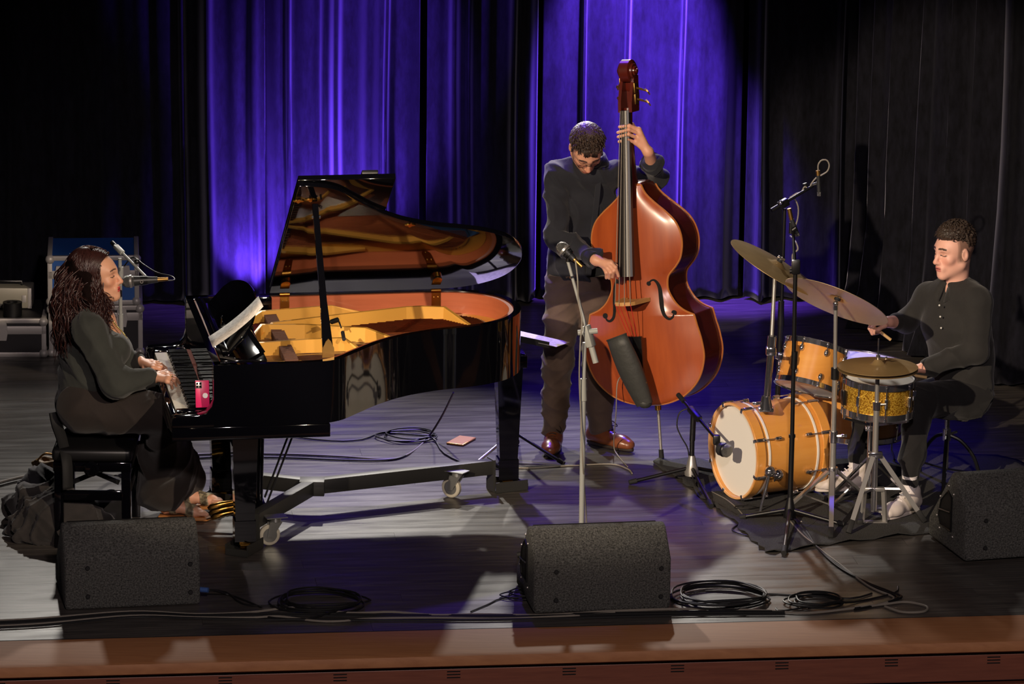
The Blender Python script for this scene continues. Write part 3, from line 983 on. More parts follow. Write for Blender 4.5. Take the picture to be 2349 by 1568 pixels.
bp_(MB().cyl((0, PINY, -.018), (0, PINY, .055), .014, .012, n=14), 'endpin_tip', 'rubber', pno)
# pegbox, scroll, tuning machines
pg = MB()
for s in (-1, 1):
    pr = [(-.028, ZN - .01), (.052, ZN - .01), (.066, ZN + .06), (.066, ZN + .12), (.070, ZN + .165), (.024, ZN + .165), (-.002, ZN + .10), (-.022, ZN + .04)]
    pg.prism(pr, s * .030 - .008, s * .030 + .008, Matrix(((0, 0, 1, 0), (1, 0, 0, 0), (0, 1, 0, 0), (0, 0, 0, 1))))
pg.box((0, .060, ZN + .07), (.06, .022, .15))
pgo = bp_(pg, 'pegbox', 'bass_scroll', smooth=False)
scr = MB()
cz, cy = BL - .056, .032
for s, ht in ((1, .040), (-1, .040)): pass
for lay, r, wdt in ((0, .056, .030), (1, .040, .039), (2, .025, .047), (3, .012, .054)):
    Tm = Matrix.Translation((0, cy, cz)) @ Matrix.Rotation(PI / 2, 4, 'Y')
    scr.lathe([(0, -wdt), (r * .86, -wdt), (r, -wdt * .8), (r, wdt * .8), (r * .86, wdt), (0, wdt)], Tm, 24)
scr.box((0, .062, BL - .105), (.052, .045, .11), bev=.012)
bp_(scr, 'scroll', 'bass_scroll', pgo)
for s in (-1, 1):
    for dz_ in ((.05, .105) if s > 0 else (.075, .13)):
        t = MB()
        z = ZN + dz_
        t.box((s * .0395, .03, z), (.004, .035, .05), bev=.001)
        t.cyl((s * .040, .035, z), (s * .062, .055, z - .012), .0055, n=10)
        t.cyl((s * .062, .055, z - .012), (s * .078, .070, z - .022), .004, n=10)
        t.prism([(-.006, -.008), (.006, -.008), (.020, .012), (-.020, .012)], -.0035, .0035, Matrix.Translation((s * .080, .072, z - .022)) @ Matrix.Rotation(s * .9, 4, 'Y') @ Matrix.Rotation(-.5, 4, 'X'))
        bp_(t, 'tuning_machine', 'dull_brass', pgo)
# bow quiver hanging at the tailpiece
qa = [BPL(1393, 781, -.20), BPL(1436, 765, -.20), BPL(1497, 922, -.12), BPL(1462, 933, -.12)]
qv = thing('bow_quiver', 'grey leather bow quiver tied to the double bass tailpiece', 'quiver', matrix=Matrix.Translation(BM @ qa[3]))
qm = MB(BM)
vs = []; rr = 7
for t in [i / rr for i in range(rr + 1)]:
    l = qa[0].lerp(qa[3], t); r = qa[1].lerp(qa[2], t)
    th = .028 + .012 * math.sin(PI * t)
    c = (l + r) / 2; hwid = (r - l) / 2 * (1 + .28 * math.sin(PI * t))
    for k in range(16):
        a = 2 * PI * k / 16
        vs.append(c + hwid * math.cos(a) + Vector((0, -1, 0)) * th * math.sin(a))
fs = [(i * 16 + k, i * 16 + (k + 1) % 16, (i + 1) * 16 + (k + 1) % 16, (i + 1) * 16 + k) for i in range(rr) for k in range(16)]
fs += [tuple(rr * 16 + k for k in range(16))]
qo = qm.add(vs, fs).build('pouch', 'quiver_leather', qv, angle=60)
qo.modifiers.new('t', 'SOLIDIFY').thickness = .003
rim_pts = [BM @ Vector(v) for v in vs[:16]]
MB().tube(rim_pts, .004, 6, closed=True).build('rim_band', 'quiver_leather', qv)
e = BM @ qa[3].lerp(qa[2], .5)
MB(Matrix.Translation(e)).sphere((0, 0, .01), .036, sc=(1.0, .9, .8)).build('toe_cap', 'quiver_leather', qv)
tie = BM @ BPL(1455, 805, -.15)
MB().tube(spline([tie + Vector((-.012, 0, .012)), tie + Vector((0, -.01, 0)), tie + Vector((.006, -.004, -.022)), tie + Vector((.01, 0, -.035))], 5), .0035, 6).build('tie_cord', 'dull_brass', qv)
tie = BM @ BPL(1479, 875, -.13)
MB().tube(spline([tie + Vector((-.006, -.01, .012)), tie + Vector((.006, -.02, 0)), tie + Vector((0, -.012, -.014))], 5), .0045, 6).build('tie_cord', 'dull_brass', qv)
# ================================================================== drum kit
mat('drum_lacquer', (228, 164, 82), 0.25, noise=(2.2, (206, 134, 56), 0.7, (1, 1, 8)), coat=0.6, coat_rough=0.06)
mat('drum_maple', (232, 176, 120), 0.4)
mat('drum_head', (236, 232, 224), 0.55)
mat('hoop_inlay', (230, 225, 215), 0.3)
mat('cymbal', (190, 162, 112), 0.42, 0.5, noise=(5.0, (138, 112, 72), 0.8, ONE))
mat('cymbal_pale', (206, 184, 146), 0.4, 0.6, noise=(4.0, (176, 152, 112), 0.8, ONE))
mat('rug_felt', (52, 52, 52), 0.95, noise=(90.0, (36, 36, 36), 0.5, ONE), bump=(120.0, 0.6, ONE))
def sparkle():
    m = bpy.data.materials.new('gold_sparkle'); m.use_nodes = True
    nt = m.node_tree; b = nt.nodes['Principled BSDF']
    tc = nt.nodes.new('ShaderNodeTexCoord')
    v = nt.nodes.new('ShaderNodeTexVoronoi'); v.inputs['Scale'].default_value = 260
    nt.links.new(tc.outputs['Object'], v.inputs['Vector'])
    r = nt.nodes.new('ShaderNodeValToRGB')
    for e, p, c in zip([r.color_ramp.elements[0], r.color_ramp.elements[1]], (0.15, 0.95), ((150, 96, 10), (250, 205, 80))):
        e.position = p; e.color = lin(c)
    sp = nt.nodes.new('ShaderNodeSeparateColor')
    nt.links.new(v.outputs['Color'], sp.inputs['Color']); nt.links.new(sp.outputs['Red'], r.inputs['Fac'])
    nt.links.new(r.outputs['Color'], b.inputs['Base Color'])
    b.inputs['Metallic'].default_value = 0.55; b.inputs['Roughness'].default_value = 0.32
    b.inputs['Coat Weight'].default_value = 0.5
    bp = nt.nodes.new('ShaderNodeBump'); bp.inputs['Strength'].default_value = 0.5; bp.inputs['Distance'].default_value = 0.002
    nt.links.new(sp.outputs['Green'], bp.inputs['Height']); nt.links.new(bp.outputs['Normal'], b.inputs['Normal'])
    MATS['gold_sparkle'] = m
sparkle()
def camdir(x, y, z):
    """direction given as right, up, towards the camera"""
    return (_rt * x + _up * y - _fw * z).normalized()

# felt rug
rug_px = [(1497, 1062), (1570, 1056), (1700, 1060), (1900, 1050), (2120, 1040), (2330, 1060), (2420, 1120), (2250, 1215), (2130, 1225), (2000, 1240), (1900, 1252), (1790, 1268), (1752, 1262), (1715, 1232), (1690, 1205), (1655, 1175), (1618, 1152), (1585, 1122), (1555, 1100), (1523, 1082)]
rp = [P(x, y) for x, y in rug_px]
rd = random.Random(5)
loop_ = [p + Vector((rd.uniform(-.012, .012), rd.uniform(-.012, .012), 0)) for p in spline(rp, 4, closed=True)]
c = sum(loop_, Vector()) / len(loop_)
m = MB(); vs = []; fs = []
for t in (0, .5, .8, .95, 1.0):
    for i, p in enumerate(loop_):
        q = c.lerp(p, t) if t > 0 else c + (p - c) * .02
        z = .004 + (.006 + .008 * math.sin(i * 1.7)) * (1 if t == 1.0 else (.3 if t > .9 else 0))
        vs.append((q.x, q.y, max(.003, z)))
n = len(loop_)
fs = [(r * n + i, r * n + (i + 1) % n, (r + 1) * n + (i + 1) % n, (r + 1) * n + i) for r in range(4) for i in range(n)] + [tuple(range(n))]
o = m.add(vs, fs).build('rug', 'rug_felt', angle=180)
o.modifiers.new('t', 'SOLIDIFY').thickness = .003
tag(o, 'ragged dark grey felt rug under the drum kit', 'rug')

def drum_shell(T, r, L, root, shell='drum_lacquer', hoop='chrome', lugs=6, top_head=True, bottom_head=True, hoop_h=.02, lug_off=0.0, long_lug=False):
    """drum with its axis on z from 0 to L in T"""
    MB(T).lathe([(r, 0), (r, L), (r - .006, L), (r - .006, 0), (r, 0)], n=48).build('shell', shell, root)
    for z, s, hd in ((L, 1, top_head), (0, -1, bottom_head)):
        ho = MB(T).lathe([(r + .004, z - s * hoop_h * .7), (r + .009, z - s * hoop_h * .7), (r + .009, z + s * hoop_h * .5), (r + .014, z + s * hoop_h * .6), (r + .004, z + s * hoop_h * .6), (r + .002, z + s * .004), (r + .004, z - s * hoop_h * .7)], n=48).build('hoop', hoop, root)
        if hd: MB(T).lathe([(0, z + s * .003), (r + .001, z + s * .003), (r + .003, z - s * .004), (r - .004, z), (0, z)], n=48).build('head', 'drum_head', root)
    for k in range(lugs):
        a = lug_off + 2 * PI * k / lugs
        R_ = T @ Matrix.Rotation(a, 4, 'Z')
        m = MB(R_)
        if long_lug:
            m.cyl((r + .012, 0, -.004), (r + .012, 0, L + .004), .0035, n=8)
            m.box((r + .010, 0, L / 2), (.02, .016, .05), bev=.004)
        else:
            for z, ze in ((L * .80, L + .012), (L * .20, -.012)):
                m = MB(R_)
                m.sphere((r + .008, 0, z), .014, n=10, m=8, sc=(.8, .85, 1.3))
                m.cyl((r + .012, 0, z), (r + .012, 0, ze), .003, n=8)
                m.box((r + .011, 0, L + .006 if z > L / 2 else -.006), (.010, .012, .014), bev=.002)
                m.build('lug', 'chrome', root)
            continue
        for z in (L + .006, -.006): m.box((r + .011, 0, z), (.010, .012, .014), bev=.002)
        m.build('lug', 'chrome', root)

# ---- bass drum
BD0 = P(1681, 1034, .243)
ba = Vector((-.885, -.465, 0)).normalized()
BDL = .42
TB = frame(-ba, (0, 0, 1), BD0)      # z runs from the front head to the pedal side
bd = thing('bass_drum', 'small amber lacquered bass drum with white front head lying on the rug', 'drum', matrix=Matrix.Translation((BD0.x, BD0.y, 0)))
R_ = .222
MB(TB).lathe([(R_, .035), (R_, BDL - .035), (R_ - .006, BDL - .035), (R_ - .006, .035), (R_, .035)], n=64).build('shell', 'drum_lacquer', bd)
for z0, z1 in ((0, .048), (BDL - .048, BDL)):
    MB(TB).lathe([(R_ + .014, z0 + .002), (R_ + .014, z1 - .002), (R_ + .012, z1), (R_ + .002, z1), (R_ + .002, z0), (R_ + .012, z0), (R_ + .014, z0 + .002)], n=64).build('hoop', 'drum_lacquer', bd)
    zz = z0 + .001 if z0 == 0 else z1 - .001
    MB(TB).lathe([(R_ + .012, zz - .003), (R_ + .002, zz - .003), (R_ - .001, zz + .003), (R_ + .012, zz + .003)], n=64).build('hoop_inside', 'drum_maple', bd)
for z in (.075, BDL - .075):
    MB(TB).lathe([(R_ + .0005, z - .006), (R_ + .005, z - .005), (R_ + .005, z + .005), (R_ + .0005, z + .006)], n=64).build('head_ring', 'hoop_inlay', bd)
MB(TB).lathe([(0, .022), (R_ + .001, .022), (R_ + .001, .028), (0, .028)], n=48).build('front_head', 'drum_head', bd)
MB(TB).lathe([(0, BDL - .028), (R_ + .001, BDL - .028), (R_ + .001, BDL - .022), (0, BDL - .022)], n=48).build('batter_head', 'drum_head', bd)
for k in range(8):
    a = 2 * PI * k / 8 + math.radians(20)
    T = TB @ Matrix.Rotation(a, 4, 'Z')
    for sgn, zf in ((1, 0), (-1, BDL)):
        m = MB(T)
        m.box((R_ + .017, 0, zf + sgn * .030), (.012, .018, .05), bev=.004)
        m.box((R_ + .008, 0, zf - sgn * .002), (.024, .016, .008), bev=.002)
        m.cyl((R_ + .017, 0, zf + sgn * .05), (R_ + .017, 0, zf + sgn * .115), .0028, n=8)
        m.box((R_ + .012, 0, zf + sgn * .125), (.024, .018, .034), bev=.006)
        m.build('claw', 'chrome', bd)
# spurs
for side, fpx in ((0, (1747, 1166)), (1, None)):
    a0 = BD0 - ba * .12
    if side == 0:
        hub_ = P(1766, 1080, .20); foot = P(1744, 1172, .005)
    else:
        hub_ = a0 + Vector((ba.y, -ba.x, 0)) * -.225 + Vector((0, 0, -.05)); hub_.z = .17
        foot = Vector((hub_.x - .06, hub_.y + .16, .006))
    m = MB(); m.sphere(hub_, .028, n=14, m=10); m.cyl(hub_, foot, .0085, .007, 12)
    sp_ = m.build('spur', 'chrome', bd)
    MB().cyl(foot, foot + (foot - hub_).normalized() * .012, .009, .004, 10).build('spur_tip', 'rubber', sp_)
# mount block and cymbal/tom post rising from the bass drum
mb0 = P(1757, 938, .475); post_top = PY(1771, 775, mb0.y - .0)
m = MB(); m.box(mb0 + Vector((0, 0, .0)), (.075, .05, .02), bev=.006); m.lathe([(0, 0), (.034, 0), (.024, .05), (.022, .065), (0, .065)], Matrix.Translation(mb0), 24)
mt_ = m.build('mount_block', 'chrome', bd)
MB().cyl(mb0, mb0.lerp(post_top, .88), .0165, n=20).build('mount_post', 'chrome', bd)
m = MB(); w = mb0 + Vector((-.05, -.01, .03)); m.cyl(mb0 + Vector((0, 0, .03)), w, .006, n=8); m.box(w, (.03, .008, .014), bev=.003)
m.build('wing_bolt', 'chrome', mt_)
# bass drum pedal, seen behind the hi-hat
pdp = BD0 - ba * (BDL + .02)
T = frame((0, 0, 1), -ba, (pdp.x, pdp.y, 0))
ped = thing('kick_pedal', 'chrome kick pedal clamped to the rear hoop of the bass drum', 'pedal', matrix=T)
MB().box((.10, 0, .008), (.26, .10, .010), bev=.003).build('base_plate', 'brushed_steel', ped, world=False)
MB().prism([(.02, .06), (.24, .02), (.24, .028), (.02, .07)], -.04, .04, Matrix(((1, 0, 0, 0), (0, 0, 1, 0), (0, 1, 0, 0), (0, 0, 0, 1)))).build('footboard', 'brushed_steel', ped, world=False, smooth=False)
m = MB()
for s in (-1, 1): m.cyl((.02, s * .055, .01), (.02, s * .055, .20), .008, n=10)
m.cyl((.02, -.06, .20), (.02, .06, .20), .008, n=10)
m.build('pedal_posts', 'chrome', ped, world=False)
m = MB(); m.cyl((.02, 0, .20), (.05, 0, .36), .004, n=8); m.build('beater_rod', 'chrome', ped, world=False)
MB(Matrix.Translation((.045, 0, .37)) @ Matrix.Rotation(PI / 2, 4, 'Y')).lathe([(0, -.02), (.025, -.018), (.025, .018), (0, .02)], n=16).build('beater', 'felt_brown', ped, world=False)

# ---- rack tom on the post
tn = Vector((.27, .42, 1.0)).normalized()
TC = PY(1862, 842, -.52)
L = .20
TT = frame(tn, (1, 0, 0), TC - tn * L / 2)
tom = thing('rack_tom', 'amber lacquered rack tom tilted above the bass drum', 'drum', matrix=Matrix.Translation(TC))
drum_shell(TT, .15, L, tom, lugs=8, lug_off=.3)
m = MB()
ta = TC + (TT.to_3x3() @ Vector((-1, -.1, 0))) * .155
cl = mb0.lerp(post_top, .82)
m.tube([ta, ta + Vector((-.03, 0, .01)), cl + Vector((.02, 0, 0)), cl], .009, 10)
m.box(ta, (.03, .04, .06), bev=.006); m.box(cl, (.05, .05, .045), bev=.01)
m.build('mount_bracket', 'chrome', tom)

# ---- floor tom behind
FT = P(1950, 1074)
ft = thing('floor_tom', 'wide amber floor tom standing behind the snare drum', 'drum', (FT.x, FT.y, 0))
TF = Matrix.Translation((FT.x, FT.y, .20)) @ Matrix.Rotation(math.radians(4), 4, 'Y')
drum_shell(TF, .245, .335, ft, lugs=8, lug_off=.2)
for a in (.6, 2.7, 4.8):
    p = Vector((FT.x + .262 * math.cos(a), FT.y + .262 * math.sin(a), 0))
    MB().tube([p + Vector((0, 0, .36)), p + Vector((0, 0, .06)), p + Vector((.02 * math.cos(a), .02 * math.sin(a), .012))], .006, 10).build('leg', 'chrome', ft)
    MB().box(p + Vector((0, 0, .33)), (.03, .03, .04), bev=.005).build('leg_bracket', 'chrome', ft)

# ---- snare drum on its stand
SNC = PY(2014, 905, -.98)
sn_ = thing('snare_drum', 'gold sparkle snare drum with black and chrome hoops below the hi-hat', 'drum', (SNC.x, SNC.y, SNC.z - .08))
drum_shell(Matrix.Translation((SNC.x, SNC.y, SNC.z - .077)) @ Matrix.Rotation(math.radians(2), 4, 'Y'), .163, .15, sn_, shell='gold_sparkle', lugs=8, lug_off=.13, long_lug=True, hoop_h=.024)
m = MB(Matrix.Translation((SNC.x, SNC.y, SNC.z)) @ Matrix.Rotation(math.radians(200), 4, 'Z')); m.box((.178, 0, 0), (.02, .03, .07), bev=.004); m.build('strainer', 'satin_black', sn_)
SB = Vector((SNC.x - .03, SNC.y + .03, 0))
ss = thing('snare_stand', 'chrome basket stand carrying the gold snare drum', 'stand', SB)
for k in range(3):
    a = 2 * PI * k / 3 + 3.5
    q = Vector((SNC.x + .175 * math.cos(a), SNC.y + .175 * math.sin(a), SNC.z - .10))
    MB().bar(Vector((SB.x, SB.y, SNC.z - .16)), q, .016, .012).cyl(q, q + Vector((0, 0, .05)), .007, n=8).build('basket_arm', 'chrome', ss)
MB().cyl((SB.x, SB.y, .12), (SB.x, SB.y, SNC.z - .15), .011, n=14).box((SB.x, SB.y, SNC.z - .16), (.05, .04, .05), bev=.008).build('pole', 'chrome', ss)
for k in range(3):
    a = 2 * PI * k / 3 + .3
    f = Vector((SB.x + .25 * math.cos(a), SB.y + .25 * math.sin(a), .015))
    l = MB().bar(Vector((SB.x, SB.y, .27)), f, .02, .009).build('leg', 'chrome', ss)
    MB().box(f, (.03, .03, .028), bev=.006).build('foot', 'rubber', l)

# ---- hi-hat
HB = P(2003, 1198)
hh = thing('hi_hat_stand', 'chrome hi-hat stand with tripod legs in front of the snare drum', 'stand', (HB.x, HB.y, 0))
HZ = PY(2023, 838, HB.y).z
ap = P(2011, 1045, 0); ZA = PY(2011, 1045, HB.y).z
MB().cyl((HB.x, HB.y, .06), (HB.x, HB.y, HZ - .19), .0145, n=20).build('lower_tube', 'brushed_steel', hh)
MB().cyl((HB.x, HB.y, HZ - .20), (HB.x, HB.y, HZ - .025), .0105, n=18).build('upper_tube', 'brushed_steel', hh)
MB().cyl((HB.x, HB.y, HZ - .03), (HB.x, HB.y, HZ + .13), .0032, n=8).build('pull_rod', 'chrome', hh)
m = MB().cyl((HB.x, HB.y, HZ - .215), (HB.x, HB.y, HZ - .175), .02, n=18); m.cyl((HB.x, HB.y, HZ - .19), (HB.x + .045, HB.y - .01, HZ - .185), .006, n=8); m.build('clamp', 'chrome', hh)
m = MB().cyl((HB.x, HB.y, HZ + .018), (HB.x, HB.y, HZ + .05), .010, n=14); m.cyl((HB.x, HB.y, HZ + .04), (HB.x + .035, HB.y, HZ + .036), .004, n=8); m.box((HB.x + .038, HB.y, HZ + .036), (.012, .006, .016), bev=.002); m.build('clutch', 'chrome', hh)
for (fx, fy) in ((1946, 1222), (2122, 1196)):
    f = P(fx, fy, .012)
    a = Vector((HB.x, HB.y, ZA)) + (f - HB).normalized() * .025; a.z = ZA
    l = MB().bar(a, a.lerp(f, .84), .022, .012, up=(0, -1, .3)).build('leg', 'brushed_steel', hh)
    MB().bar(a.lerp(f, .83), f, .026, .018, up=(0, -1, .3), bev=.004).build('foot', 'rubber', l)
    MB().bar(Vector((HB.x, HB.y, ZA - .16)), a.lerp(f, .50), .010, .006, up=(0, -1, .3)).build('leg_brace', 'brushed_steel', l)
MB().box((HB.x, HB.y, ZA + .005), (.07, .035, .03), bev=.006).build('leg_collar', 'chrome', hh)
fr_ = MB()
for s in (-1, 1): fr_.bar((HB.x + s * .045, HB.y, .16), (HB.x + s * .055, HB.y - .01, .006), .012, .022)
fr_.box((HB.x, HB.y - .01, .006), (.13, .04, .008)); fr_.box((HB.x, HB.y, .165), (.10, .03, .02), bev=.005)
fr_.build('pedal_frame', 'brushed_steel', hh)
MB().bar((HB.x + .02, HB.y + .02, .05), (HB.x + .16, HB.y + .23, .02), .07, .010).build('pedal_board', 'brushed_steel', hh)
MB().cyl((HB.x, HB.y, .06), (HB.x, HB.y, .15), .012, n=12).build('spring_tube', 'satin_black', hh)

def cymbal_mesh(root, T, r, name, mt, bell=.03, bow=.022):
    pr = []
    for t in [i / 12 for i in range(13)]:
        rr_ = r * t
        z = bow * (1 - t ** 1.6)
        if rr_ < r * .16: z += bell * (1 - (rr_ / (r * .16)) ** 2) ** .7
        pr.append((rr_, z))
    low_ = [(a, b - .0022) for a, b in reversed(pr)]
    return MB(T).lathe(pr + low_, n=64).build(name, mt, root, angle=60)
for nm, zz, flip, lab in (('hi_hat_cymbal', HZ, 1, 'upper bronze hi-hat cymbal held by the clutch'), ('hi_hat_cymbal', HZ - .024, -1, 'lower bronze hi-hat cymbal facing up under its twin')):
    T = Matrix.Translation((HB.x, HB.y, zz - (.004 if flip > 0 else -.004)))
    if flip < 0: T = T @ Matrix.Rotation(PI, 4, 'X')
    o = cymbal_mesh(None, T, .19, nm, 'cymbal', .022, .014)
    tag(o, lab, 'cymbal', 'hi-hat cymbals')

# ---- ride cymbal on its own stand
CB = P(1907, 1168)
cs_ = thing('cymbal_stand', 'chrome tripod cymbal stand carrying the pale ride cymbal', 'stand', (CB.x, CB.y, 0))
ctop = PY(1917, 696, CB.y)
z1 = PY(1911, 855, CB.y).z; z2 = PY(1908, 1000, CB.y).z; zleg = PY(1906, 1080, CB.y).z
cx, cy_ = CB.x, CB.y
MB().cyl((cx, cy_, .02), (cx, cy_, z2), .0155, n=20).build('lower_tube', 'brushed_steel', cs_)
MB().cyl((cx, cy_, z2 - .02), (cx, cy_, z1), .0125, n=18).build('middle_tube', 'brushed_steel', cs_)
MB().cyl((cx, cy_, z1 - .02), ctop, .0095, n=16).build('upper_tube', 'brushed_steel', cs_)
for z in (z1, z2):
    m = MB().cyl((cx, cy_, z - .03), (cx, cy_, z + .025), .020, n=18)
    if z == z2: m.cyl((cx, cy_, z), (cx + .04, cy_ - .01, z + .006), .007, n=8); m.box((cx + .05, cy_ - .012, z + .006), (.03, .008, .016), bev=.003)
    m.build('height_clamp', 'chrome' if z == z2 else 'satin_black', cs_)
for f, gap_ in ((P(1792, 1176, .012), 1), (P(1906, 1232, .012), 1), (P(1990, 1140, .012), 1)):
    a = Vector((cx, cy_, zleg)); dr = (Vector((f.x, f.y, 0)) - Vector((cx, cy_, 0))).normalized()
    a += dr * .025
    l = MB().bar(a, a.lerp(f, .88), .022, .012).build('leg', 'brushed_steel', cs_)
    MB().bar(a.lerp(f, .86), f, .026, .02, bev=.004).build('foot', 'rubber', l)
    MB().bar(Vector((cx, cy_, zleg - .17)), a.lerp(f, .55), .010, .006).build('leg_brace', 'brushed_steel', l)
MB().cyl((cx, cy_, zleg - .015), (cx, cy_, zleg + .02), .026, n=18).build('leg_collar', 'chrome', cs_)
def tilt_head(root, base, n, h=.03):
    MB().cyl(base - Vector((0, 0, .03)), base + Vector((0, 0, .005)), .012, n=12).sphere(base, .014, n=12, m=8).cyl(base, base + n * (h + .045), .004, n=8).build('tilter', 'chrome', root)
    MB().cyl(base + n * (h - .012), base + n * (h - .002), .016, n=14).cyl(base + n * (h + .012), base + n * (h + .026), .014, n=14).build('felt_washer', 'rubber', root)
    m = MB().cyl(base + n * (h + .03), base + n * (h + .042), .008, n=10); m.box((0, 0, 0), (.04, .006, .014), frame(n, (1, 0, 0), base + n * (h + .037)), bev=.003); m.build('wing_nut', 'chrome', root)
n1 = camdir(.375, .90, -.20)
tilt_head(cs_, ctop, n1)
rc = ctop + n1 * .031
o = cymbal_mesh(None, frame(n1, (1, 0, 0), rc - n1 * .02), .262, 'ride_cymbal', 'cymbal_pale', .018, .020)
tag(o, 'pale ride cymbal tilted up toward the drummer, nearer the audience', 'cymbal')

# ---- crash cymbal on the bass drum post
cr = thing('cymbal_holder', 'chrome cymbal arm clamped to the bass drum post', 'stand', tuple(mb0.lerp(post_top, .9)))
n2 = camdir(.50, .83, .23)
arm_top = PY(1777, 640, mb0.y + .14)
cc = PY(1784, 606, mb0.y + .24)
MB().cyl(mb0.lerp(post_top, .86), arm_top, .0095, n=14).build('arm_tube', 'brushed_steel', cr)
MB().cyl(mb0.lerp(post_top, .84), mb0.lerp(post_top, 1.03), .021, n=18).build('arm_clamp', 'chrome', cr)
base2 = cc - n2 * .031
MB().cyl(arm_top, base2, .0085, n=12).build('tilt_tube', 'brushed_steel', cr)
tilt_head(cr, base2, n2)
o = cymbal_mesh(None, frame(n2, (1, 0, 0), cc - n2 * .02), .25, 'crash_cymbal', 'cymbal', .018, .020)
tag(o, 'dark bronze crash cymbal tilted high above the bass drum', 'cymbal')

# ---- throne
TH0 = P(2168, 1108)
thr = thing('drum_throne', 'round black drum throne on a chrome tripod under the drummer', 'stool', (TH0.x, TH0.y, 0))
SEATZ = .475
MB(Matrix.Translation((TH0.x, TH0.y, SEATZ - .07))).lathe([(0, 0), (.14, 0), (.165, .015), (.17, .05), (.155, .07), (0, .075)], n=32).build('seat', 'matte_black', thr)
MB().cyl((TH0.x, TH0.y, .07), (TH0.x, TH0.y, SEATZ - .06), .013, n=16).build('post', 'chrome', thr)
zk = .245
for f in (P(2251, 1107, .012), P(2108, 1078, .012), P(2163, 1138, .012)):
    d0 = Vector((f.x - TH0.x, f.y - TH0.y, 0))
    pts = spline([Vector((TH0.x, TH0.y, zk)) + d0 * .08, Vector((TH0.x, TH0.y, zk - .03)) + d0 * .42, Vector((TH0.x, TH0.y, zk - .11)) + d0 * .78, Vector((f.x, f.y, .012))], 6)
    l = MB().tube(pts, .009, 8).build('leg', 'satin_black', thr)
    MB().cyl(f - Vector((0, 0, .012)), f + Vector((0, 0, .02)), .013, n=12).build('foot', 'rubber', l)
    MB().bar(Vector((TH0.x, TH0.y, .075)), Vector((TH0.x, TH0.y, .06)) + d0 * .86, .016, .006).build('leg_brace', 'satin_black', l)
MB().cyl((TH0.x, TH0.y, zk - .025), (TH0.x, TH0.y, zk + .03), .021, n=16).cyl((TH0.x, TH0.y, zk), (TH0.x + .05, TH0.y - .01, zk + .02), .007, n=8).build('post_clamp', 'chrome', thr)
# ================================================================== microphones and stands
mat('mic_grille', (120, 120, 118), 0.35, 0.8, bump=(400.0, 0.8, ONE))
mat('mic_body', (40, 41, 43), 0.4)
mat('cable_black', (20, 20, 21), 0.5)
mat('cable_grey', (128, 122, 112), 0.55)
mat('clamp_grey', (150, 152, 146), 0.45)

def mic(name, label, head, tail, r=.026, group=None, ring='silver'):
    """hand-held vocal microphone from ball grille to cable end"""
    head = Vector(head); tail = Vector(tail); d = (tail - head).normalized(); Lm = (tail - head).length
    t = thing(name, label, 'microphone', matrix=Matrix.Translation(tail))
    T = frame(d, None, head)
    MB(T).lathe([(0, -.005), (r * .6, 0), (r * .95, r * .5), (r, r), (r * .98, r * 1.4), (r * .85, r * 1.9)], n=24).build('grille', 'mic_grille', t)
    MB(T).lathe([(r * 1.0, r * 1.15), (r * 1.06, r * 1.2), (r * 1.06, r * 1.5), (r * 1.0, r * 1.55)], n=24).build('grille_ring', ring, t)
    MB(T).lathe([(r * .85, r * 1.85), (r * .82, r * 2.2), (r * .52, Lm - .02), (r * .48, Lm), (0, Lm)], n=24).build('handle', 'mic_body', t)
    MB(T).cyl((0, 0, Lm - .004), (0, 0, Lm + .05), r * .36, r * .30, 14).build('plug', 'dull_brass', t)
    return t
def tripod(root, c, feet, hub_z, m_leg, hub=True, r=.009, foot_mat='rubber', hub_r=.03):
    for f in feet:
        a = Vector((c.x, c.y, hub_z))
        l = MB().cyl(a, a.lerp(f, .9), r, n=12).build('leg', m_leg, root)
        MB().cyl(a.lerp(f, .88), f, r * 1.5, r * 1.3, 12).build('foot', foot_mat, l)
    if hub: MB(Matrix.Translation((c.x, c.y, hub_z - .05))).lathe([(0, 0), (hub_r, .01), (hub_r * 1.05, .03), (hub_r * .7, .07), (hub_r * .45, .11), (0, .11)], n=24).build('hub', m_leg, root)

# grey vocal stand in front of the bassist
c = P(1333, 1283)
ms = thing('microphone_stand', 'light grey microphone stand in front of the bassist', 'stand', (c.x, c.y, 0))
def at(px, py, y=c.y): return PY(px, py, y)
tripod(ms, c, [P(1187, 1272, .012), c + Vector((.26, .10, .012)), c + Vector((-.02, -.28, .012))], .07, 'grey_paint', r=.010)
MB().cyl((c.x, c.y, .05), at(1338, 915), .0125, n=16).build('lower_tube', 'grey_paint', ms)
MB().cyl(at(1338, 930), at(1341, 785), .0095, n=16).build('upper_tube', 'grey_paint', ms)
MB().cyl(at(1338, 918), at(1338, 868), .017, .014, n=16).build('height_grip', 'clamp_grey', ms)
bt = at(1303, 600, c.y + .06); bb = at(1367, 832, c.y - .02)
MB().cyl(bb, bt, .0075, n=14).build('boom', 'grey_paint', ms)
MB().cyl(bb, bb.lerp(bt, .17), .014, n=14).build('counterweight', 'clamp_grey', ms)
cb_ = at(1348, 768, c.y); MB().bar(bb.lerp(bt, .16), bb.lerp(bt, .37), .04, .032, bev=.004).build('boom_clamp', 'clamp_grey', ms)
MB().cyl(cb_ + Vector((-.045, 0, .01)), cb_ + Vector((.045, 0, .02)), .013, n=12).build('clamp_knob', 'clamp_grey', ms)
MB().cyl(bb.lerp(bt, .84), bb.lerp(bt, .86), .012, n=12).build('boom_joint', 'chrome', ms)
hd = at(1281, 560, c.y + .08); tl_ = at(1317, 594, c.y + .05)
MB().cyl(bt, hd.lerp(tl_, .62), .010, n=12).cyl(hd.lerp(tl_, .5), hd.lerp(tl_, .75), .026, .022, 16).build('mic_clip', 'satin_black', ms)
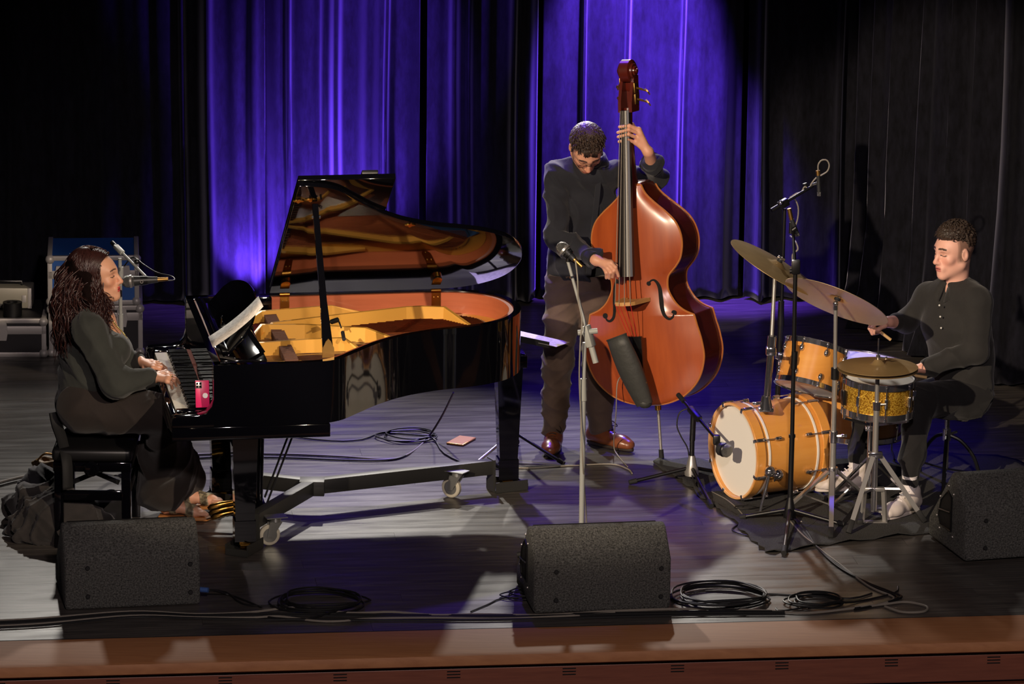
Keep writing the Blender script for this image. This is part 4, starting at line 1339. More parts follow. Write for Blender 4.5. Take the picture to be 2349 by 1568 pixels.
mic('microphone', 'vocal microphone with grey ball grille on the grey stand', hd, tl_, .029)

# pianist's vocal stand
c = P(283, 1085)
ms = thing('microphone_stand', 'grey boom stand holding the vocal microphone for the pianist', 'stand', (c.x, c.y, 0))
tripod(ms, c, [c + Vector((.24, .14, .012)), c + Vector((-.26, .1, .012)), c + Vector((.05, -.27, .012))], .07, 'grey_paint')
top_ = PY(275, 592, c.y)
MB().cyl((c.x, c.y, .05), PY(277, 720, c.y), .012, n=16).build('lower_tube', 'grey_paint', ms)
MB().cyl(PY(277, 730, c.y), top_, .009, n=16).build('upper_tube', 'grey_paint', ms)
MB().cyl(PY(277, 640, c.y), PY(277, 612, c.y), .013, n=14).build('height_grip', 'grey_paint', ms)
b0 = PY(257, 556, c.y - .05); b1 = PY(334, 634, c.y - .30)
MB().cyl(b0, b1, .007, n=12).build('boom', 'grey_paint', ms)
MB().cyl(b0, b0.lerp(b1, .10), .011, n=12).build('boom_end_cap', 'satin_black', ms)
MB().bar(b0.lerp(b1, .10), b0.lerp(b1, .32), .026, .02, bev=.004).build('boom_clamp', 'clamp_grey', ms)
MB().sphere(b0.lerp(b1, .62) + Vector((.02, 0, .01)), .014).build('clip_joint', 'satin_black', ms)
hd = PY(281, 646, c.y - .32); tl_ = PY(362, 641, c.y - .32)
mcl = hd.lerp(tl_, .62)
MB().cyl(b1, mcl, .009, n=10).cyl(hd.lerp(tl_, .52), hd.lerp(tl_, .72), .024, .021, 16).build('mic_clip', 'satin_black', ms)
m_ = mic('microphone', 'black vocal microphone in front of the pianist face', hd, tl_, .030)
MB(Matrix.Translation(PY(325, 646, c.y - .345)) @ Matrix.Rotation(PI / 2, 4, 'X')).lathe([(.005, 0), (.008, 0), (.008, .003), (.005, .003)], n=18).build('emblem', 'silver', m_)

# overhead stand in front of the drums
c = P(1811, 1196)
ms = thing('microphone_stand', 'tall black overhead stand rising in front of the bass drum', 'stand', (c.x, c.y, 0))
tripod(ms, c, [P(1697, 1186, .012), P(1937, 1203, .012), P(1798, 1268, .012)], .062, 'satin_black', r=.010)
A = lambda px, py, dy=0: PY(px, py, c.y + dy)
MB().cyl((c.x, c.y, .05), A(1817, 1000), .0125, n=16).build('lower_tube', 'satin_black', ms)
MB().cyl(A(1817, 1010), A(1825, 600), .010, n=16).build('upper_tube', 'satin_black', ms)
MB().cyl(A(1817, 996), A(1817, 1003), .016, n=14).build('joint_ring', 'satin_black', ms)
MB().cyl(A(1821, 845), A(1823, 806), .015, n=14).build('height_grip', 'satin_black', ms)
MB().bar(A(1825, 628), A(1826, 596), .038, .04, bev=.006).build('boom_clamp', 'satin_black', ms)
MB().cyl(A(1826, 622) + Vector((-.03, 0, 0)), A(1834, 622), .012, n=12).build('clamp_knob', 'satin_black', ms)
MB().cyl(A(1823, 600), A(1819, 520, .25), .0075, n=12).build('boom', 'satin_black', ms)
m = MB(); m.cyl(A(1818, 528, .22), A(1826, 522, .22), .011, n=10); m.cyl(A(1815, 510, .25), A(1814, 535, .25), .010, n=10); m.build('clip_joint', 'satin_black', ms)
t = thing('microphone', 'slim condenser microphone hanging beside the tall black stand', 'microphone', matrix=Matrix.Translation(A(1815, 505, .24)))
MB().cyl(A(1810, 478, .24), A(1816, 505, .24), .010, n=14).build('plug', 'dull_brass', t)
MB().cyl(A(1816, 503, .24), A(1828, 536, .24), .011, n=14).build('body', 'mic_body', t)
MB().cyl(A(1828, 535, .24), A(1830, 541, .24), .0112, .010, n=14).build('grille', 'mic_grille', t)

# second overhead stand behind the kit
c = P(1778, 1055)
ms = thing('microphone_stand', 'black overhead boom stand standing behind the bass drum', 'stand', (c.x, c.y, 0))
A2 = lambda px, py, dy=0: PY(px, py, c.y + dy)
tripod(ms, c, [c + Vector((.24, .12, .012)), c + Vector((-.24, .12, .012)), c + Vector((0, -.2, .012))], .07, 'satin_black')
MB().cyl((c.x, c.y, .05), A2(1793, 690), .0135, n=16).build('lower_tube', 'satin_black', ms)
MB().cyl(A2(1793, 700), A2(1800, 478), .0085, n=16).build('upper_tube', 'satin_black', ms)
MB().cyl(A2(1791, 745), A2(1792, 690), .017, .014, n=14).build('height_grip', 'satin_black', ms)
b0 = A2(1770, 483, -.05); b1 = A2(1868, 424, .05)
MB().cyl(b0, b1, .0075, n=12).build('boom', 'satin_black', ms)
MB().cyl(b0, b0.lerp(b1, .2), .013, n=12).build('counterweight', 'satin_black', ms)
MB().bar(b0.lerp(b1, .17), b0.lerp(b1, .38), .03, .04, bev=.006).build('boom_clamp', 'satin_black', ms)
MB().sphere(b0.lerp(b1, .2) + Vector((0, -.02, .02)), .011).build('clamp_knob', 'chrome', ms)
m = MB(); m.cyl(A2(1860, 426, .05), A2(1878, 420, .05), .010, n=10); m.cyl(A2(1846, 420, .05), A2(1850, 432, .05), .011, n=10); m.build('mic_clip', 'satin_black', ms)
t = thing('microphone', 'slim condenser microphone hanging at the end of the rear boom', 'microphone', matrix=Matrix.Translation(A2(1877, 400, .04)))
MB().cyl(A2(1876, 391, .04), A2(1877, 402, .04), .0105, n=14).build('plug', 'dull_brass', t)
MB().cyl(A2(1877, 402, .04), A2(1879, 441, .04), .0105, n=14).build('body', 'mic_body', t)
MB().cyl(A2(1879, 440, .04), A2(1879, 449, .04), .0108, .0098, n=14).build('grille', 'mic_grille', t)
lp_ = [A2(x, y, .04) for x, y in ((1877, 392), (1877, 378), (1884, 368), (1896, 367), (1902, 378), (1898, 392), (1885, 401), (1872, 408), (1862, 420), (1856, 433), (1846, 428), (1838, 440), (1826, 444), (1812, 455), (1808, 470), (1813, 452), (1823, 456), (1831, 475), (1830, 500), (1824, 520))]
o = MB().tube(spline(lp_, 5), .0038, 7).build('microphone_cable', 'cable_grey'); tag(o, 'grey cable looping over the rear overhead microphone', 'cable')
lp_ = [A(x, y, d) for x, y, d in ((1813, 541, .2), (1818, 545, .1), (1826, 556, 0), (1830, 572, -.02), (1818, 585, -.02), (1820, 620, -.02), (1821, 700, -.018), (1818, 900, -.018), (1817, 998, -.018), (1821, 1030, -.02), (1832, 1080, -.03), (1841, 1130, -.03), (1842, 1165, -.03), (1838, 1195, 0))]
lp_[-1] = P(1838, 1196, .008)
o = MB().tube(spline(lp_, 5), .0042, 7).build('microphone_cable', 'cable_grey'); tag(o, 'grey cable running down the tall stand before the bass drum', 'cable')

# kick drum microphone on a short stand
c = P(1586, 1105)
ms = thing('microphone_stand', 'short black stand with boom aimed at the bass drum head', 'stand', (c.x, c.y, 0))
A3 = lambda px, py, dy=0: PY(px, py, c.y + dy)
tripod(ms, c, [P(1443, 1106, .012), P(1632, 1160, .012), P(1652, 1083, .012)], .075, 'satin_black', r=.009, hub_r=.034)
ms.children[0].data.materials[0] = MATS['brushed_steel']
MB().cyl((c.x, c.y, .06), A3(1588, 1000), .012, n=14).build('lower_tube', 'satin_black', ms)
MB().cyl(A3(1588, 1010), A3(1591, 945), .014, n=14).build('height_grip', 'satin_black', ms)
b0 = A3(1556, 905, .0); b1 = PY(1644, 1008, BD0.y - .10)
MB().cyl(b0, b1, .0075, n=12).build('boom', 'satin_black', ms)
MB().cyl(b0, b0.lerp(b1, .15), .012, n=12).build('counterweight', 'rubber', ms)
MB().bar(b0.lerp(b1, .30), b0.lerp(b1, .56), .03, .03, bev=.006).build('boom_clamp', 'satin_black', ms)
kh = PY(1661, 1029, BD0.y - .13)
MB().cyl(b1, kh + Vector((-.03, 0, .01)), .008, n=10).box(b1, (.035, .03, .05), bev=.008).build('mic_clip', 'satin_black', ms)
t = thing('kick_microphone', 'stubby black microphone in front of the white bass drum head', 'microphone', matrix=Matrix.Translation(kh))
T = frame((.72, -.5, -.1), None, kh + Vector((-.028, .02, 0)))
MB(T).lathe([(0, 0), (.026, .002), (.033, .012), (.034, .03)], n=24).build('body', 'mic_body', t)
MB(T).lathe([(.034, .03), (.036, .034), (.036, .04), (.034, .044)], n=24).build('rim', 'satin_black', t)
MB(T).lathe([(.034, .044), (.033, .058), (.024, .068), (0, .07)], n=24).build('grille', 'mic_grille', t)
o = MB().tube(spline([A3(1585, 935), A3(1560, 945), A3(1553, 975), A3(1562, 1000), A3(1578, 1030), A3(1584, 1075), P(1600, 1120, .006), P(1640, 1150, .006), P(1690, 1180, .006)], 6), .0035, 7).build('microphone_cable', 'cable_black'); tag(o, 'thin black cable hanging from the short bass drum microphone stand', 'cable')

# ------------------------------------------------------------------ music stand of the bassist
c = P(1178, 1048)
mst = thing('music_stand', 'folding music stand with sheet music beside the piano tail', 'music stand', (c.x, c.y, 0))
tripod(mst, c, [P(1078, 1073, .01), P(1294, 1063, .01), c + Vector((.02, .25, .01))], .13, 'satin_black', hub=False, r=.008)
mst.children[0].data.materials[0] = MATS['brushed_steel']
DZ = PY(1200, 775, c.y).z
MB().cyl((c.x, c.y, .10), (c.x, c.y, DZ - .02), .010, n=14).build('pole', 'satin_black', mst)
TD = Matrix.Translation((c.x + .04, c.y, DZ)) @ Matrix.Rotation(math.radians(-14), 4, 'Z') @ Matrix.Rotation(math.radians(8), 4, 'Y') @ Matrix.Rotation(math.radians(-6), 4, 'X')
m = MB(TD)
for k in range(5): m.bar((-.16, -.11 + .055 * k, 0), (.16, -.11 + .055 * k, 0), .008, .004)
m.bar((-.16, -.11, 0), (-.16, .11, 0), .008, .004); m.bar((.16, -.11, 0), (.16, .11, 0), .008, .004); m.bar((0, -.11, 0), (0, .11, 0), .012, .006)
m.box((0, -.115, .012), (.32, .004, .03))
m.build('desk', 'satin_black', mst, smooth=False)
for k, (dx, rot) in enumerate(((-.02, 4), (.03, -5))):
    o = MB(TD @ Matrix.Translation((dx, 0, .008 + .004 * k)) @ Matrix.Rotation(math.radians(rot), 4, 'Z')).box((0, 0, 0), (.36, .22, .0016)).build('sheet_music', 'paper', smooth=False)
    tag(o, ('lower' if k == 0 else 'upper') + ' white music sheet lying on the folding music stand', 'sheet music')

# ------------------------------------------------------------------ stage monitors
mat('monitor_carpet', (36, 36, 35), 0.95, noise=(130.0, (112, 112, 108), 0.35, ONE), bump=(220.0, 1.0, ONE))
mat('grille_mesh', (12, 12, 13), 0.6, 0.3, bump=(500.0, 0.8, ONE))
def wedge(label, T, w, cut=0.0, h=.355):
    t = thing('stage_monitor', label, 'speaker', matrix=T, group='floor monitors along the stage edge')
    prof = [(0, 0), (0, .235), (.14, h), (.19, h), (.47, .09), (.47, 0)]
    TX = Matrix(((0, 0, 1, 0), (1, 0, 0, 0), (0, 1, 0, 0), (0, 0, 0, 1)))
    MB(TX).prism(prof, -w / 2, w / 2, bev=.014).build('cabinet', 'monitor_carpet', t, world=False, angle=50)
    g = MB(Matrix.Translation((0, .33, .225)) @ Matrix.Rotation(math.radians(-43), 4, 'X')).box((0, 0, .012), (w - .06, .33, .008), bev=.003)
    g.build('front_grille', 'grille_mesh', t, world=False)
    for x in (-w / 2 + .10, w / 2 - .045):
        for z in (.06, .19):
            MB(Matrix.Translation((x, -.002, z)) @ Matrix.Rotation(PI / 2, 4, 'X')).lathe([(0, .008), (.008, .007), (.011, 0), (0, 0)], n=12).build('rubber_foot', 'rubber', t, world=False)
    return t
def wedge_at(label, pl, pr, w):
    a = P(*pl); b = P(*pr); c = (a + b) / 2; d = b - a
    return wedge(label, Matrix.Translation(c) @ Matrix.Rotation(math.atan2(d.y, d.x), 4, 'Z'), w or d.length)
wl = wedge_at('grey carpeted stage monitor standing below the piano bench', (150, 1400), (460, 1386), None)
wc = wedge_at('grey carpeted stage monitor standing below the grey microphone stand', (1224, 1408), (1538, 1396), None)
wr = wedge('grey carpeted stage monitor with side handle near the drum rug', Matrix.Translation(P(2212, 1292) + Vector((0, 0, .008))) @ Matrix.Rotation(math.radians(16), 4, 'Z') @ Matrix.Translation((.31, 0, 0)), .62, h=.38)
# side handles
for t, w, sx in ((wc, None, -1), (wr, .62, -1)):
    wv = max(v.co.x for v in t.children[0].data.vertices)
    TX = Matrix(((0, 0, 1, 0), (1, 0, 0, 0), (0, 1, 0, 0), (0, 0, 0, 1)))
    hpl = [(.17, .10), (.30, .10), (.33, .14), (.30, .22), (.22, .28), (.17, .26)]
    MB(TX).prism(hpl, -wv - .004, -wv + .006).build('side_handle', 'grille_mesh', t, world=False, smooth=False)
    MB(TX).tube([(x, y, -wv - .004) for x, y in hpl], .005, 6, closed=True).build('handle_rim', 'satin_black', t, world=False)
    MB(TX).tube([(.17, .19, -wv - .010), (.32, .17, -wv - .010)], .005, 6).build('handle_bar', 'satin_black', t, world=False)
    for hx0, hy0 in hpl:
        MB(Matrix.Translation((-wv - .003, .245 + 1.27 * (hx0 - .245), .18 + 1.27 * (hy0 - .18)))).sphere((0, 0, 0), .0055, n=8, m=6).build('screw', 'silver', t, world=False)

# ------------------------------------------------------------------ flight cases at the back
mat('case_blue', (30, 84, 158), 0.5)
mat('case_black', (22, 20, 24), 0.6)
mat('case_alu', (176, 172, 168), 0.45, 0.3)
mat('alu_sheet', (150, 146, 132), 0.45, 0.3)
def flight(label, T, w, d, h, panel, lid=.75, latches=(.5,)):
    t = thing('flight_case', label, 'case', matrix=T, group='flight cases at the back')
    MB().box((0, 0, h / 2), (w - .012, d - .012, h - .012)).build('body', panel, t, world=False, smooth=False)
    for x in (-1, 1):
        for y in (-1, 1): MB().box((x * (w / 2 - .012), y * (d / 2 - .012), h / 2), (.026, .026, h), bev=.003).build('edge_strip', 'case_alu', t, world=False)
    for z in (.012, h - .012, h * lid):
        MB().box((0, -d / 2 + .012, z), (w, .026, .026 if z != h * lid else .045), bev=.003).build('edge_strip', 'case_alu', t, world=False)
        for x in (-1, 1):
            if z != h * lid: MB().box((x * (w / 2 - .012), 0, z), (.026, d, .026), bev=.003).build('edge_strip', 'case_alu', t, world=False)
    for x in (-1, 1):
        for z in (.018, h - .018):
            MB().sphere((x * (w / 2 - .014), -d / 2 + .010, z), .026, n=12, m=8).build('ball_corner', 'case_alu', t, world=False)
    for f in latches:
        x = -w / 2 + w * f
        pr = [(x - .022, h * lid - .055), (x + .022, h * lid - .055), (x + .030, h * lid - .01), (x + .022, h * lid + .05), (x - .022, h * lid + .05), (x - .030, h * lid - .01)]
        MB(Matrix(((1, 0, 0, 0), (0, 0, 1, 0), (0, 1, 0, 0), (0, 0, 0, 1)))).prism(pr, -d / 2 - .012, -d / 2 + .004).box((0, 0, 0), (.0, .0, .0)).build('latch', 'case_alu', t, world=False, smooth=False)
    return t
ca = P(210, 818); rz = math.radians(5)
pitch_ = F_ = None
w1 = (P(320, 818) - P(105, 818)).length
h1 = PY(210, 702, ca.y).z
flight('black flight case with metal edges under the blue flight case', Matrix.Translation(ca + Vector((0, .28, 0))) @ Matrix.Rotation(rz, 4, 'Z'), w1, .5, h1 - .006, 'case_black', .78, (.25, .78))
h2 = PY(208, 590, ca.y).z - h1
flight('blue flight case with metal edges on top of a black case', Matrix.Translation(ca + Vector((-.01, .28, h1))) @ Matrix.Rotation(rz, 4, 'Z'), w1 * .97, .5, h2, 'case_blue', .62, (.14, .85))
cb2 = P(20, 822)
h3 = PY(50, 735, cb2.y).z
w3 = .62
x1 = P(100, 820).x
ct = flight('low black flight case with metal edges beside the stacked blue case', Matrix.Translation((x1 - w3 / 2, cb2.y + .28, 0)) @ Matrix.Rotation(math.radians(3), 4, 'Z'), w3, .5, h3, 'case_black', .70, (.62,))
# aluminium case standing on it
h4 = PY(40, 655, cb2.y + .35).z - h3
xr = PY(75, 690, cb2.y + .35).x
ac = thing('metal_case', 'scuffed aluminium carrying case standing behind the tape roll', 'case', (xr - .22, cb2.y + .37, h3))
MB().box((0, 0, h4 / 2), (.44, .16, h4 - .004), bev=.006).build('body', 'alu_sheet', ac, world=True) if False else MB(ROOTM[ac.name]).box((0, 0, h4 / 2), (.44, .16, h4), bev=.006).build('body', 'alu_sheet', ac)
for x in (-.21, .21): MB(ROOTM[ac.name]).box((x, -.078, h4 / 2), (.022, .008, h4), bev=.002).build('edge_strip', 'case_alu', ac)
MB(ROOTM[ac.name]).tube([(.02, 0, h4), (.02, 0, h4 + .02), (.16, 0, h4 + .02), (.16, 0, h4)], .008, 8).build('handle', 'satin_black', ac)
MB(ROOTM[ac.name]).box((.18, -.082, h4 - .06), (.024, .006, .04), bev=.002).build('latch', 'case_alu', ac)
tr_ = PY(29, 733, cb2.y + .12)
o = MB(Matrix.Translation((tr_.x, tr_.y, h3))).lathe([(.03, 0), (.052, 0), (.052, .075), (.03, .075), (.03, 0)], n=32).build('tape_roll', 'satin_black', None)
tag(o, 'roll of black tape standing on the low flight case', 'tape')

# ------------------------------------------------------------------ cables on the floor
def cable(label, pts, r=.005, m='cable_black', n=6, z=None):
    q = []
    for i, p in enumerate(pts):
        zz = (p[2] if len(p) > 2 else r + .001)
        q.append(P(p[0], p[1], zz))
    o = MB().tube(spline(q, n), r, 6).build('floor_cable', m)
    return tag(o, label, 'cable')
def coil(label, px, py, rx, n, seed, r=.0045, m='cable_black', tail=(), lead=(), tilt=.25):
    rd_ = random.Random(seed)
    c = P(px, py); pts = [P(x, y, r + .001) for x, y in lead]
    for k in range(n * 10):
        a = 2 * PI * k / 10
        rr = rx * (1 + rd_.uniform(-.10, .08) + .05 * math.sin(k * .13))
        pts.append(c + Vector((rr * math.cos(a) + .02 * math.sin(k * .31), rr * .85 * math.sin(a) + .02 * math.cos(k * .27), r + .001 + .0085 * k / 10 * .6)))
    pts += [P(x, y, r + .001) for x, y in tail]
    o = MB().tube(spline(pts, 3), r, 6).build('cable_coil', m)
    return tag(o, label, 'cable')
coil('loosely coiled black cable on the floor behind the piano', 935, 1003, .135, 3, 1, tail=((1000, 1012), (1020, 1040), (1080, 1068), (1130, 1074), (1220, 1070), (1330, 1066)), lead=((650, 998), (760, 1010), (830, 1007), (880, 992)))
coil('coiled black cable beside the monitor below the piano', 735, 1385, .185, 5, 2, lead=((470, 1352), (520, 1358), (560, 1385), (640, 1388)), tail=((700, 1420), (600, 1412)))
coil('large coiled black cable at the right foot of the middle monitor', 1650, 1375, .20, 7, 3, tail=((1760, 1362), (1850, 1366), (1950, 1372), (2000, 1360)), lead=((1540, 1372), (1560, 1380)))
coil('small coiled black cable near the stage edge before the drum rug', 1872, 1382, .115, 4, 4, tail=((1960, 1380), (2050, 1360), (2060, 1345)), lead=((1780, 1395), (1800, 1400)))
coil('thin black cable looped at the left side of the middle monitor', 1190, 1368, .065, 3, 8, r=.0035, lead=((1080, 1402), (1120, 1385), (1150, 1372)), tail=((1215, 1385),))
coil('thin black cable looped on the rug beside the bass drum', 1718, 1167, .05, 2, 9, r=.003, lead=((1650, 1150), (1680, 1160)), tail=((1765, 1160),))
for k, (dy, m_, r_) in enumerate(((0, 'cable_grey', .0055), (7, 'cable_black', .006), (12, 'cable_grey', .005), (16, 'cable_black', .006), (3, 'cable_black', .005))):
    pts = [(-60, 1425 + dy), (90, 1418 + dy), (300, 1402 + dy * .8), (450, 1408 + dy * .6), (570, 1404 + dy)]
    if k == 0: pts += [(680, 1393), (800, 1405), (900, 1403), (1000, 1410), (1100, 1408), (1250, 1410), (1400, 1401), (1560, 1396), (1720, 1398), (1850, 1405), (1960, 1394), (2030, 1385), (2080, 1380), (2125, 1390), (2118, 1402), (2070, 1403), (2030, 1390)]
    elif k == 2: pts += [(640, 1413), (720, 1423), (780, 1424), (850, 1418), (1000, 1416), (1150, 1418), (1300, 1412), (1430, 1404), (1560, 1402)]
    else: pts += [(700, 1404 + dy), (900, 1406 + dy), (1150, 1408 + dy * .8), (1400, 1403 + dy * .7), (1600, 1400 + dy * .6), (1800, 1400 + dy * .5)]
    cable(('pale grey cable running the length of the stage edge', 'black cable beside the pale one along the stage edge', 'second grey cable bowing toward the stage edge', 'black cable nearest the wooden nosing', 'black cable passing close behind the monitors')[k], pts, r_, m_)
for k, off in enumerate((0, 9, 17)):
    cable(('pale cable of the bundle leaving the drum rug', 'middle black cable of the bundle leaving the drum rug', 'lower black cable of the bundle leaving the drum rug')[k],
          [(1800 + off, 1180 - off * .3), (1835 + off, 1220), (1870 + off * .4, 1250 + off * .4), (1925, 1292 + off * .5), (1980 + off * .5, 1335), (2010 + off * 2, 1352 + off * .3), (2050 + off, 1370), (2020 - off, 1385 + off * .2), (1960, 1392 + off * .3)], .005, 'cable_grey' if k == 0 else 'cable_black')
for k, off in enumerate((0, 8)):
    cable(('pale cable' if k else 'grey cable') + (' running under the piano next to the wall side' if k else ' running under the piano toward the bench'), [(-20, 1110 + off), (60, 1090 + off), (200, 1065 + off), (420, 1044 + off), (520, 1040 + off), (660, 1041 + off), (780, 1046 + off), (880, 1052 + off * .3), (930, 1044), (975, 1010), (1010, 960, .12), (1040, 900, .30)], .0055, 'cable_grey' if k == 0 else 'cable_black')
cable('thin grey cable on the floor between piano leg and microphone stand', [(1090, 1068), (1200, 1073), (1300, 1068), (1400, 1064), (1440, 1075), (1450, 1085)], .0038, 'cable_grey')
cable('dark cable crossing behind the grey microphone stand', [(1000, 1070), (1150, 1072), (1280, 1067), (1345, 1066)], .004)
cable('thin black cable lying on the rug beneath the tall stand', [(1697, 1200), (1680, 1215), (1720, 1228), (1800, 1226), (1860, 1205), (1880, 1190), (1910, 1215), (1940, 1225)], .0035)
cable('thin cable from the bass drum stand across the rug', [(1632, 1128), (1665, 1145), (1690, 1165), (1705, 1182)], .004, 'cable_grey')
cable('blue plugged cable leaving the left monitor', [(462, 1351, .05), (490, 1354, .04), (520, 1362), (545, 1370), (600, 1392)], .0045)
o = MB().cyl(P(455, 1351, .05), P(478, 1353, .05), .012, n=12).build('cable_plug', mat('plug_blue', (60, 90, 150), .4)); tag(o, 'blue round plug at the side of the left monitor', 'plug')
# microphone cables of the two vocal stands
yy = P(1333, 1283).y
o = MB().tube(spline([PY(1320, 596, yy + .04), PY(1325, 640, yy), PY(1327, 690, yy), PY(1335, 735, yy - .03), PY(1331, 790, yy - .04), PY(1329, 870, yy - .03), PY(1333, 960, yy - .02), PY(1338, 1080, yy - .02), P(1345, 1200, .10), P(1335, 1275, .008)], 6), .0035, 7).build('microphone_cable', 'cable_grey'); tag(o, 'grey cable hanging down the grey microphone stand', 'cable')
yy = P(283, 1085).y - .32
o = MB().tube(spline([PY(366, 641, yy), PY(385, 643, yy), PY(400, 641, yy + .02), PY(392, 633, yy + .05), PY(360, 625, yy + .1), PY(330, 607, yy + .2), PY(305, 590, yy + .27), PY(285, 610, yy + .3)], 6), .0035, 7).build('microphone_cable', 'cable_black'); tag(o, 'black cable arching from the pianist microphone to its boom', 'cable')
o = MB().tube(spline([BM @ Vector((-.10, -.06, Z0 + .16)), PY(1416, 880, -.12), PY(1413, 950, -.12), P(1408, 1020, .05), P(1418, 1045, .005), P(1440, 1070, .005)], 6), .0028, 6).build('pickup_cable', 'cable_grey'); tag(o, 'thin pale cable hanging from the double bass to the floor', 'cable')
# microphones clipped inside the piano
pt = PMI @ P(775, 735, 1.0)
t = thing('piano_microphone', 'tiny black clip microphone above the piano strings', 'microphone', matrix=Matrix.Translation(P(775, 735, 1.0)))
MB().tube([P(752, 742, .99), P(765, 735, 1.0), P(778, 738, .98), P(783, 752, .955)], .004, 8).build('gooseneck', 'cable_black', t)
MB().cyl(P(760, 738, .995), P(775, 733, 1.0), .012, n=14).build('shock_mount', 'satin_black', t)
MB().cyl(P(786, 762, .955), P(789, 778, .94), .009, n=12).build('capsule', 'mic_body', t)
# ================================================================== people: smooth-blended body surfaces
def npv(p): return np.array((p[0], p[1], p[2]), dtype=np.float32)
class Field:
    def __init__(s, h):
        s.h = h; s.pr = []
    def cap(s, a, b, ra, rb=None, k=.012, side=None, ratio=1.0):
        s.pr.append(('c', npv(a), npv(b), ra, ra if rb is None else rb, k, None if side is None else npv(Vector(side).normalized()), ratio)); return s
    def chain(s, pts, rs, k=.012, side=None, ratio=1.0):
        for i in range(len(pts) - 1): s.cap(pts[i], pts[i + 1], rs[i], rs[i + 1], k, side, ratio)
        return s
    def ell(s, c, r, R=None, k=.012, sub=False):
        R = np.eye(3, dtype=np.float32) if R is None else np.array(R, dtype=np.float32)
        s.pr.append(('s' if sub else 'e', npv(c), npv(r), R, k)); return s
    def mesh(s):
        h = s.h
        los = []; his = []
        for p in s.pr:
            if p[0] == 'c':
                m = max(p[3], p[4]) * max(1, p[7]) + p[5] + 2 * h
                los.append(np.minimum(p[1], p[2]) - m); his.append(np.maximum(p[1], p[2]) + m)
            elif p[0] == 'e':
                m = max(p[2]) + p[4] + 2 * h
                los.append(p[1] - m); his.append(p[1] + m)
        lo = np.min(los, 0); hi = np.max(his, 0)
        n = np.ceil((hi - lo) / h).astype(int) + 2
        g = np.full(n, 1.0, dtype=np.float32)
        for p in s.pr:
            if p[0] == 'c':
                m = max(p[3], p[4]) * max(1, p[7]) + p[5] + 2 * h
                a = np.minimum(p[1], p[2]) - m; b = np.maximum(p[1], p[2]) + m
            else:
                m = max(p[2]) + p[4] + 2 * h
                a = p[1] - m; b = p[1] + m
            i0 = np.maximum(0, np.floor((a - lo) / h).astype(int)); i1 = np.minimum(n, np.ceil((b - lo) / h).astype(int) + 1)
            if np.any(i1 <= i0): continue
            X, Y, Z = [lo[q] + h * np.arange(i0[q], i1[q], dtype=np.float32) for q in range(3)]
            dx = X[:, None, None]; dy = Y[None, :, None]; dz = Z[None, None, :]
            sl = tuple(slice(i0[q], i1[q]) for q in range(3))
            if p[0] == 'c':
                A, B = p[1], p[2]; ba = B - A; L2 = float(ba @ ba) + 1e-9
                t = np.clip(((dx - A[0]) * ba[0] + (dy - A[1]) * ba[1] + (dz - A[2]) * ba[2]) / L2, 0, 1)
                wx = dx - A[0] - t * ba[0]; wy = dy - A[1] - t * ba[1]; wz = dz - A[2] - t * ba[2]
                d2 = wx * wx + wy * wy + wz * wz
                if p[6] is not None:
                    sd = p[6]; ws = wx * sd[0] + wy * sd[1] + wz * sd[2]
                    d2 = d2 - ws * ws * (1 - 1 / p[7] ** 2)
                d = np.sqrt(np.maximum(d2, 0)) - (p[3] + (p[4] - p[3]) * t)
                k = p[5]
            else:
                C, r, R, k = p[1:5]
                q0 = (dx - C[0]) * R[0, 0] + (dy - C[1]) * R[0, 1] + (dz - C[2]) * R[0, 2]
                q1 = (dx - C[0]) * R[1, 0] + (dy - C[1]) * R[1, 1] + (dz - C[2]) * R[1, 2]
                q2 = (dx - C[0]) * R[2, 0] + (dy - C[1]) * R[2, 1] + (dz - C[2]) * R[2, 2]
                k0 = np.sqrt((q0 / r[0]) ** 2 + (q1 / r[1]) ** 2 + (q2 / r[2]) ** 2)
                k1 = np.sqrt((q0 / r[0] ** 2) ** 2 + (q1 / r[1] ** 2) ** 2 + (q2 / r[2] ** 2) ** 2) + 1e-6
                d = k0 * (k0 - 1) / k1
            cur = g[sl]
            if p[0] == 's':
                d = -d
                hh_ = np.maximum(k - np.abs(cur - d), 0) / k
                g[sl] = np.maximum(cur, d) + hh_ * hh_ * k * .25
            else:
                hh_ = np.maximum(k - np.abs(cur - d), 0) / k
                g[sl] = np.minimum(cur, d) - hh_ * hh_ * k * .25
        return surfnet(g, lo, h)
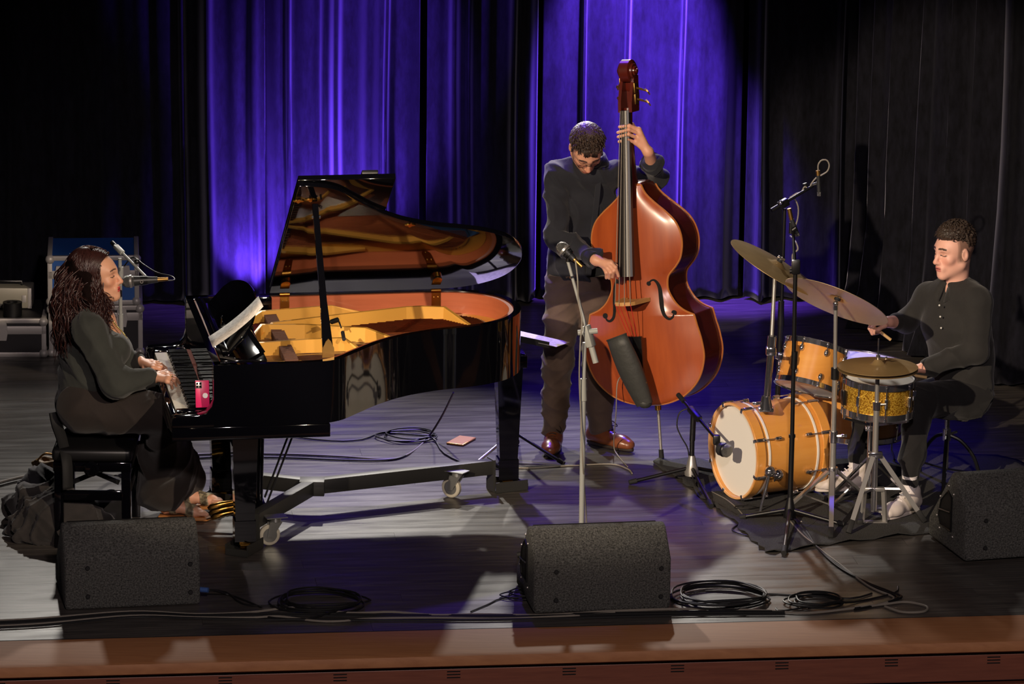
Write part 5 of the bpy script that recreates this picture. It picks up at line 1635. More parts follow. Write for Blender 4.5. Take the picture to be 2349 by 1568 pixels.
def surfnet(g, lo, h):
    ins = g < 0
    nx, ny, nz = g.shape
    cnt = np.zeros((nx - 1, ny - 1, nz - 1), dtype=np.int8)
    off = [(i, j, k) for i in (0, 1) for j in (0, 1) for k in (0, 1)]
    for (i, j, k) in off: cnt += ins[i:nx - 1 + i, j:ny - 1 + j, k:nz - 1 + k]
    ci = np.argwhere((cnt > 0) & (cnt < 8))
    vals = np.stack([g[ci[:, 0] + i, ci[:, 1] + j, ci[:, 2] + k] for (i, j, k) in off], 1)
    acc = np.zeros((len(ci), 3), dtype=np.float32); num = np.zeros(len(ci), dtype=np.float32)
    for a in range(8):
        for b in range(a + 1, 8):
            oa, ob = np.array(off[a]), np.array(off[b])
            if np.abs(oa - ob).sum() != 1: continue
            va, vb = vals[:, a], vals[:, b]
            mk = (va < 0) != (vb < 0)
            t = np.where(mk, va / np.where(mk, va - vb, 1), 0)
            acc += np.where(mk[:, None], oa[None, :] + t[:, None] * (ob - oa)[None, :], 0); num += mk
    V = lo[None, :] + h * (ci + acc / num[:, None])
    idx = -np.ones((nx - 1, ny - 1, nz - 1), dtype=np.int32)
    idx[ci[:, 0], ci[:, 1], ci[:, 2]] = np.arange(len(ci))
    F = []
    for ax in range(3):
        s0 = [slice(None)] * 3; s1 = [slice(None)] * 3
        s0[ax] = slice(0, -1); s1[ax] = slice(1, None)
        a = ins[tuple(s0)]; b = ins[tuple(s1)]
        e = np.argwhere(a != b)
        u, v = [(1, 2), (2, 0), (0, 1)][ax]
        ok = (e[:, u] > 0) & (e[:, v] > 0) & (e[:, u] < g.shape[u] - 1) & (e[:, v] < g.shape[v] - 1)
        e = e[ok]
        def cell(du, dv):
            c = e.copy(); c[:, u] -= du; c[:, v] -= dv
            return idx[c[:, 0], c[:, 1], c[:, 2]]
        q = np.stack([cell(1, 1), cell(0, 1), cell(0, 0), cell(1, 0)], 1)
        fl = ~ins[tuple(s0)][e[:, 0], e[:, 1], e[:, 2]]
        q[fl] = q[fl][:, ::-1]
        F.append(q)
    F = np.concatenate(F)
    F = F[(F >= 0).all(1)]
    return V.astype(np.float32), F.astype(np.int32)
def np_mesh(name, parts, m, parent, color=None, wrinkle=None):
    Vs = []; Fs = []; b = 0; Cs = []
    for it in parts:
        V, F = it[0], it[1]
        if wrinkle is not None: V = wrinkle(V, F)
        Vs.append(V); Fs.append(F + b); b += len(V)
        if color is not None: Cs.append(it[2] if len(it) > 2 else np.tile(np.array(color, dtype=np.float32), (len(V), 1)))
    V = np.concatenate(Vs); F = np.concatenate(Fs)
    if parent is not None:
        M = np.array(ROOTM[parent.name].inverted(), dtype=np.float32)
        V = V @ M[:3, :3].T + M[:3, 3]
    me = bpy.data.meshes.new(name)
    me.vertices.add(len(V)); me.vertices.foreach_set('co', V.astype(np.float32).ravel())
    me.loops.add(F.size); me.loops.foreach_set('vertex_index', F.ravel().astype(np.int32))
    me.polygons.add(len(F)); me.polygons.foreach_set('loop_start', np.arange(0, F.size, 4, dtype=np.int32))
    me.polygons.foreach_set('loop_total', np.full(len(F), 4, dtype=np.int32))
    me.polygons.foreach_set('use_smooth', np.ones(len(F), dtype=bool))
    me.update(calc_edges=True); me.validate()
    if color is not None:
        at_ = me.color_attributes.new('Col', 'FLOAT_COLOR', 'POINT')
        C = np.concatenate(Cs); C = np.concatenate([C[:, :3], np.ones((len(C), 1), dtype=np.float32)], 1)
        at_.data.foreach_set('color', C.astype(np.float32).ravel())
    me.materials.append(MATS[m])
    o = bpy.data.objects.new(name, me); link(o)
    if parent is not None: o.parent = parent; ROOTM[o.name] = ROOTM[parent.name]
    return o
def lc(c): return np.array(lin(c)[:3], dtype=np.float32)
mat('skin', (200, 150, 124), 0.5, attr='Col', bump=(220.0, 0.05, ONE))
MATS['skin'].node_tree.nodes['Principled BSDF'].inputs['Subsurface Weight'].default_value = 0.08
MATS['skin'].node_tree.nodes['Principled BSDF'].inputs['Subsurface Radius'].default_value = (0.012, 0.005, 0.003)

def head_frame(c, f, u=(0, 0, 1)):
    f = Vector(f).normalized(); u = Vector(u); u = (u - f * u.dot(f)).normalized(); r = f.cross(u)
    m = Matrix((r, f, u)).transposed().to_4x4(); m.translation = Vector(c)   # x right, y forward, z up
    return m
def head_mesh(HM, neck_base, s=1.0, col=None, fem=False, neck_r=.052):
    """head in head space: x to its right, y forward, z up; about 0.23 m tall at s = 1"""
    F = Field(.0034)
    R = np.array(HM.to_3x3().transposed(), dtype=np.float32)
    W = lambda x, y, z: HM @ Vector((x * s, y * s, z * s))
    def e(x, y, z, a, b, c, k=.012, sub=False): F.ell(W(x, y, z), (a * s, b * s, c * s), R, k * s, sub)
    def cp(p, q, ra, rb, k=.010): F.cap(W(*p), W(*q), ra * s, rb * s, k * s)
    e(0, -.012, .036, .075, .095, .086)
    e(0, .030, -.030, .060 if not fem else .057, .066, .085, .03)
    e(0, .030, .035, .066, .062, .055, .03)
    jw = .052 if not fem else .046
    cp((-jw, .0, -.055), (0, .070, -.098), .020, .020, .03); cp((jw, .0, -.055), (0, .070, -.098), .020, .020, .03)
    e(0, .080, -.102, .020, .016, .015, .02)
    e(-.040, .062, -.022, .024, .022, .020, .02); e(.040, .062, -.022, .024, .022, .020, .02)
    cp((-.040, .076, .030), (0, .088, .026), .009, .010, .02); cp((.040, .076, .030), (0, .088, .026), .009, .010, .02)
    for x in (-.031, .031):
        e(x, .096, .006, .016, .012, .011, .012, True)
        e(x, .077, .004, .0145, .013, .0115, .004)
    cp((0, .091, .014), (0, .114, -.030), .0085, .011, .012)
    e(0, .112, -.034, .012, .012, .010, .008); e(-.011, .101, -.037, .008, .010, .007, .008); e(.011, .101, -.037, .008, .010, .007, .008)
    e(0, .088, -.064, .030, .014, .020, .02)
    e(0, .0985, -.061, .022, .008, .0050, .005); e(0, .0965, -.0715, .019, .009, .0062, .005)
    e(0, .108, -.0662, .020, .010, .0012, .003, True)
    for x in (-1, 1):
        e(x * .076, -.008, -.004, .010, .020, .031, .006)
        e(x * .086, .000, .000, .007, .011, .018, .006, True)
    nb = Vector(neck_base)
    F.cap(W(0, -.022, -.045), nb, neck_r * s, neck_r * 1.08, .03)
    V, Fc = F.mesh()
    Hi = np.array(HM.inverted(), dtype=np.float32)
    L = (V @ Hi[:3, :3].T + Hi[:3, 3]) / s
    return V, Fc, L
def smoothstep(a, b, x):
    t = np.clip((x - a) / (b - a), 0, 1); return t * t * (3 - 2 * t)
def face_colors(L, skin, lip, brow, stubble=None, bw=.0062, hairline=None, hair=None, blush=None):
    x, y, z = np.abs(L[:, 0]), L[:, 1], L[:, 2]
    C = np.tile(lc(skin), (len(L), 1))
    def mix(c, w):
        nonlocal C
        C = C * (1 - w[:, None]) + lc(c)[None, :] * w[:, None]
    if blush: mix(blush, .5 * np.exp(-((x - .042) / .02) ** 2 - ((z + .03) / .022) ** 2) * (y > .03)); mix(blush, .35 * np.exp(-(x / .014) ** 2 - ((z + .03) / .014) ** 2) * (y > .09))
    if stubble:
        w = smoothstep(-.035, -.06, z) * (y > -.02) * np.where((x < .03) & (z > -.085), .9, .8) * smoothstep(-.125, -.11, z + .0)
        w = w * (1 - smoothstep(.0, .03, (z + .045) + (y - .09) * .2))
        mix(stubble, np.clip(w, 0, 1) * .55)
    mix(lip, ((x < .023) & (z < -.0555) & (z > -.0785) & (y > .089)).astype(np.float32) * smoothstep(.024, .019, x))
    mix((70, 30, 26), ((x < .021) & (np.abs(z + .0662) < .0016) & (y > .088)).astype(np.float32))
    bz_ = .034 + .10 * (x - .02) * (x < .035) - .16 * np.maximum(0, x - .035)
    mix(brow, ((x > .012) & (x < .052) & (y > .045)).astype(np.float32) * smoothstep(bw, bw * .55, np.abs(z - bz_)))
    ez = -.0015 - 12 * (x - .031) ** 2 * -1
    mix((30, 20, 18), ((np.abs(x - .031) < .0165) & (y > .06)).astype(np.float32) * smoothstep(.0034, .0018, np.abs(z - ez)))
    mix((150, 100, 84), .5 * np.exp(-((x - .031) / .016) ** 2 - ((z - .012) / .008) ** 2) * (y > .06))
    if hairline is not None: mix(hair, hairline(L))
    return C
def arm_mesh(F, sh, el, wr, r=(.050, .040, .028)):
    F.chain([sh, el, wr], list(r), .02)
def hand(F, wrist, knuckles, fingers, thumb, r=.0088, back=None, k=.006):
    """knuckles: index..little; fingers: list of [mid, tip]"""
    w = Vector(wrist)
    for i, kn in enumerate(knuckles):
        F.cap(w.lerp(Vector(kn), .12), kn, r * 1.75, r * 1.30, .014)
    for i in range(3): F.cap(knuckles[i], knuckles[i + 1], r * 1.15, r * 1.15, .010)
    for kn, pts in zip(knuckles, fingers):
        P_ = [Vector(kn)] + [Vector(q) for q in pts]
        rs = [r * 1.12] + [r * (1.0 - .12 * i) for i in range(len(pts))]
        F.chain(P_, rs, k)
    t = [Vector(q) for q in thumb]
    F.chain([w.lerp(t[0], .35)] + t, [r * 1.6, r * 1.45, r * 1.15, r * .95][:len(t) + 1], .008)
def fist(F, wrist, d, n, s, sc=1.0, curl=1.0):
    """closed hand: d forward, n palm side, s towards the thumb"""
    w = Vector(wrist); d = Vector(d).normalized(); n = Vector(n); n = (n - d * n.dot(d)).normalized(); s = Vector(s); s = (s - d * s.dot(d) - n * s.dot(n)).normalized()
    kn = [w + d * (.085 - .006 * abs(i - 1)) * sc + s * (.030 - .020 * i) * sc for i in range(4)]
    fg = []
    for i, q in enumerate(kn):
        L = (.040, .044, .041, .033)[i] * sc
        m1 = q + d * L * .55 + n * L * .75; m2 = m1 - d * L * .35 + n * L * .62; tp = m2 - d * L * .7 - n * L * .05
        fg.append([m1, m2, tp])
    th = [w + d * .035 * sc + s * .035 * sc + n * .015, w + d * .070 * sc + s * .040 * sc + n * .035 * sc, w + d * .088 * sc + s * .022 * sc + n * .048 * sc]
    hand(F, w, kn, fg, th, .0090 * sc)
    return w + d * .078 * sc + n * .030 * sc, s
def vnormals(V, F):
    n = np.cross(V[F[:, 2]] - V[F[:, 0]], V[F[:, 3]] - V[F[:, 1]])
    N = np.zeros_like(V)
    for k in range(4): np.add.at(N, F[:, k], n)
    return N / (np.linalg.norm(N, axis=1)[:, None] + 1e-9)
def cloth_wrinkle(amp, fx, seed, zsc=1.0):
    """soft creases: ridged waves pushed along the surface normal"""
    rd_ = np.random.RandomState(seed)
    ks = rd_.normal(size=(6, 3)) * np.array([1, 1, zsc]) * fx; ph = rd_.uniform(0, 6.28, 6)
    ms_ = rd_.normal(size=(6, 3)) * fx * .35
    def f(V, F):
        d = np.zeros(len(V), dtype=np.float32); N = vnormals(V, F)
        for k_, p_, m_ in zip(ks, ph, ms_):
            w = V @ k_.astype(np.float32) + p_ + 1.6 * np.sin(V @ (k_[::-1] * .5).astype(np.float32) + p_)
            env = np.clip(.5 + .8 * np.sin(V @ m_.astype(np.float32) + 2 * p_), 0, 1)
            d += env * ((1 - np.abs(np.sin(w))) ** 2 - .25)
        return V + N * (d * amp)[:, None]
    return f
def cloth_mat(name, c, c2, rough=.85, sheen=.15):
    return mat(name, c, rough, sheen=sheen, noise=(14.0, c2, .7, ONE), bump=(9.0, .55, (1, 1, 1)), spec=.25)
def hair_mesh(name, strands, m, parent, r=.0035, n=5):
    mb = MB()
    for pts in strands:
        k = len(pts)
        mb.tube(pts, [r * (1.0 if i < k * .6 else 1.0 - .75 * (i - k * .6) / (k * .4)) for i in range(k)], n)
    o = mb.build(name, m, parent, angle=180)
    o['kind'] = 'stuff'
    return o
def shoe(root, ankle, toe_dir, L, m, sole_m, h=.085, name='shoe', heel=.0):
    """low laced shoe standing on the floor under the ankle"""
    a = Vector(ankle); d = Vector((toe_dir[0], toe_dir[1], 0)).normalized(); s = Vector((-d.y, d.x, 0))
    F = Field(.0055); z0 = .020 + a.z * 0
    base = Vector((a.x, a.y, 0)); zf = a.z - h
    g = lambda u, z, v=0: base + d * u + s * v + Vector((0, 0, zf + z))
    F.cap(g(-.05, .042), g(.04, .045), .034, .036, .03)
    F.cap(g(.03, .042), g(L - .13, .034), .038, .033, .03, s, 1.15); F.cap(g(L - .14, .034), g(L - .085, .030), .034, .026, .03, s, 1.25)
    F.cap(g(-.035, .05), g(-.03, .095), .033, .036, .03); F.cap(g(.0, .06), g(-.01, .095), .036, .037, .03)
    F.cap(g(.02, .075), g(.07, .055), .026, .022, .02)
    V, Fc = F.mesh()
    V[:, 2] = np.maximum(V[:, 2], zf + .014)
    so_ = np_mesh(name, [(V, Fc)], m, root)
    out = []
    for t in range(28):
        w = 2 * PI * t / 28
        u = math.cos(w); v = math.sin(w)
        uu = (L - .085 + .028 - .0) * max(0, u) + (.085) * min(0, u)
        out.append((uu, v * (.040 + .006 * u)))
    Tm = Matrix((d, s, Vector((0, 0, 1)))).transposed().to_4x4(); Tm.translation = base + Vector((0, 0, zf))
    MB(Tm).prism(out, 0, .016, bev=.003).build('sole', sole_m, so_)
    return so_, g
# ------------------------------------------------------------------ bassist
cloth_mat('navy_shirt', (34, 35, 42), (26, 27, 33))
cloth_mat('brown_trousers', (92, 76, 66), (78, 63, 55))
mat('brown_shoe', (134, 78, 46), 0.3, coat=.25, noise=(14.0, (98, 52, 32), .8, ONE))
mat('shoe_sole', (32, 22, 18), 0.6)
mat('dark_hair', (46, 34, 28), 0.5, noise=(60.0, (72, 54, 42), .7, (6, 6, 1)))
mat('wire_frame', (60, 55, 50), 0.3, .8)
J = PY
by = .13
bs = thing('person', 'standing bassist in a dark navy shirt and brown trousers bending over the double bass', 'person', P(1330, 1005))
RS = J(1277, 402, .18); LS = J(1424, 398, .22)
RE = J(1281, 552, .10); RW = BM @ BPL(1366, 596, -.19)
LE = J(1506, 410, .16); LWr = BM @ BPL(1488, 350, .02)
NB = J(1352, 374, .19); CH = J(1342, 470, .24); WA = J(1326, 580, .26); PV = J(1322, 640, .26)
HIR = J(1294, 660, .26); HIL = J(1360, 660, .27)
KR = J(1279, 835, .18); KL = J(1372, 835, .25)
AR = J(1271, 985, .17); AL = J(1377, 985, .23)
# head bowed over the strings
hc = J(1345, 338, .11)
HM = head_frame(hc, (.13, -.62, -.78), (.10, -.70, .70))
V, Fc, L = head_mesh(HM, NB + Vector((0, .02, -.03)), 1.0)
HAIR = (50, 38, 31)
def hl(L):
    x, y, z = np.abs(L[:, 0]), L[:, 1], L[:, 2]
    w = smoothstep(.070, .055, y - .55 * (z - .085)) * smoothstep(-.02, .012, z + .25 * (y + .03) * 0 + .0) 
    side = smoothstep(.045, .03, y) * (z > -.03)
    top = smoothstep(.062, .075, z + .25 * (y - .06) * -1)
    return np.clip(np.maximum(side * smoothstep(-.03, -.01, z), top * (y < .078)), 0, 1) * (1 - (x > .078))
C = face_colors(L, (206, 150, 120), (186, 116, 100), (58, 42, 34), stubble=(88, 66, 54), hairline=hl, hair=HAIR, blush=(206, 120, 96))
parts = [(V, Fc, C)]
skinc = lc((206, 150, 122))
def with_col(vf, c=skinc): return (vf[0], vf[1], np.tile(c, (len(vf[0]), 1)))
G = lambda px, py, yl: BM @ BPL(px, py, yl)
F = Field(.0034)     # left hand around the neck
kn = [G(1466, 297, -.012), G(1468, 307, -.010), G(1464, 317, -.010), G(1458, 327, -.014)]
fg = [[G(1444, 288, -.046), G(1421, 291, -.056)], [G(1443, 297, -.054), G(1417, 304, -.060)], [G(1442, 308, -.054), G(1418, 314, -.060)], [G(1440, 320, -.050), G(1420, 325, -.058)]]
hand(F, LWr, kn, fg, [G(1470, 318, .040), G(1460, 300, .048), G(1451, 284, .044)], .0086)
F.cap(LWr, LE.lerp(LWr, .45), .026, .034, .02)
parts.append(with_col(F.mesh()))
F = Field(.0034)     # right hand plucking
y_ = -.205
kn = [G(1402, 603, y_), G(1395, 606, y_), G(1388, 608, y_), G(1382, 608, y_ + .01)]
fg = [[G(1412, 613, y_ - .01), G(1419, 633, y_ + .012)], [G(1408, 621, y_ - .012), G(1406, 635, y_ + .01)], [G(1400, 625, y_ - .012), G(1398, 638, y_ + .008)], [G(1391, 625, y_ - .006), G(1391, 637, y_ + .01)]]
hand(F, RW, kn, fg, [G(1386, 598, y_ + .03), G(1402, 601, y_ + .035), G(1414, 609, y_ + .02)], .0092)
F.cap(RW, RE.lerp(RW, .7), .027, .031, .02)
parts.append(with_col(F.mesh()))
F = Field(.012)      # trunk and limbs under the clothes
F.chain([PV, WA, CH, NB], [.06, .06, .06, .045], .05, (1, 0, 0), 1.2); F.chain([RS, RE, RW], [.045, .038, .024], .03); F.chain([LS, LE, LWr], [.045, .038, .022], .03)
F.cap(RS, LS, .035, .035, .03); F.chain([HIR, KR, AR], [.075, .05, .035], .03); F.chain([HIL, KL, AL], [.075, .05, .035], .03)
parts.append(with_col(F.mesh()))
np_mesh('body', parts, 'skin', bs, color=(1, 1, 1))
# shirt
F = Field(.0075)
hem = J(1323, 632, .26)
F.chain([hem, WA, CH, J(1350, 405, .21)], [.112, .108, .118, .080], .05, (1, 0, 0), 1.36)
F.cap(RS + Vector((.01, 0, 0)), LS, .066, .062, .06)
F.cap(J(1352, 392, .20), RS, .075, .062, .05)
F.chain([RS, RE, RE.lerp(RW, .93)], [.064, .055, .040], .014)
F.chain([LS, LE, LE.lerp(LWr, .55)], [.062, .056, .046], .018)
V, Fc = F.mesh()
cut = J(1326, 641, .18).z
keep = V[:, 2]
V[:, 2] = np.maximum(V[:, 2], cut + .006 * np.sin(V[:, 0] * 30))
shirt = np_mesh('shirt', [(V, Fc)], 'navy_shirt', bs, wrinkle=cloth_wrinkle(.017, 13, 3, .7))
cm = MB()
cpts = []
HMc = NB + Vector((0, 0, .01))
for k in range(21):
    a = math.radians(-250 + 320 * k / 20)
    cpts.append((a, .066))
vs = []; fs = []
for j, (dr, dz) in enumerate(((-.002, .035), (.010, .034), (.030, -.012))):
    for a, r in cpts:
        vs.append(HMc + Vector(((r + dr) * math.cos(a) * 1.05, (r + dr) * math.sin(a) * .95 + .01, dz - .012 * math.sin(a) * -1)))
n = len(cpts)
fs = [(j * n + k, j * n + k + 1, (j + 1) * n + k + 1, (j + 1) * n + k) for j in range(2) for k in range(n - 1)]
co = cm.add(vs, fs).build('collar', 'navy_shirt', shirt, angle=180); co.modifiers.new('t', 'SOLIDIFY').thickness = .004
cf = RE.lerp(RW, .93); MB().cyl(cf - (RW - RE).normalized() * .03, cf + (RW - RE).normalized() * .012, .041, .040, 20).build('cuff', 'navy_shirt', shirt)
cf = LE.lerp(LWr, .56); dd = (LWr - LE).normalized(); MB().cyl(cf - dd * .03, cf + dd * .03, .048, .052, 20).build('cuff', 'navy_shirt', shirt)
for k in range(5):
    b = J(1372 - 4 * k, 408 + 42 * k, .125); MB(Matrix.Translation(b)).sphere((0, 0, 0), .0055, n=8, m=6).build('button', 'satin_black', shirt)
pl_ = spline([J(1374, 398, .135), J(1370, 450, .115), J(1360, 540, .125), J(1350, 632, .145)], 6)
vs = []; fs = []
for q in pl_: vs += [q + Vector((-.013, .012, 0)), q + Vector((-.013, -.004, 0)), q + Vector((.013, -.004, 0)), q + Vector((.013, .012, 0))]
for k in range(len(pl_) - 1):
    for j in range(3): fs.append((4 * k + j, 4 * k + j + 1, 4 * k + 5 + j, 4 * k + 4 + j))
MB().add(vs, fs).build('placket', 'navy_shirt', shirt)
# trousers
F = Field(.0075)
F.cap(J(1303, 632, .26), J(1350, 632, .26), .105, .105, .05)
F.chain([HIR, KR, KR.lerp(AR, .55), AR + Vector((0, 0, .015))], [.098, .074, .066, .060], .04)
F.chain([HIL, KL, KL.lerp(AL, .55), AL + Vector((0, 0, .015))], [.098, .074, .066, .060], .04)
V, Fc = F.mesh()
V[:, 2] = np.minimum(V[:, 2], cut + .02)
np_mesh('trousers', [(V, Fc)], 'brown_trousers', bs, wrinkle=cloth_wrinkle(.009, 9, 5, 1.4))
for A_, d_ in ((AR, (-.12, -1, 0)), (AL, (.75, -.65, 0))):
    so_, g = shoe(bs, Vector((A_.x, A_.y, .092)), d_, .275, 'brown_shoe', 'shoe_sole')
    for k in range(4):
        q0 = g(.035 + .016 * k, .106 - .011 * k, -.018); q1 = g(.035 + .016 * k, .106 - .011 * k, .018); md_ = g(.04 + .016 * k, .115 - .012 * k, 0)
        MB().tube([q0, md_, q1], .0028, 6).build('lace', 'shoe_sole', so_)
    MB().tube(spline([g(.035, .11), g(.05, .125, .03), g(.075, .10, .045), g(.06, .105, .02), g(.035, .112)], 4), .0024, 5).build('lace_bow', 'shoe_sole', so_)
# hair: cap with short strands
F = Field(.0045)
R = np.array(HM.to_3x3().transposed(), dtype=np.float32); W = lambda x, y, z: HM @ Vector((x, y, z))
F.ell(W(0, -.018, .046), (.083, .094, .086), R, .01); F.ell(W(0, -.05, .0), (.076, .062, .075), R, .03)
F.ell(W(0, .075, -.052), (.085, .068, .10), R, .010, True)
V, Fc = F.mesh()
rs_ = np.random.RandomState(4)
V = V + rs_.normal(size=V.shape).astype(np.float32) * .0011
cap_ = np_mesh('hair', [(V, Fc)], 'dark_hair', bs)
st_ = []
rd_ = random.Random(8)
for k in range(900):
    t = rd_.uniform(0, 2 * PI); ph = rd_.uniform(0, 1.35)
    p = Vector((.081 * math.sin(ph) * math.cos(t), -.016 + .092 * math.sin(ph) * math.sin(t), .046 + .084 * math.cos(ph)))
    if p.y > .055 and p.z < .085: continue
    if abs(p.x) < .022 and p.y > .0 and rd_.random() < .6: continue
    o_ = (p - Vector((0, -.016, .03))).normalized()
    d_ = (Vector((rd_.uniform(-.3, .3), 1.0, -.25)) + o_ * .5).normalized()
    L_ = rd_.uniform(.014, .03)
    st_.append([HM @ p, HM @ (p + d_ * L_ * .5 + o_ * .004), HM @ (p + d_ * L_ + o_ * .001)])
for k in range(46):
    x = rd_.uniform(-.034, .034)
    p = Vector((x, .060, .100 + rd_.uniform(-.004, .004)))
    st_.append([HM @ p, HM @ (p + Vector((0, .020, -.010))), HM @ (p + Vector((rd_.uniform(-.004, .004), .030, -.026 - rd_.uniform(0, .014))))])
hair_mesh('hair_strands', st_, 'dark_hair', cap_, .0018, 4)
# glasses
gl = MB()
for x in (-.032, .032):
    gl.tube([HM @ Vector((x + .022 * math.cos(a), .104 - .25 * abs(x) * 0, .002 + .015 * math.sin(a))) for a in [2 * PI * i / 20 for i in range(20)]], .0014, 6, closed=True)
gl.tube([HM @ Vector((-.010, .106, .006)), HM @ Vector((0, .110, .009)), HM @ Vector((.010, .106, .006))], .0014, 6)
for x in (-1, 1): gl.tube([HM @ Vector((x * .054, .104, .006)), HM @ Vector((x * .074, .07, .010)), HM @ Vector((x * .078, .0, .012))], .0015, 6)
gl.build('glasses', 'wire_frame', bs)
# ------------------------------------------------------------------ pianist
cloth_mat('olive_top', (58, 60, 56), (48, 50, 47))
cloth_mat('brown_palazzo', (46, 39, 36), (38, 32, 30))
mat('auburn_hair', (34, 18, 17), 0.38, noise=(40.0, (70, 36, 30), .8, (3, 3, 1)), spec=.6)
mat('hair_under', (20, 11, 10), 0.8, spec=0.05)
mat('sandal', (200, 186, 150), 0.5, noise=(40.0, (70, 60, 50), .35, ONE))
mat('wood_heel', (176, 116, 62), 0.5)
mat('gold_chain', (220, 200, 130), 0.25, .9)
py_ = -1.44
ps = thing('person', 'seated pianist with long auburn curls in an olive top playing the grand piano', 'person', P(215, 1200))
PVp = J(188, 925, py_); WAp = J(200, 860, py_); CHp = J(225, 770, py_); NBp = J(222, 700, py_)
RSp = J(205, 757, py_ - .17); LSp = J(215, 740, py_ + .17)
REp = J(262, 880, py_ - .22); LEp = J(270, 845, py_ + .14)
RWp = P(350, 866, .79); LWp = P(318, 828, .80)
hc = J(222, 634, py_ - .02)
HMp = head_frame(hc, (1, -.16, .12), (-.15, 0, 1))
V, Fc, L = head_mesh(HMp, NBp + Vector((0, 0, -.02)), .97, fem=True, neck_r=.046)
def hlp(L):
    x, y, z = np.abs(L[:, 0]), L[:, 1], L[:, 2]
    return np.clip(smoothstep(.045, .03, y) * (z > -.05) + smoothstep(.085, .1, z), 0, 1)
C = face_colors(L, (222, 166, 134), (200, 72, 72), (70, 46, 38), bw=.0042, hairline=hlp, hair=(48, 26, 22), blush=(226, 140, 110))
parts = [(V, Fc, C)]
sk = lc((216, 160, 130))
F = Field(.0034)
kn = [P(383, 856, .80), P(386, 861, .803), P(386, 867, .80), P(383, 874, .79)]
fg = [[P(398, 862, .79), P(408, 872, .752)], [P(401, 867, .792), P(411, 878, .752)], [P(399, 873, .785), P(404, 884, .752)], [P(393, 880, .778), P(395, 890, .752)]]
hand(F, RWp, kn, fg, [P(364, 857, .785), P(380, 852, .775), P(394, 857, .754)], .0085)
F.cap(RWp, REp.lerp(RWp, .75), .025, .03, .02)
parts.append(with_col(F.mesh(), sk))
F = Field(.0034)
kn = [P(351, 843, .80), P(354, 838, .805), P(353, 833, .80), P(348, 829, .79)]
fg = [[P(366, 846, .79), P(377, 855, .752)], [P(370, 841, .792), P(382, 850, .752)], [P(369, 835, .785), P(381, 844, .752)], [P(362, 831, .778), P(373, 838, .752)]]
hand(F, LWp, kn, fg, [P(332, 842, .785), P(349, 850, .775), P(364, 859, .754)], .0085)
F.cap(LWp, LEp.lerp(LWp, .7), .024, .029, .02)
parts.append(with_col(F.mesh(), sk))
KRp = J(372, 948, py_ - .12); KLp = J(372, 930, py_ + .12)
ARp = P(432, 1122, .105); ALp = P(398, 1142, .10)
# feet in sandals
feet_m = []
for A_, d_ in ((ARp, (1, -.25, .18)), (ALp, (1, -.1, 0))):
    F = Field(.0034)
    d_ = Vector(d_).normalized(); s_ = Vector((0, 0, 1)).cross(d_).normalized(); u_ = d_.cross(s_)
    q = lambda u, z, v=0: A_ + d_ * u + s_ * v + u_ * z
    F.cap(q(-.01, .06), q(-.01, -.03), .030, .030, .02); F.cap(q(-.04, -.05), q(.0, -.04), .028, .032, .02)
    F.cap(q(.0, -.03), q(.10, -.060), .034, .024, .02, s_, 1.25); F.cap(q(.09, -.062), q(.125, -.066), .024, .018, .02, s_, 1.4)
    for i, v in enumerate((-.026, -.012, 0, .011, .021)):
        u1 = .165 - .006 * i
        F.cap(q(.125, -.066, v), q(u1, -.066, v * 1.1), .010, .0095 - .0006 * i, .006)
    vf = F.mesh()
    parts.append(with_col(vf, sk)); feet_m.append((vf, A_.copy(), d_, s_, u_))
F = Field(.012)
F.chain([PVp, WAp, CHp, NBp], [.06, .06, .06, .04], .05, (0, 1, 0), 1.2); F.chain([RSp, REp, RWp], [.045, .036, .022], .03); F.chain([LSp, LEp, LWp], [.045, .036, .022], .03)
F.chain([PVp + Vector((0, -.1, -.02)), KRp, ARp], [.08, .055, .03], .03); F.chain([PVp + Vector((0, .1, -.02)), KLp, ALp], [.08, .055, .03], .03)
parts.append(with_col(F.mesh(), sk))
# decollete
F = Field(.006); F.chain([NBp, J(238, 735, py_ - .01), J(258, 768, py_ - .01)], [.045, .048, .040], .03, (0, 1, 0), 1.3)
parts.append(with_col(F.mesh(), lc((214, 156, 120))))
np_mesh('body', parts, 'skin', ps, color=(1, 1, 1))
# top
F = Field(.0075)
F.chain([J(192, 915, py_), WAp, J(215, 800, py_), J(212, 745, py_)], [.125, .120, .125, .09], .05, (0, 1, 0), 1.35)
F.ell(J(262, 800, py_ - .085), (.085, .085, .08), None, .05); F.ell(J(262, 800, py_ + .085), (.085, .085, .08), None, .05)
F.cap(RSp, LSp, .068, .066, .05); F.cap(J(205, 715, py_), RSp, .06, .06, .05)
F.chain([RSp, REp, REp.lerp(RWp, .90)], [.076, .066, .042], .04); F.chain([LSp, LEp, LEp.lerp(LWp, .92)], [.072, .062, .038], .04)
F.ell(J(278, 722, py_ - .01), (.050, .052, .115), None, .02, True)
top_o = np_mesh('top', [F.mesh()], 'olive_top', ps, wrinkle=cloth_wrinkle(.012, 12, 12))
for a, b in ((REp, RWp), (LEp, LWp)):
    d_ = (b - a).normalized(); c_ = a.lerp(b, .84)
    MB().cyl(c_ - d_ * .045, c_ + d_ * .035, .047, .043, 20).build('cuff', mat('black_cuff', (24, 22, 23), .9) if 'black_cuff' not in MATS else 'black_cuff', top_o)
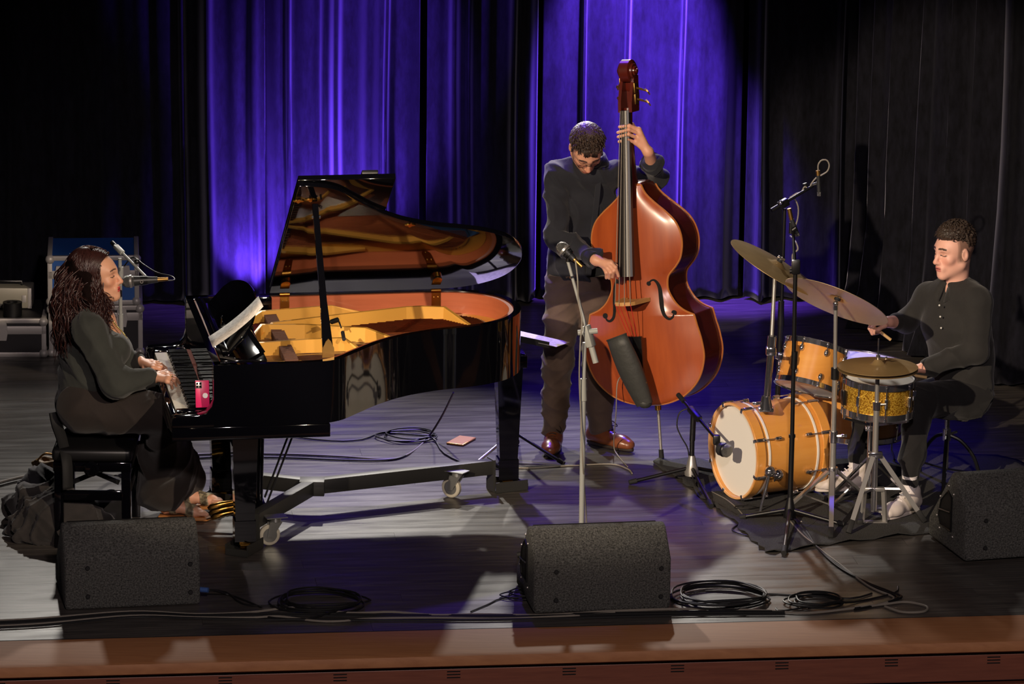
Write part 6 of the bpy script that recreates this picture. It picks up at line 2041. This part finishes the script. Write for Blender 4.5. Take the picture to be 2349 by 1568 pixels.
# wide trousers
F = Field(.008)
F.cap(J(190, 928, py_ - .09), J(190, 925, py_ + .09), .122, .122, .05)
for hp, K_, A_ in ((J(200, 938, py_ - .10), KRp, ARp), (J(200, 930, py_ + .10), KLp, ALp)):
    F.chain([hp, K_], [.112, .086], .05)
    F.chain([K_, K_.lerp(A_, .5) + Vector((-.03, 0, 0)), A_ + Vector((-.055, 0, .05))], [.090, .100, .118], .05)
V, Fc = F.mesh()
V[:, 2] = np.maximum(V[:, 2], .045 + .03 * np.sin(V[:, 0] * 9 + 1) ** 2 * 0 + .25 * np.maximum(0, V[:, 0] - (ARp.x - .10)))
np_mesh('wide_trousers', [(V, Fc)], 'brown_palazzo', ps, wrinkle=cloth_wrinkle(.012, 13, 9, .4))
for (Vf, Ff), A_, d_, s_, u_ in feet_m:
    T = Matrix((d_, s_, u_)).transposed().to_4x4(); T.translation = A_
    sd = MB(T).prism([(-.07, -.03), (.02, -.032), (.10, -.042), (.165, -.036), (.18, -.005), (.165, .030), (.10, .040), (.02, .03), (-.07, .028)], -.098, -.083, bev=.003).build('sandal', 'wood_heel', ps)
    MB(T).box((-.045, 0, -.112), (.05, .05, .028), bev=.006).build('heel', 'wood_heel', sd)
    L_ = (Vf - npv(A_)) @ np.array((d_, s_, u_), dtype=np.float32).T
    Nf = vnormals(Vf, Ff)
    for u0, u1, sl_ in ((.045, .085, .5), (.085, .115, -.5), (-.005, .030, -.35)):
        uu = L_[:, 0] + sl_ * L_[:, 1]
        ok = (uu > u0) & (uu < u1) & (L_[:, 2] > -.090) & (L_[:, 2] < .03)
        fm = Ff[ok[Ff].all(1)]
        if len(fm): np_mesh('strap', [(Vf + Nf * .0035, fm)], 'sandal', sd)
# necklace
nk_ = spline([J(243, 712, py_ - .06), J(262, 742, py_ - .065), J(280, 762, py_ - .05), J(292, 782, py_ - .04), J(294, 800, py_ - .05), J(292, 815, py_ - .06)], 8)
ch = MB()
for q in nk_: ch.sphere(q + Vector((.006, -.012, 0)), .0045, n=6, m=5)
o = ch.build('necklace', 'gold_chain', ps); o['kind'] = 'stuff'
for q in (P(386, 861, .80), ): MB(frame((1, -.3, -.3), None, P(394, 866, .797))).lathe([(.0095, -.003), (.0115, 0), (.0095, .003)], n=14).build('finger_ring', 'gold_chain', ps)
# hair: mass plus curls
F = Field(.007)
R = np.array(HMp.to_3x3().transposed(), dtype=np.float32); W = lambda x, y, z: HMp @ Vector((x, y, z))
F.ell(W(0, -.035, .036), (.084, .090, .090), R, .02)
F.chain([W(0, -.07, .03), W(0, -.105, -.08), J(178, 745, py_ - .01), J(165, 800, py_ - .01)], [.085, .085, .075, .045], .05, (0, 1, 0), 1.15)
F.chain([W(.075, -.02, .02), W(.085, -.03, -.07), J(225, 730, py_ - .10)], [.030, .036, .026], .03); F.chain([W(-.075, -.02, .02), W(-.085, -.02, -.07), J(238, 720, py_ + .09)], [.030, .034, .026], .03)
V, Fc = F.mesh()
Hi = np.array(HMp.inverted(), dtype=np.float32)
np_mesh('hair', [(V, Fc)], 'hair_under', ps, wrinkle=cloth_wrinkle(.003, 50, 21))
hair_o = [c for c in ps.children if c.name.startswith('hair')][0]
rd_ = random.Random(21)
strands = []
def curl(p0, p1, sway, turns, rad, npt=22):
    ax_ = (p1 - p0); L_ = ax_.length
    T = frame(ax_, None, p0); ph = rd_.uniform(0, 6.28)
    out = []
    for i in range(npt):
        t = i / (npt - 1)
        r_ = rad * (.25 + .75 * t)
        out.append(T @ Vector((r_ * math.cos(turns * 2 * PI * t + ph), r_ * math.sin(turns * 2 * PI * t + ph), L_ * t)) + sway * math.sin(PI * t))
    return out
for k in range(620):
    t = rd_.uniform(-1, 1); u = rd_.uniform(0, 1)
    # root on the scalp, tip hanging on back, side or chest
    ang = rd_.uniform(-.2, 2.2)
    side = -1 if rd_.random() < .5 else 1
    root = W(side * .086 * math.sin(ang) * rd_.uniform(.5, 1.0), -.03 + rd_.uniform(-.09, .05), .04 + .085 * math.cos(ang) * .9)
    if rd_.random() < .30:
        tip = J(rd_.uniform(225, 262), rd_.uniform(690, 770), py_ + (-.12 if side > 0 else .10) + rd_.uniform(-.03, .03))
        root = W(side * .080, .015 + rd_.uniform(-.05, .015), rd_.uniform(-.02, .06))
        sw = Vector((-.01, 0, 0))
    else:
        tip = J(rd_.uniform(128, 205), rd_.uniform(690, 840), py_ + rd_.uniform(-.15, .15))
        sw = Vector((-.055, (-.05 if side > 0 else .05), .01))
    strands.append(curl(root, tip, sw, rd_.uniform(1.5, 3.5), rd_.uniform(.008, .018)))
for k in range(620):   # waves lying over the crown, then falling past ear and nape
    al = rd_.uniform(math.radians(48), math.radians(178)); side = 1 if rd_.random() < .72 else -1
    out = []
    rr = rd_.uniform(1.0, 1.10); wv = rd_.uniform(0, 6.28); off = rd_.uniform(-.3, .3)
    for i in range(12):
        th = math.radians(6 + rd_.uniform(0, 1) + 96 * i / 11)
        al2 = al + off * (i / 11) + .07 * math.sin(i * 1.1 + wv)
        out.append(W(side * .091 * rr * math.sin(th) * math.sin(al2), -.035 + .098 * rr * math.sin(th) * math.cos(al2), .038 + .099 * rr * math.cos(th)))
    e_ = out[-1]
    if al < math.radians(85): tip = J(rd_.uniform(222, 258), rd_.uniform(690, 765), py_ + (-.115 if side > 0 else .10) + rd_.uniform(-.02, .02))
    else: tip = J(rd_.uniform(135, 215), rd_.uniform(680, 800), py_ + (-.12 if side > 0 else .08) + rd_.uniform(-.06, .06))
    out += curl(e_, tip, Vector((-.02, 0, 0)), rd_.uniform(1.0, 2.4), rd_.uniform(.008, .016), 16)[1:]
    strands.append(out)
for k in range(300):   # swept fringe from the parting over the temple
    side = 1 if rd_.random() < .75 else -1
    a0 = math.radians(rd_.uniform(4, 38)); a1 = math.radians(rd_.uniform(72, 105)); t0 = math.radians(rd_.uniform(18, 50)); rr = rd_.uniform(1.0, 1.09)
    out = []
    for i in range(12):
        t = i / 11
        th = t0 + (math.radians(98) - t0) * t; al = a0 + (a1 - a0) * t ** .55
        out.append(W(side * .090 * rr * math.sin(th) * math.sin(al), -.028 + (.100 + .026 * max(0, math.cos(al))) * rr * math.sin(th) * math.cos(al), .036 + .098 * rr * math.cos(th)))
    tip = J(rd_.uniform(215, 255), rd_.uniform(680, 760), py_ + (-.12 if side > 0 else .10) + rd_.uniform(-.02, .02))
    out += curl(out[-1], tip, Vector((-.01, 0, 0)), rd_.uniform(1.0, 2.2), rd_.uniform(.006, .014), 16)[1:]
    strands.append(out)
hair_mesh('hair_curls', strands, 'auburn_hair', hair_o, .0030, 4)

# ------------------------------------------------------------------ piano bench
BT = .475
a = P(150, 1222); b = P(300, 1222)
bcx = (a.x + b.x) / 2 + .0; 
bench = thing('piano_bench', 'black adjustable piano bench with crossed struts under the pianist', 'bench', (bcx, py_, 0))
hx_, hy_ = .155, .27
MB(Matrix.Translation((bcx, py_, 0))).box((0, 0, BT - .03), (hx_ * 2 + .06, hy_ * 2 + .06, .06), bev=.018, seg=3).build('cushion', 'satin_black', bench)
MB(Matrix.Translation((bcx, py_, 0))).box((0, 0, BT - .085), (hx_ * 2 + .05, hy_ * 2 + .05, .045), bev=.004).build('seat_frame', 'piano_black', bench)
for sx in (-1, 1):
    for sy in (-1, 1):
        MB().box((bcx + sx * hx_, py_ + sy * hy_, (BT - .10) / 2), (.042, .042, BT - .10), bev=.003).build('leg', 'piano_black', bench)
for sy in (-1, 1):
    MB().box((bcx, py_ + sy * hy_, .25), (hx_ * 2, .022, .045), bev=.003).build('rail', 'piano_black', bench)
for sx in (-1, 1):
    MB().box((bcx + sx * hx_, py_, .25), (.022, hy_ * 2, .045), bev=.003).build('rail', 'piano_black', bench)
for s in (-1, 1):
    MB().bar((bcx - s * .11, py_ - .12, .27), (bcx + s * .11, py_ - .12, BT - .11), .022, .006, up=(0, 1, 0)).build('cross_strut', 'satin_black', bench)
    MB().bar((bcx - s * .11, py_ + .12, .27), (bcx + s * .11, py_ + .12, BT - .11), .022, .006, up=(0, 1, 0)).build('cross_strut', 'satin_black', bench)
k_ = Vector((bcx, py_ - hy_ - .05, BT - .085))
MB(frame((0, -1, 0), None, k_ + Vector((0, .03, 0)))).lathe([(0, 0), (.012, 0), (.014, .015), (.034, .022), (.036, .04), (.026, .05), (0, .052)], n=20).build('height_knob', 'piano_black', bench)
# coat lying over the back of the bench: strap hanging down
ct_ = MB(); 
strip = spline([J(122, 945, py_ - .1), J(128, 975, py_ - .12), J(140, 1010, py_ - .2), J(150, 1060, py_ - .33), J(152, 1120, py_ - .34)], 6)
vs = []; fs = []
for q in strip: vs += [q + Vector((-.018, -.02, 0)), q + Vector((.022, .02, 0))]
for k in range(len(strip) - 1): fs.append((2 * k, 2 * k + 1, 2 * k + 3, 2 * k + 2))
o = ct_.add(vs, fs).build('coat_strap', 'matte_black', angle=180); o.modifiers.new('t', 'SOLIDIFY').thickness = .012
tag(o, 'black fabric strap hanging down the back of the piano bench', 'strap')
# ------------------------------------------------------------------ drummer
cloth_mat('charcoal_shirt', (46, 45, 44), (37, 36, 36))
cloth_mat('black_jeans', (30, 29, 30), (24, 23, 25))
mat('white_sock', (220, 214, 214), 0.85)
mat('white_shoe', (206, 196, 190), 0.6)
mat('stick_wood', (206, 170, 116), 0.5)
mat('brown_hair', (34, 27, 23), 0.55, noise=(50.0, (70, 54, 43), .8, ONE))
dy = -.50
dr_ = thing('person', 'seated young drummer with short curly hair in a charcoal shirt and white sneakers', 'person', P(2168, 1090))
PVd = J(2212, 895, dy); WAd = J(2208, 830, dy); CHd = J(2195, 740, dy); NBd = J(2192, 652, dy - .01)
LSd = J(2240, 692, dy - .10); RSd = J(2130, 680, dy + .12)
LEd = J(2236, 806, dy - .16); LWd = J(2122, 842, dy - .20)
REd = J(2078, 738, dy + .18); RWd = J(2040, 738, dy + .05)
hc = J(2190, 578, dy - .03)
HMd = head_frame(hc, (-.86, -.50, -.06), (-.06, 0, 1))
V, Fc, L = head_mesh(HMd, NBd + Vector((0, 0, -.03)), 1.0, neck_r=.054)
def hld(L):
    x, y, z = np.abs(L[:, 0]), L[:, 1], L[:, 2]
    side = smoothstep(.030, .015, y) * smoothstep(-.045, -.03, z)
    top = smoothstep(.075, .085, z)
    burn = (x > .05) * smoothstep(.035, .025, y) * smoothstep(-.05, -.03, z) * (y > -.01)
    return np.clip(np.maximum(np.maximum(side * .75, top), burn * .5), 0, 1) * (x < .0775)
C = face_colors(L, (232, 178, 158), (204, 126, 116), (66, 46, 36), stubble=None, hairline=hld, hair=(84, 64, 50), blush=(226, 146, 128))
parts = [(V, Fc, C)]
sk = lc((220, 164, 144))
F = Field(.0036)
gr, gs = fist(F, RWd, (-1, -.25, .05), (-.1, -.2, -1), (-.3, -1, .1), .95)
F.cap(RWd, REd.lerp(RWd, .5), .027, .036, .02)
parts.append(with_col(F.mesh(), sk))
F = Field(.0036)
gl_, gs2 = fist(F, LWd, (-1, -.1, -.15), (0, .2, -1), (0, 1, .2), .95)
F.cap(LWd, LEd.lerp(LWd, .7), .026, .034, .02)
parts.append(with_col(F.mesh(), sk))
KLd = J(2104, 918, dy - .22); KRd = J(1992, 930, dy + .02)
ALd = J(2086, 1096, dy - .36); ARd = J(1960, 1065, dy - .02)
ALd = P(2086, 1130, .10); ARd = P(1964, 1085, .11)
F = Field(.012)
F.chain([PVd, WAd, CHd, NBd], [.06, .06, .06, .048], .05, (.4, .9, 0), 1.2); F.chain([RSd, REd, RWd], [.045, .038, .024], .03); F.chain([LSd, LEd, LWd], [.045, .038, .024], .03); F.cap(RSd, LSd, .035, .035, .03)
F.chain([PVd, KLd, ALd], [.05, .045, .034], .03); F.chain([PVd, KRd, ARd], [.05, .045, .034], .03)
parts.append(with_col(F.mesh(), sk))
np_mesh('body', parts, 'skin', dr_, color=(1, 1, 1))
F = Field(.0075)
F.chain([J(2214, 880, dy), J(2206, 820, dy), J(2190, 745, dy), J(2190, 690, dy)], [.122, .122, .128, .085], .05, (.75, -.65, 0), 1.30)
F.cap(RSd, LSd, .066, .068, .06); F.cap(J(2194, 664, dy), LSd, .062, .064, .04); F.cap(J(2188, 662, dy), RSd, .060, .06, .04); F.ell(NBd + Vector((-.078, -.060, .0)), (.050, .050, .095), None, .012, True)
F.chain([LSd, LEd, LEd.lerp(LWd, .88)], [.070, .058, .044], .016); F.chain([RSd, REd, REd.lerp(RWd, .55)], [.064, .058, .050], .04)
F.cap(J(2235, 865, dy - .02), J(2245, 900, dy - .02), .06, .05, .04)
sh_o = np_mesh('shirt', [F.mesh()], 'charcoal_shirt', dr_, wrinkle=cloth_wrinkle(.016, 13, 31))
f_ = Vector((-.80, -.60, 0)).normalized(); s_ = Vector((f_.y, -f_.x, 0))
for sg in (-1, 1):     # pointed collar leaves
    vs = []; fs = []
    for k in range(9):
        a = PI * (.06 + .94 * k / 8)
        dv = f_ * math.cos(a) + s_ * (sg * math.sin(a))
        b0 = NBd + Vector((0, 0, .040 - .045 * max(0, math.cos(a)) ))
        drop = .035 + .035 * max(0, math.cos(a)) ** 2
        vs += [b0 + dv * .066, b0 + dv * .096 + Vector((0, 0, -drop))]
    for k in range(8): fs.append((2 * k, 2 * k + 1, 2 * k + 3, 2 * k + 2))
    c_ = MB().add(vs, fs).build('collar', 'charcoal_shirt', sh_o, angle=180); c_.modifiers.new('t', 'SOLIDIFY').thickness = .005
for k in range(3): MB(Matrix.Translation(J(2155 + 2 * k, 700 + 26 * k, dy - .135))).sphere((0, 0, 0), .005, n=8, m=6).build('button', 'white_plastic', sh_o)
F = Field(.0075)
F.cap(J(2218, 905, dy + .06), J(2225, 905, dy - .05), .118, .118, .05)
F.chain([J(2205, 915, dy - .08), KLd, KLd.lerp(ALd, .6), ALd + Vector((0, 0, .06))], [.104, .078, .058, .045], .04)
F.chain([J(2190, 905, dy + .10), KRd, KRd.lerp(ARd, .6), ARd + Vector((0, 0, .07))], [.100, .072, .056, .044], .04)
np_mesh('jeans', [F.mesh()], 'black_jeans', dr_, wrinkle=cloth_wrinkle(.009, 15, 33, 1.4))
for A_, d_ in ((ALd, (-.62, -.78, 0)), (ARd, (-.95, -.3, 0))):
    MB().cyl(A_ + Vector((0, 0, -.02)), A_ + Vector((0, 0, .085)), .036, .037, 20).build('sock', 'white_sock', dr_)
    z_ = .094 if A_ is ALd else .12
    so_, g = shoe(dr_, Vector((A_.x, A_.y, z_)), d_, .27, 'white_shoe', 'white_shoe', name='sneaker')
    for k in range(4): MB().tube([g(.035 + .018 * k, .108 - .012 * k, -.02), g(.042 + .018 * k, .116 - .013 * k, 0), g(.035 + .018 * k, .108 - .012 * k, .02)], .003, 6).build('lace', 'white_sock', so_)
# curly short hair
F = Field(.0045)
R = np.array(HMd.to_3x3().transposed(), dtype=np.float32); W = lambda x, y, z: HMd @ Vector((x, y, z))
F.ell(W(0, -.002, .094), (.076, .092, .050), R, .01); F.ell(W(0, -.040, .060), (.079, .070, .064), R, .02)
V, Fc = F.mesh()
ho_ = np_mesh('hair', [(V, Fc)], 'brown_hair', dr_, wrinkle=cloth_wrinkle(.005, 110, 5))
rd_ = random.Random(17); st_ = []
for k in range(420):
    t = rd_.uniform(0, 2 * PI); u = math.sqrt(rd_.random())
    p = Vector((.079 * u * math.cos(t), -.010 + .094 * u * math.sin(t), .092 + .057 * math.sqrt(max(0, 1 - u * u)) - .020 * u * u))
    o_ = (p - Vector((0, -.008, .06))).normalized(); T = frame(o_, None, p); r0 = rd_.uniform(.004, .009); ph = rd_.uniform(0, 6.28)
    st_.append([HMd @ (T @ Vector((r0 * math.cos(ph + a), r0 * math.sin(ph + a), .004 * a * .8))) for a in (0, .9, 1.8, 2.7, 3.6, 4.5)])
hair_mesh('hair_curls', st_, 'brown_hair', ho_, .0026, 4)
# sticks
tipr = J(1925, 690, dy + .02)
e_ = (tipr - gr).normalized()
stt = MB().tube([gr - e_ * .10, gr + e_ * .20, gr + e_ * .27, gr + e_ * .29, gr + e_ * .30], [.0075, .0075, .004, .0055, .002], 10).build('drumstick', 'stick_wood'); tag(stt, 'pale drumstick in the hand behind the ride cymbal', 'drumstick')
e_ = Vector((-.75, -.05, .12)).normalized()
stt = MB().tube([gl_ - e_ * .08, gl_ + e_ * .12, gl_ + e_ * .19, gl_ + e_ * .20], [.0075, .0075, .004, .002], 10).build('drumstick', 'stick_wood'); tag(stt, 'pale drumstick held above the gold snare drum', 'drumstick')
# ------------------------------------------------------------------ coats and bag heaped behind the bench
cloth_mat('coat_cloth', (50, 46, 44), (32, 30, 31))
cloth_mat('dark_coat', (26, 26, 32), (20, 20, 25))
mat('tan_leather', (150, 116, 66), .5, noise=(9.0, (110, 80, 44), .6, ONE))
F = Field(.008)
F.chain([P(20, 1215, .03), P(70, 1195, .08), P(120, 1180, .12), P(170, 1190, .10), P(240, 1200, .06)], [.03, .07, .10, .10, .06], .06)
F.chain([P(30, 1165, .05), P(80, 1150, .14), P(130, 1140, .16)], [.06, .08, .09], .06)
F.chain([P(40, 1235, .02), P(100, 1222, .05), P(180, 1218, .06)], [.02, .05, .06], .05)
V, Fc = F.mesh(); V[:, 2] = np.maximum(V[:, 2], .004)
o = np_mesh('coat', [(V, Fc)], 'coat_cloth', None, wrinkle=cloth_wrinkle(.016, 20, 40)); tag(o, 'crumpled grey brown coat heaped on the floor behind the bench', 'coat')
F = Field(.008)
F.chain([P(60, 1128, .04), P(95, 1108, .12), P(130, 1118, .10)], [.05, .08, .07], .05)
F.chain([P(200, 1190, .05), P(240, 1165, .08), P(275, 1190, .04)], [.05, .07, .05], .05)
V, Fc = F.mesh(); V[:, 2] = np.maximum(V[:, 2], .004)
o = np_mesh('jacket', [(V, Fc)], 'dark_coat', None, wrinkle=cloth_wrinkle(.012, 22, 41)); tag(o, 'black jacket bunched between the coat and the bench legs', 'jacket')
bgc = P(110, 1092, .0)
bg = thing('handbag', 'small tan leather bag lying behind the bench', 'bag', bgc)
F = Field(.006); F.ell(bgc + Vector((0, .02, .05)), (.075, .05, .048), None, .02); F.ell(bgc + Vector((0, .0, .10)), (.05, .03, .03), None, .02, True)
np_mesh('pouch', [F.mesh()], 'tan_leather', bg, wrinkle=cloth_wrinkle(.008, 30, 43))
MB().tube(spline([bgc + Vector((-.05, 0, .08)), bgc + Vector((-.01, -.02, .12)), bgc + Vector((.05, 0, .10)), bgc + Vector((.08, .02, .05))], 6), .005, 6).build('strap', 'dull_brass', bg)
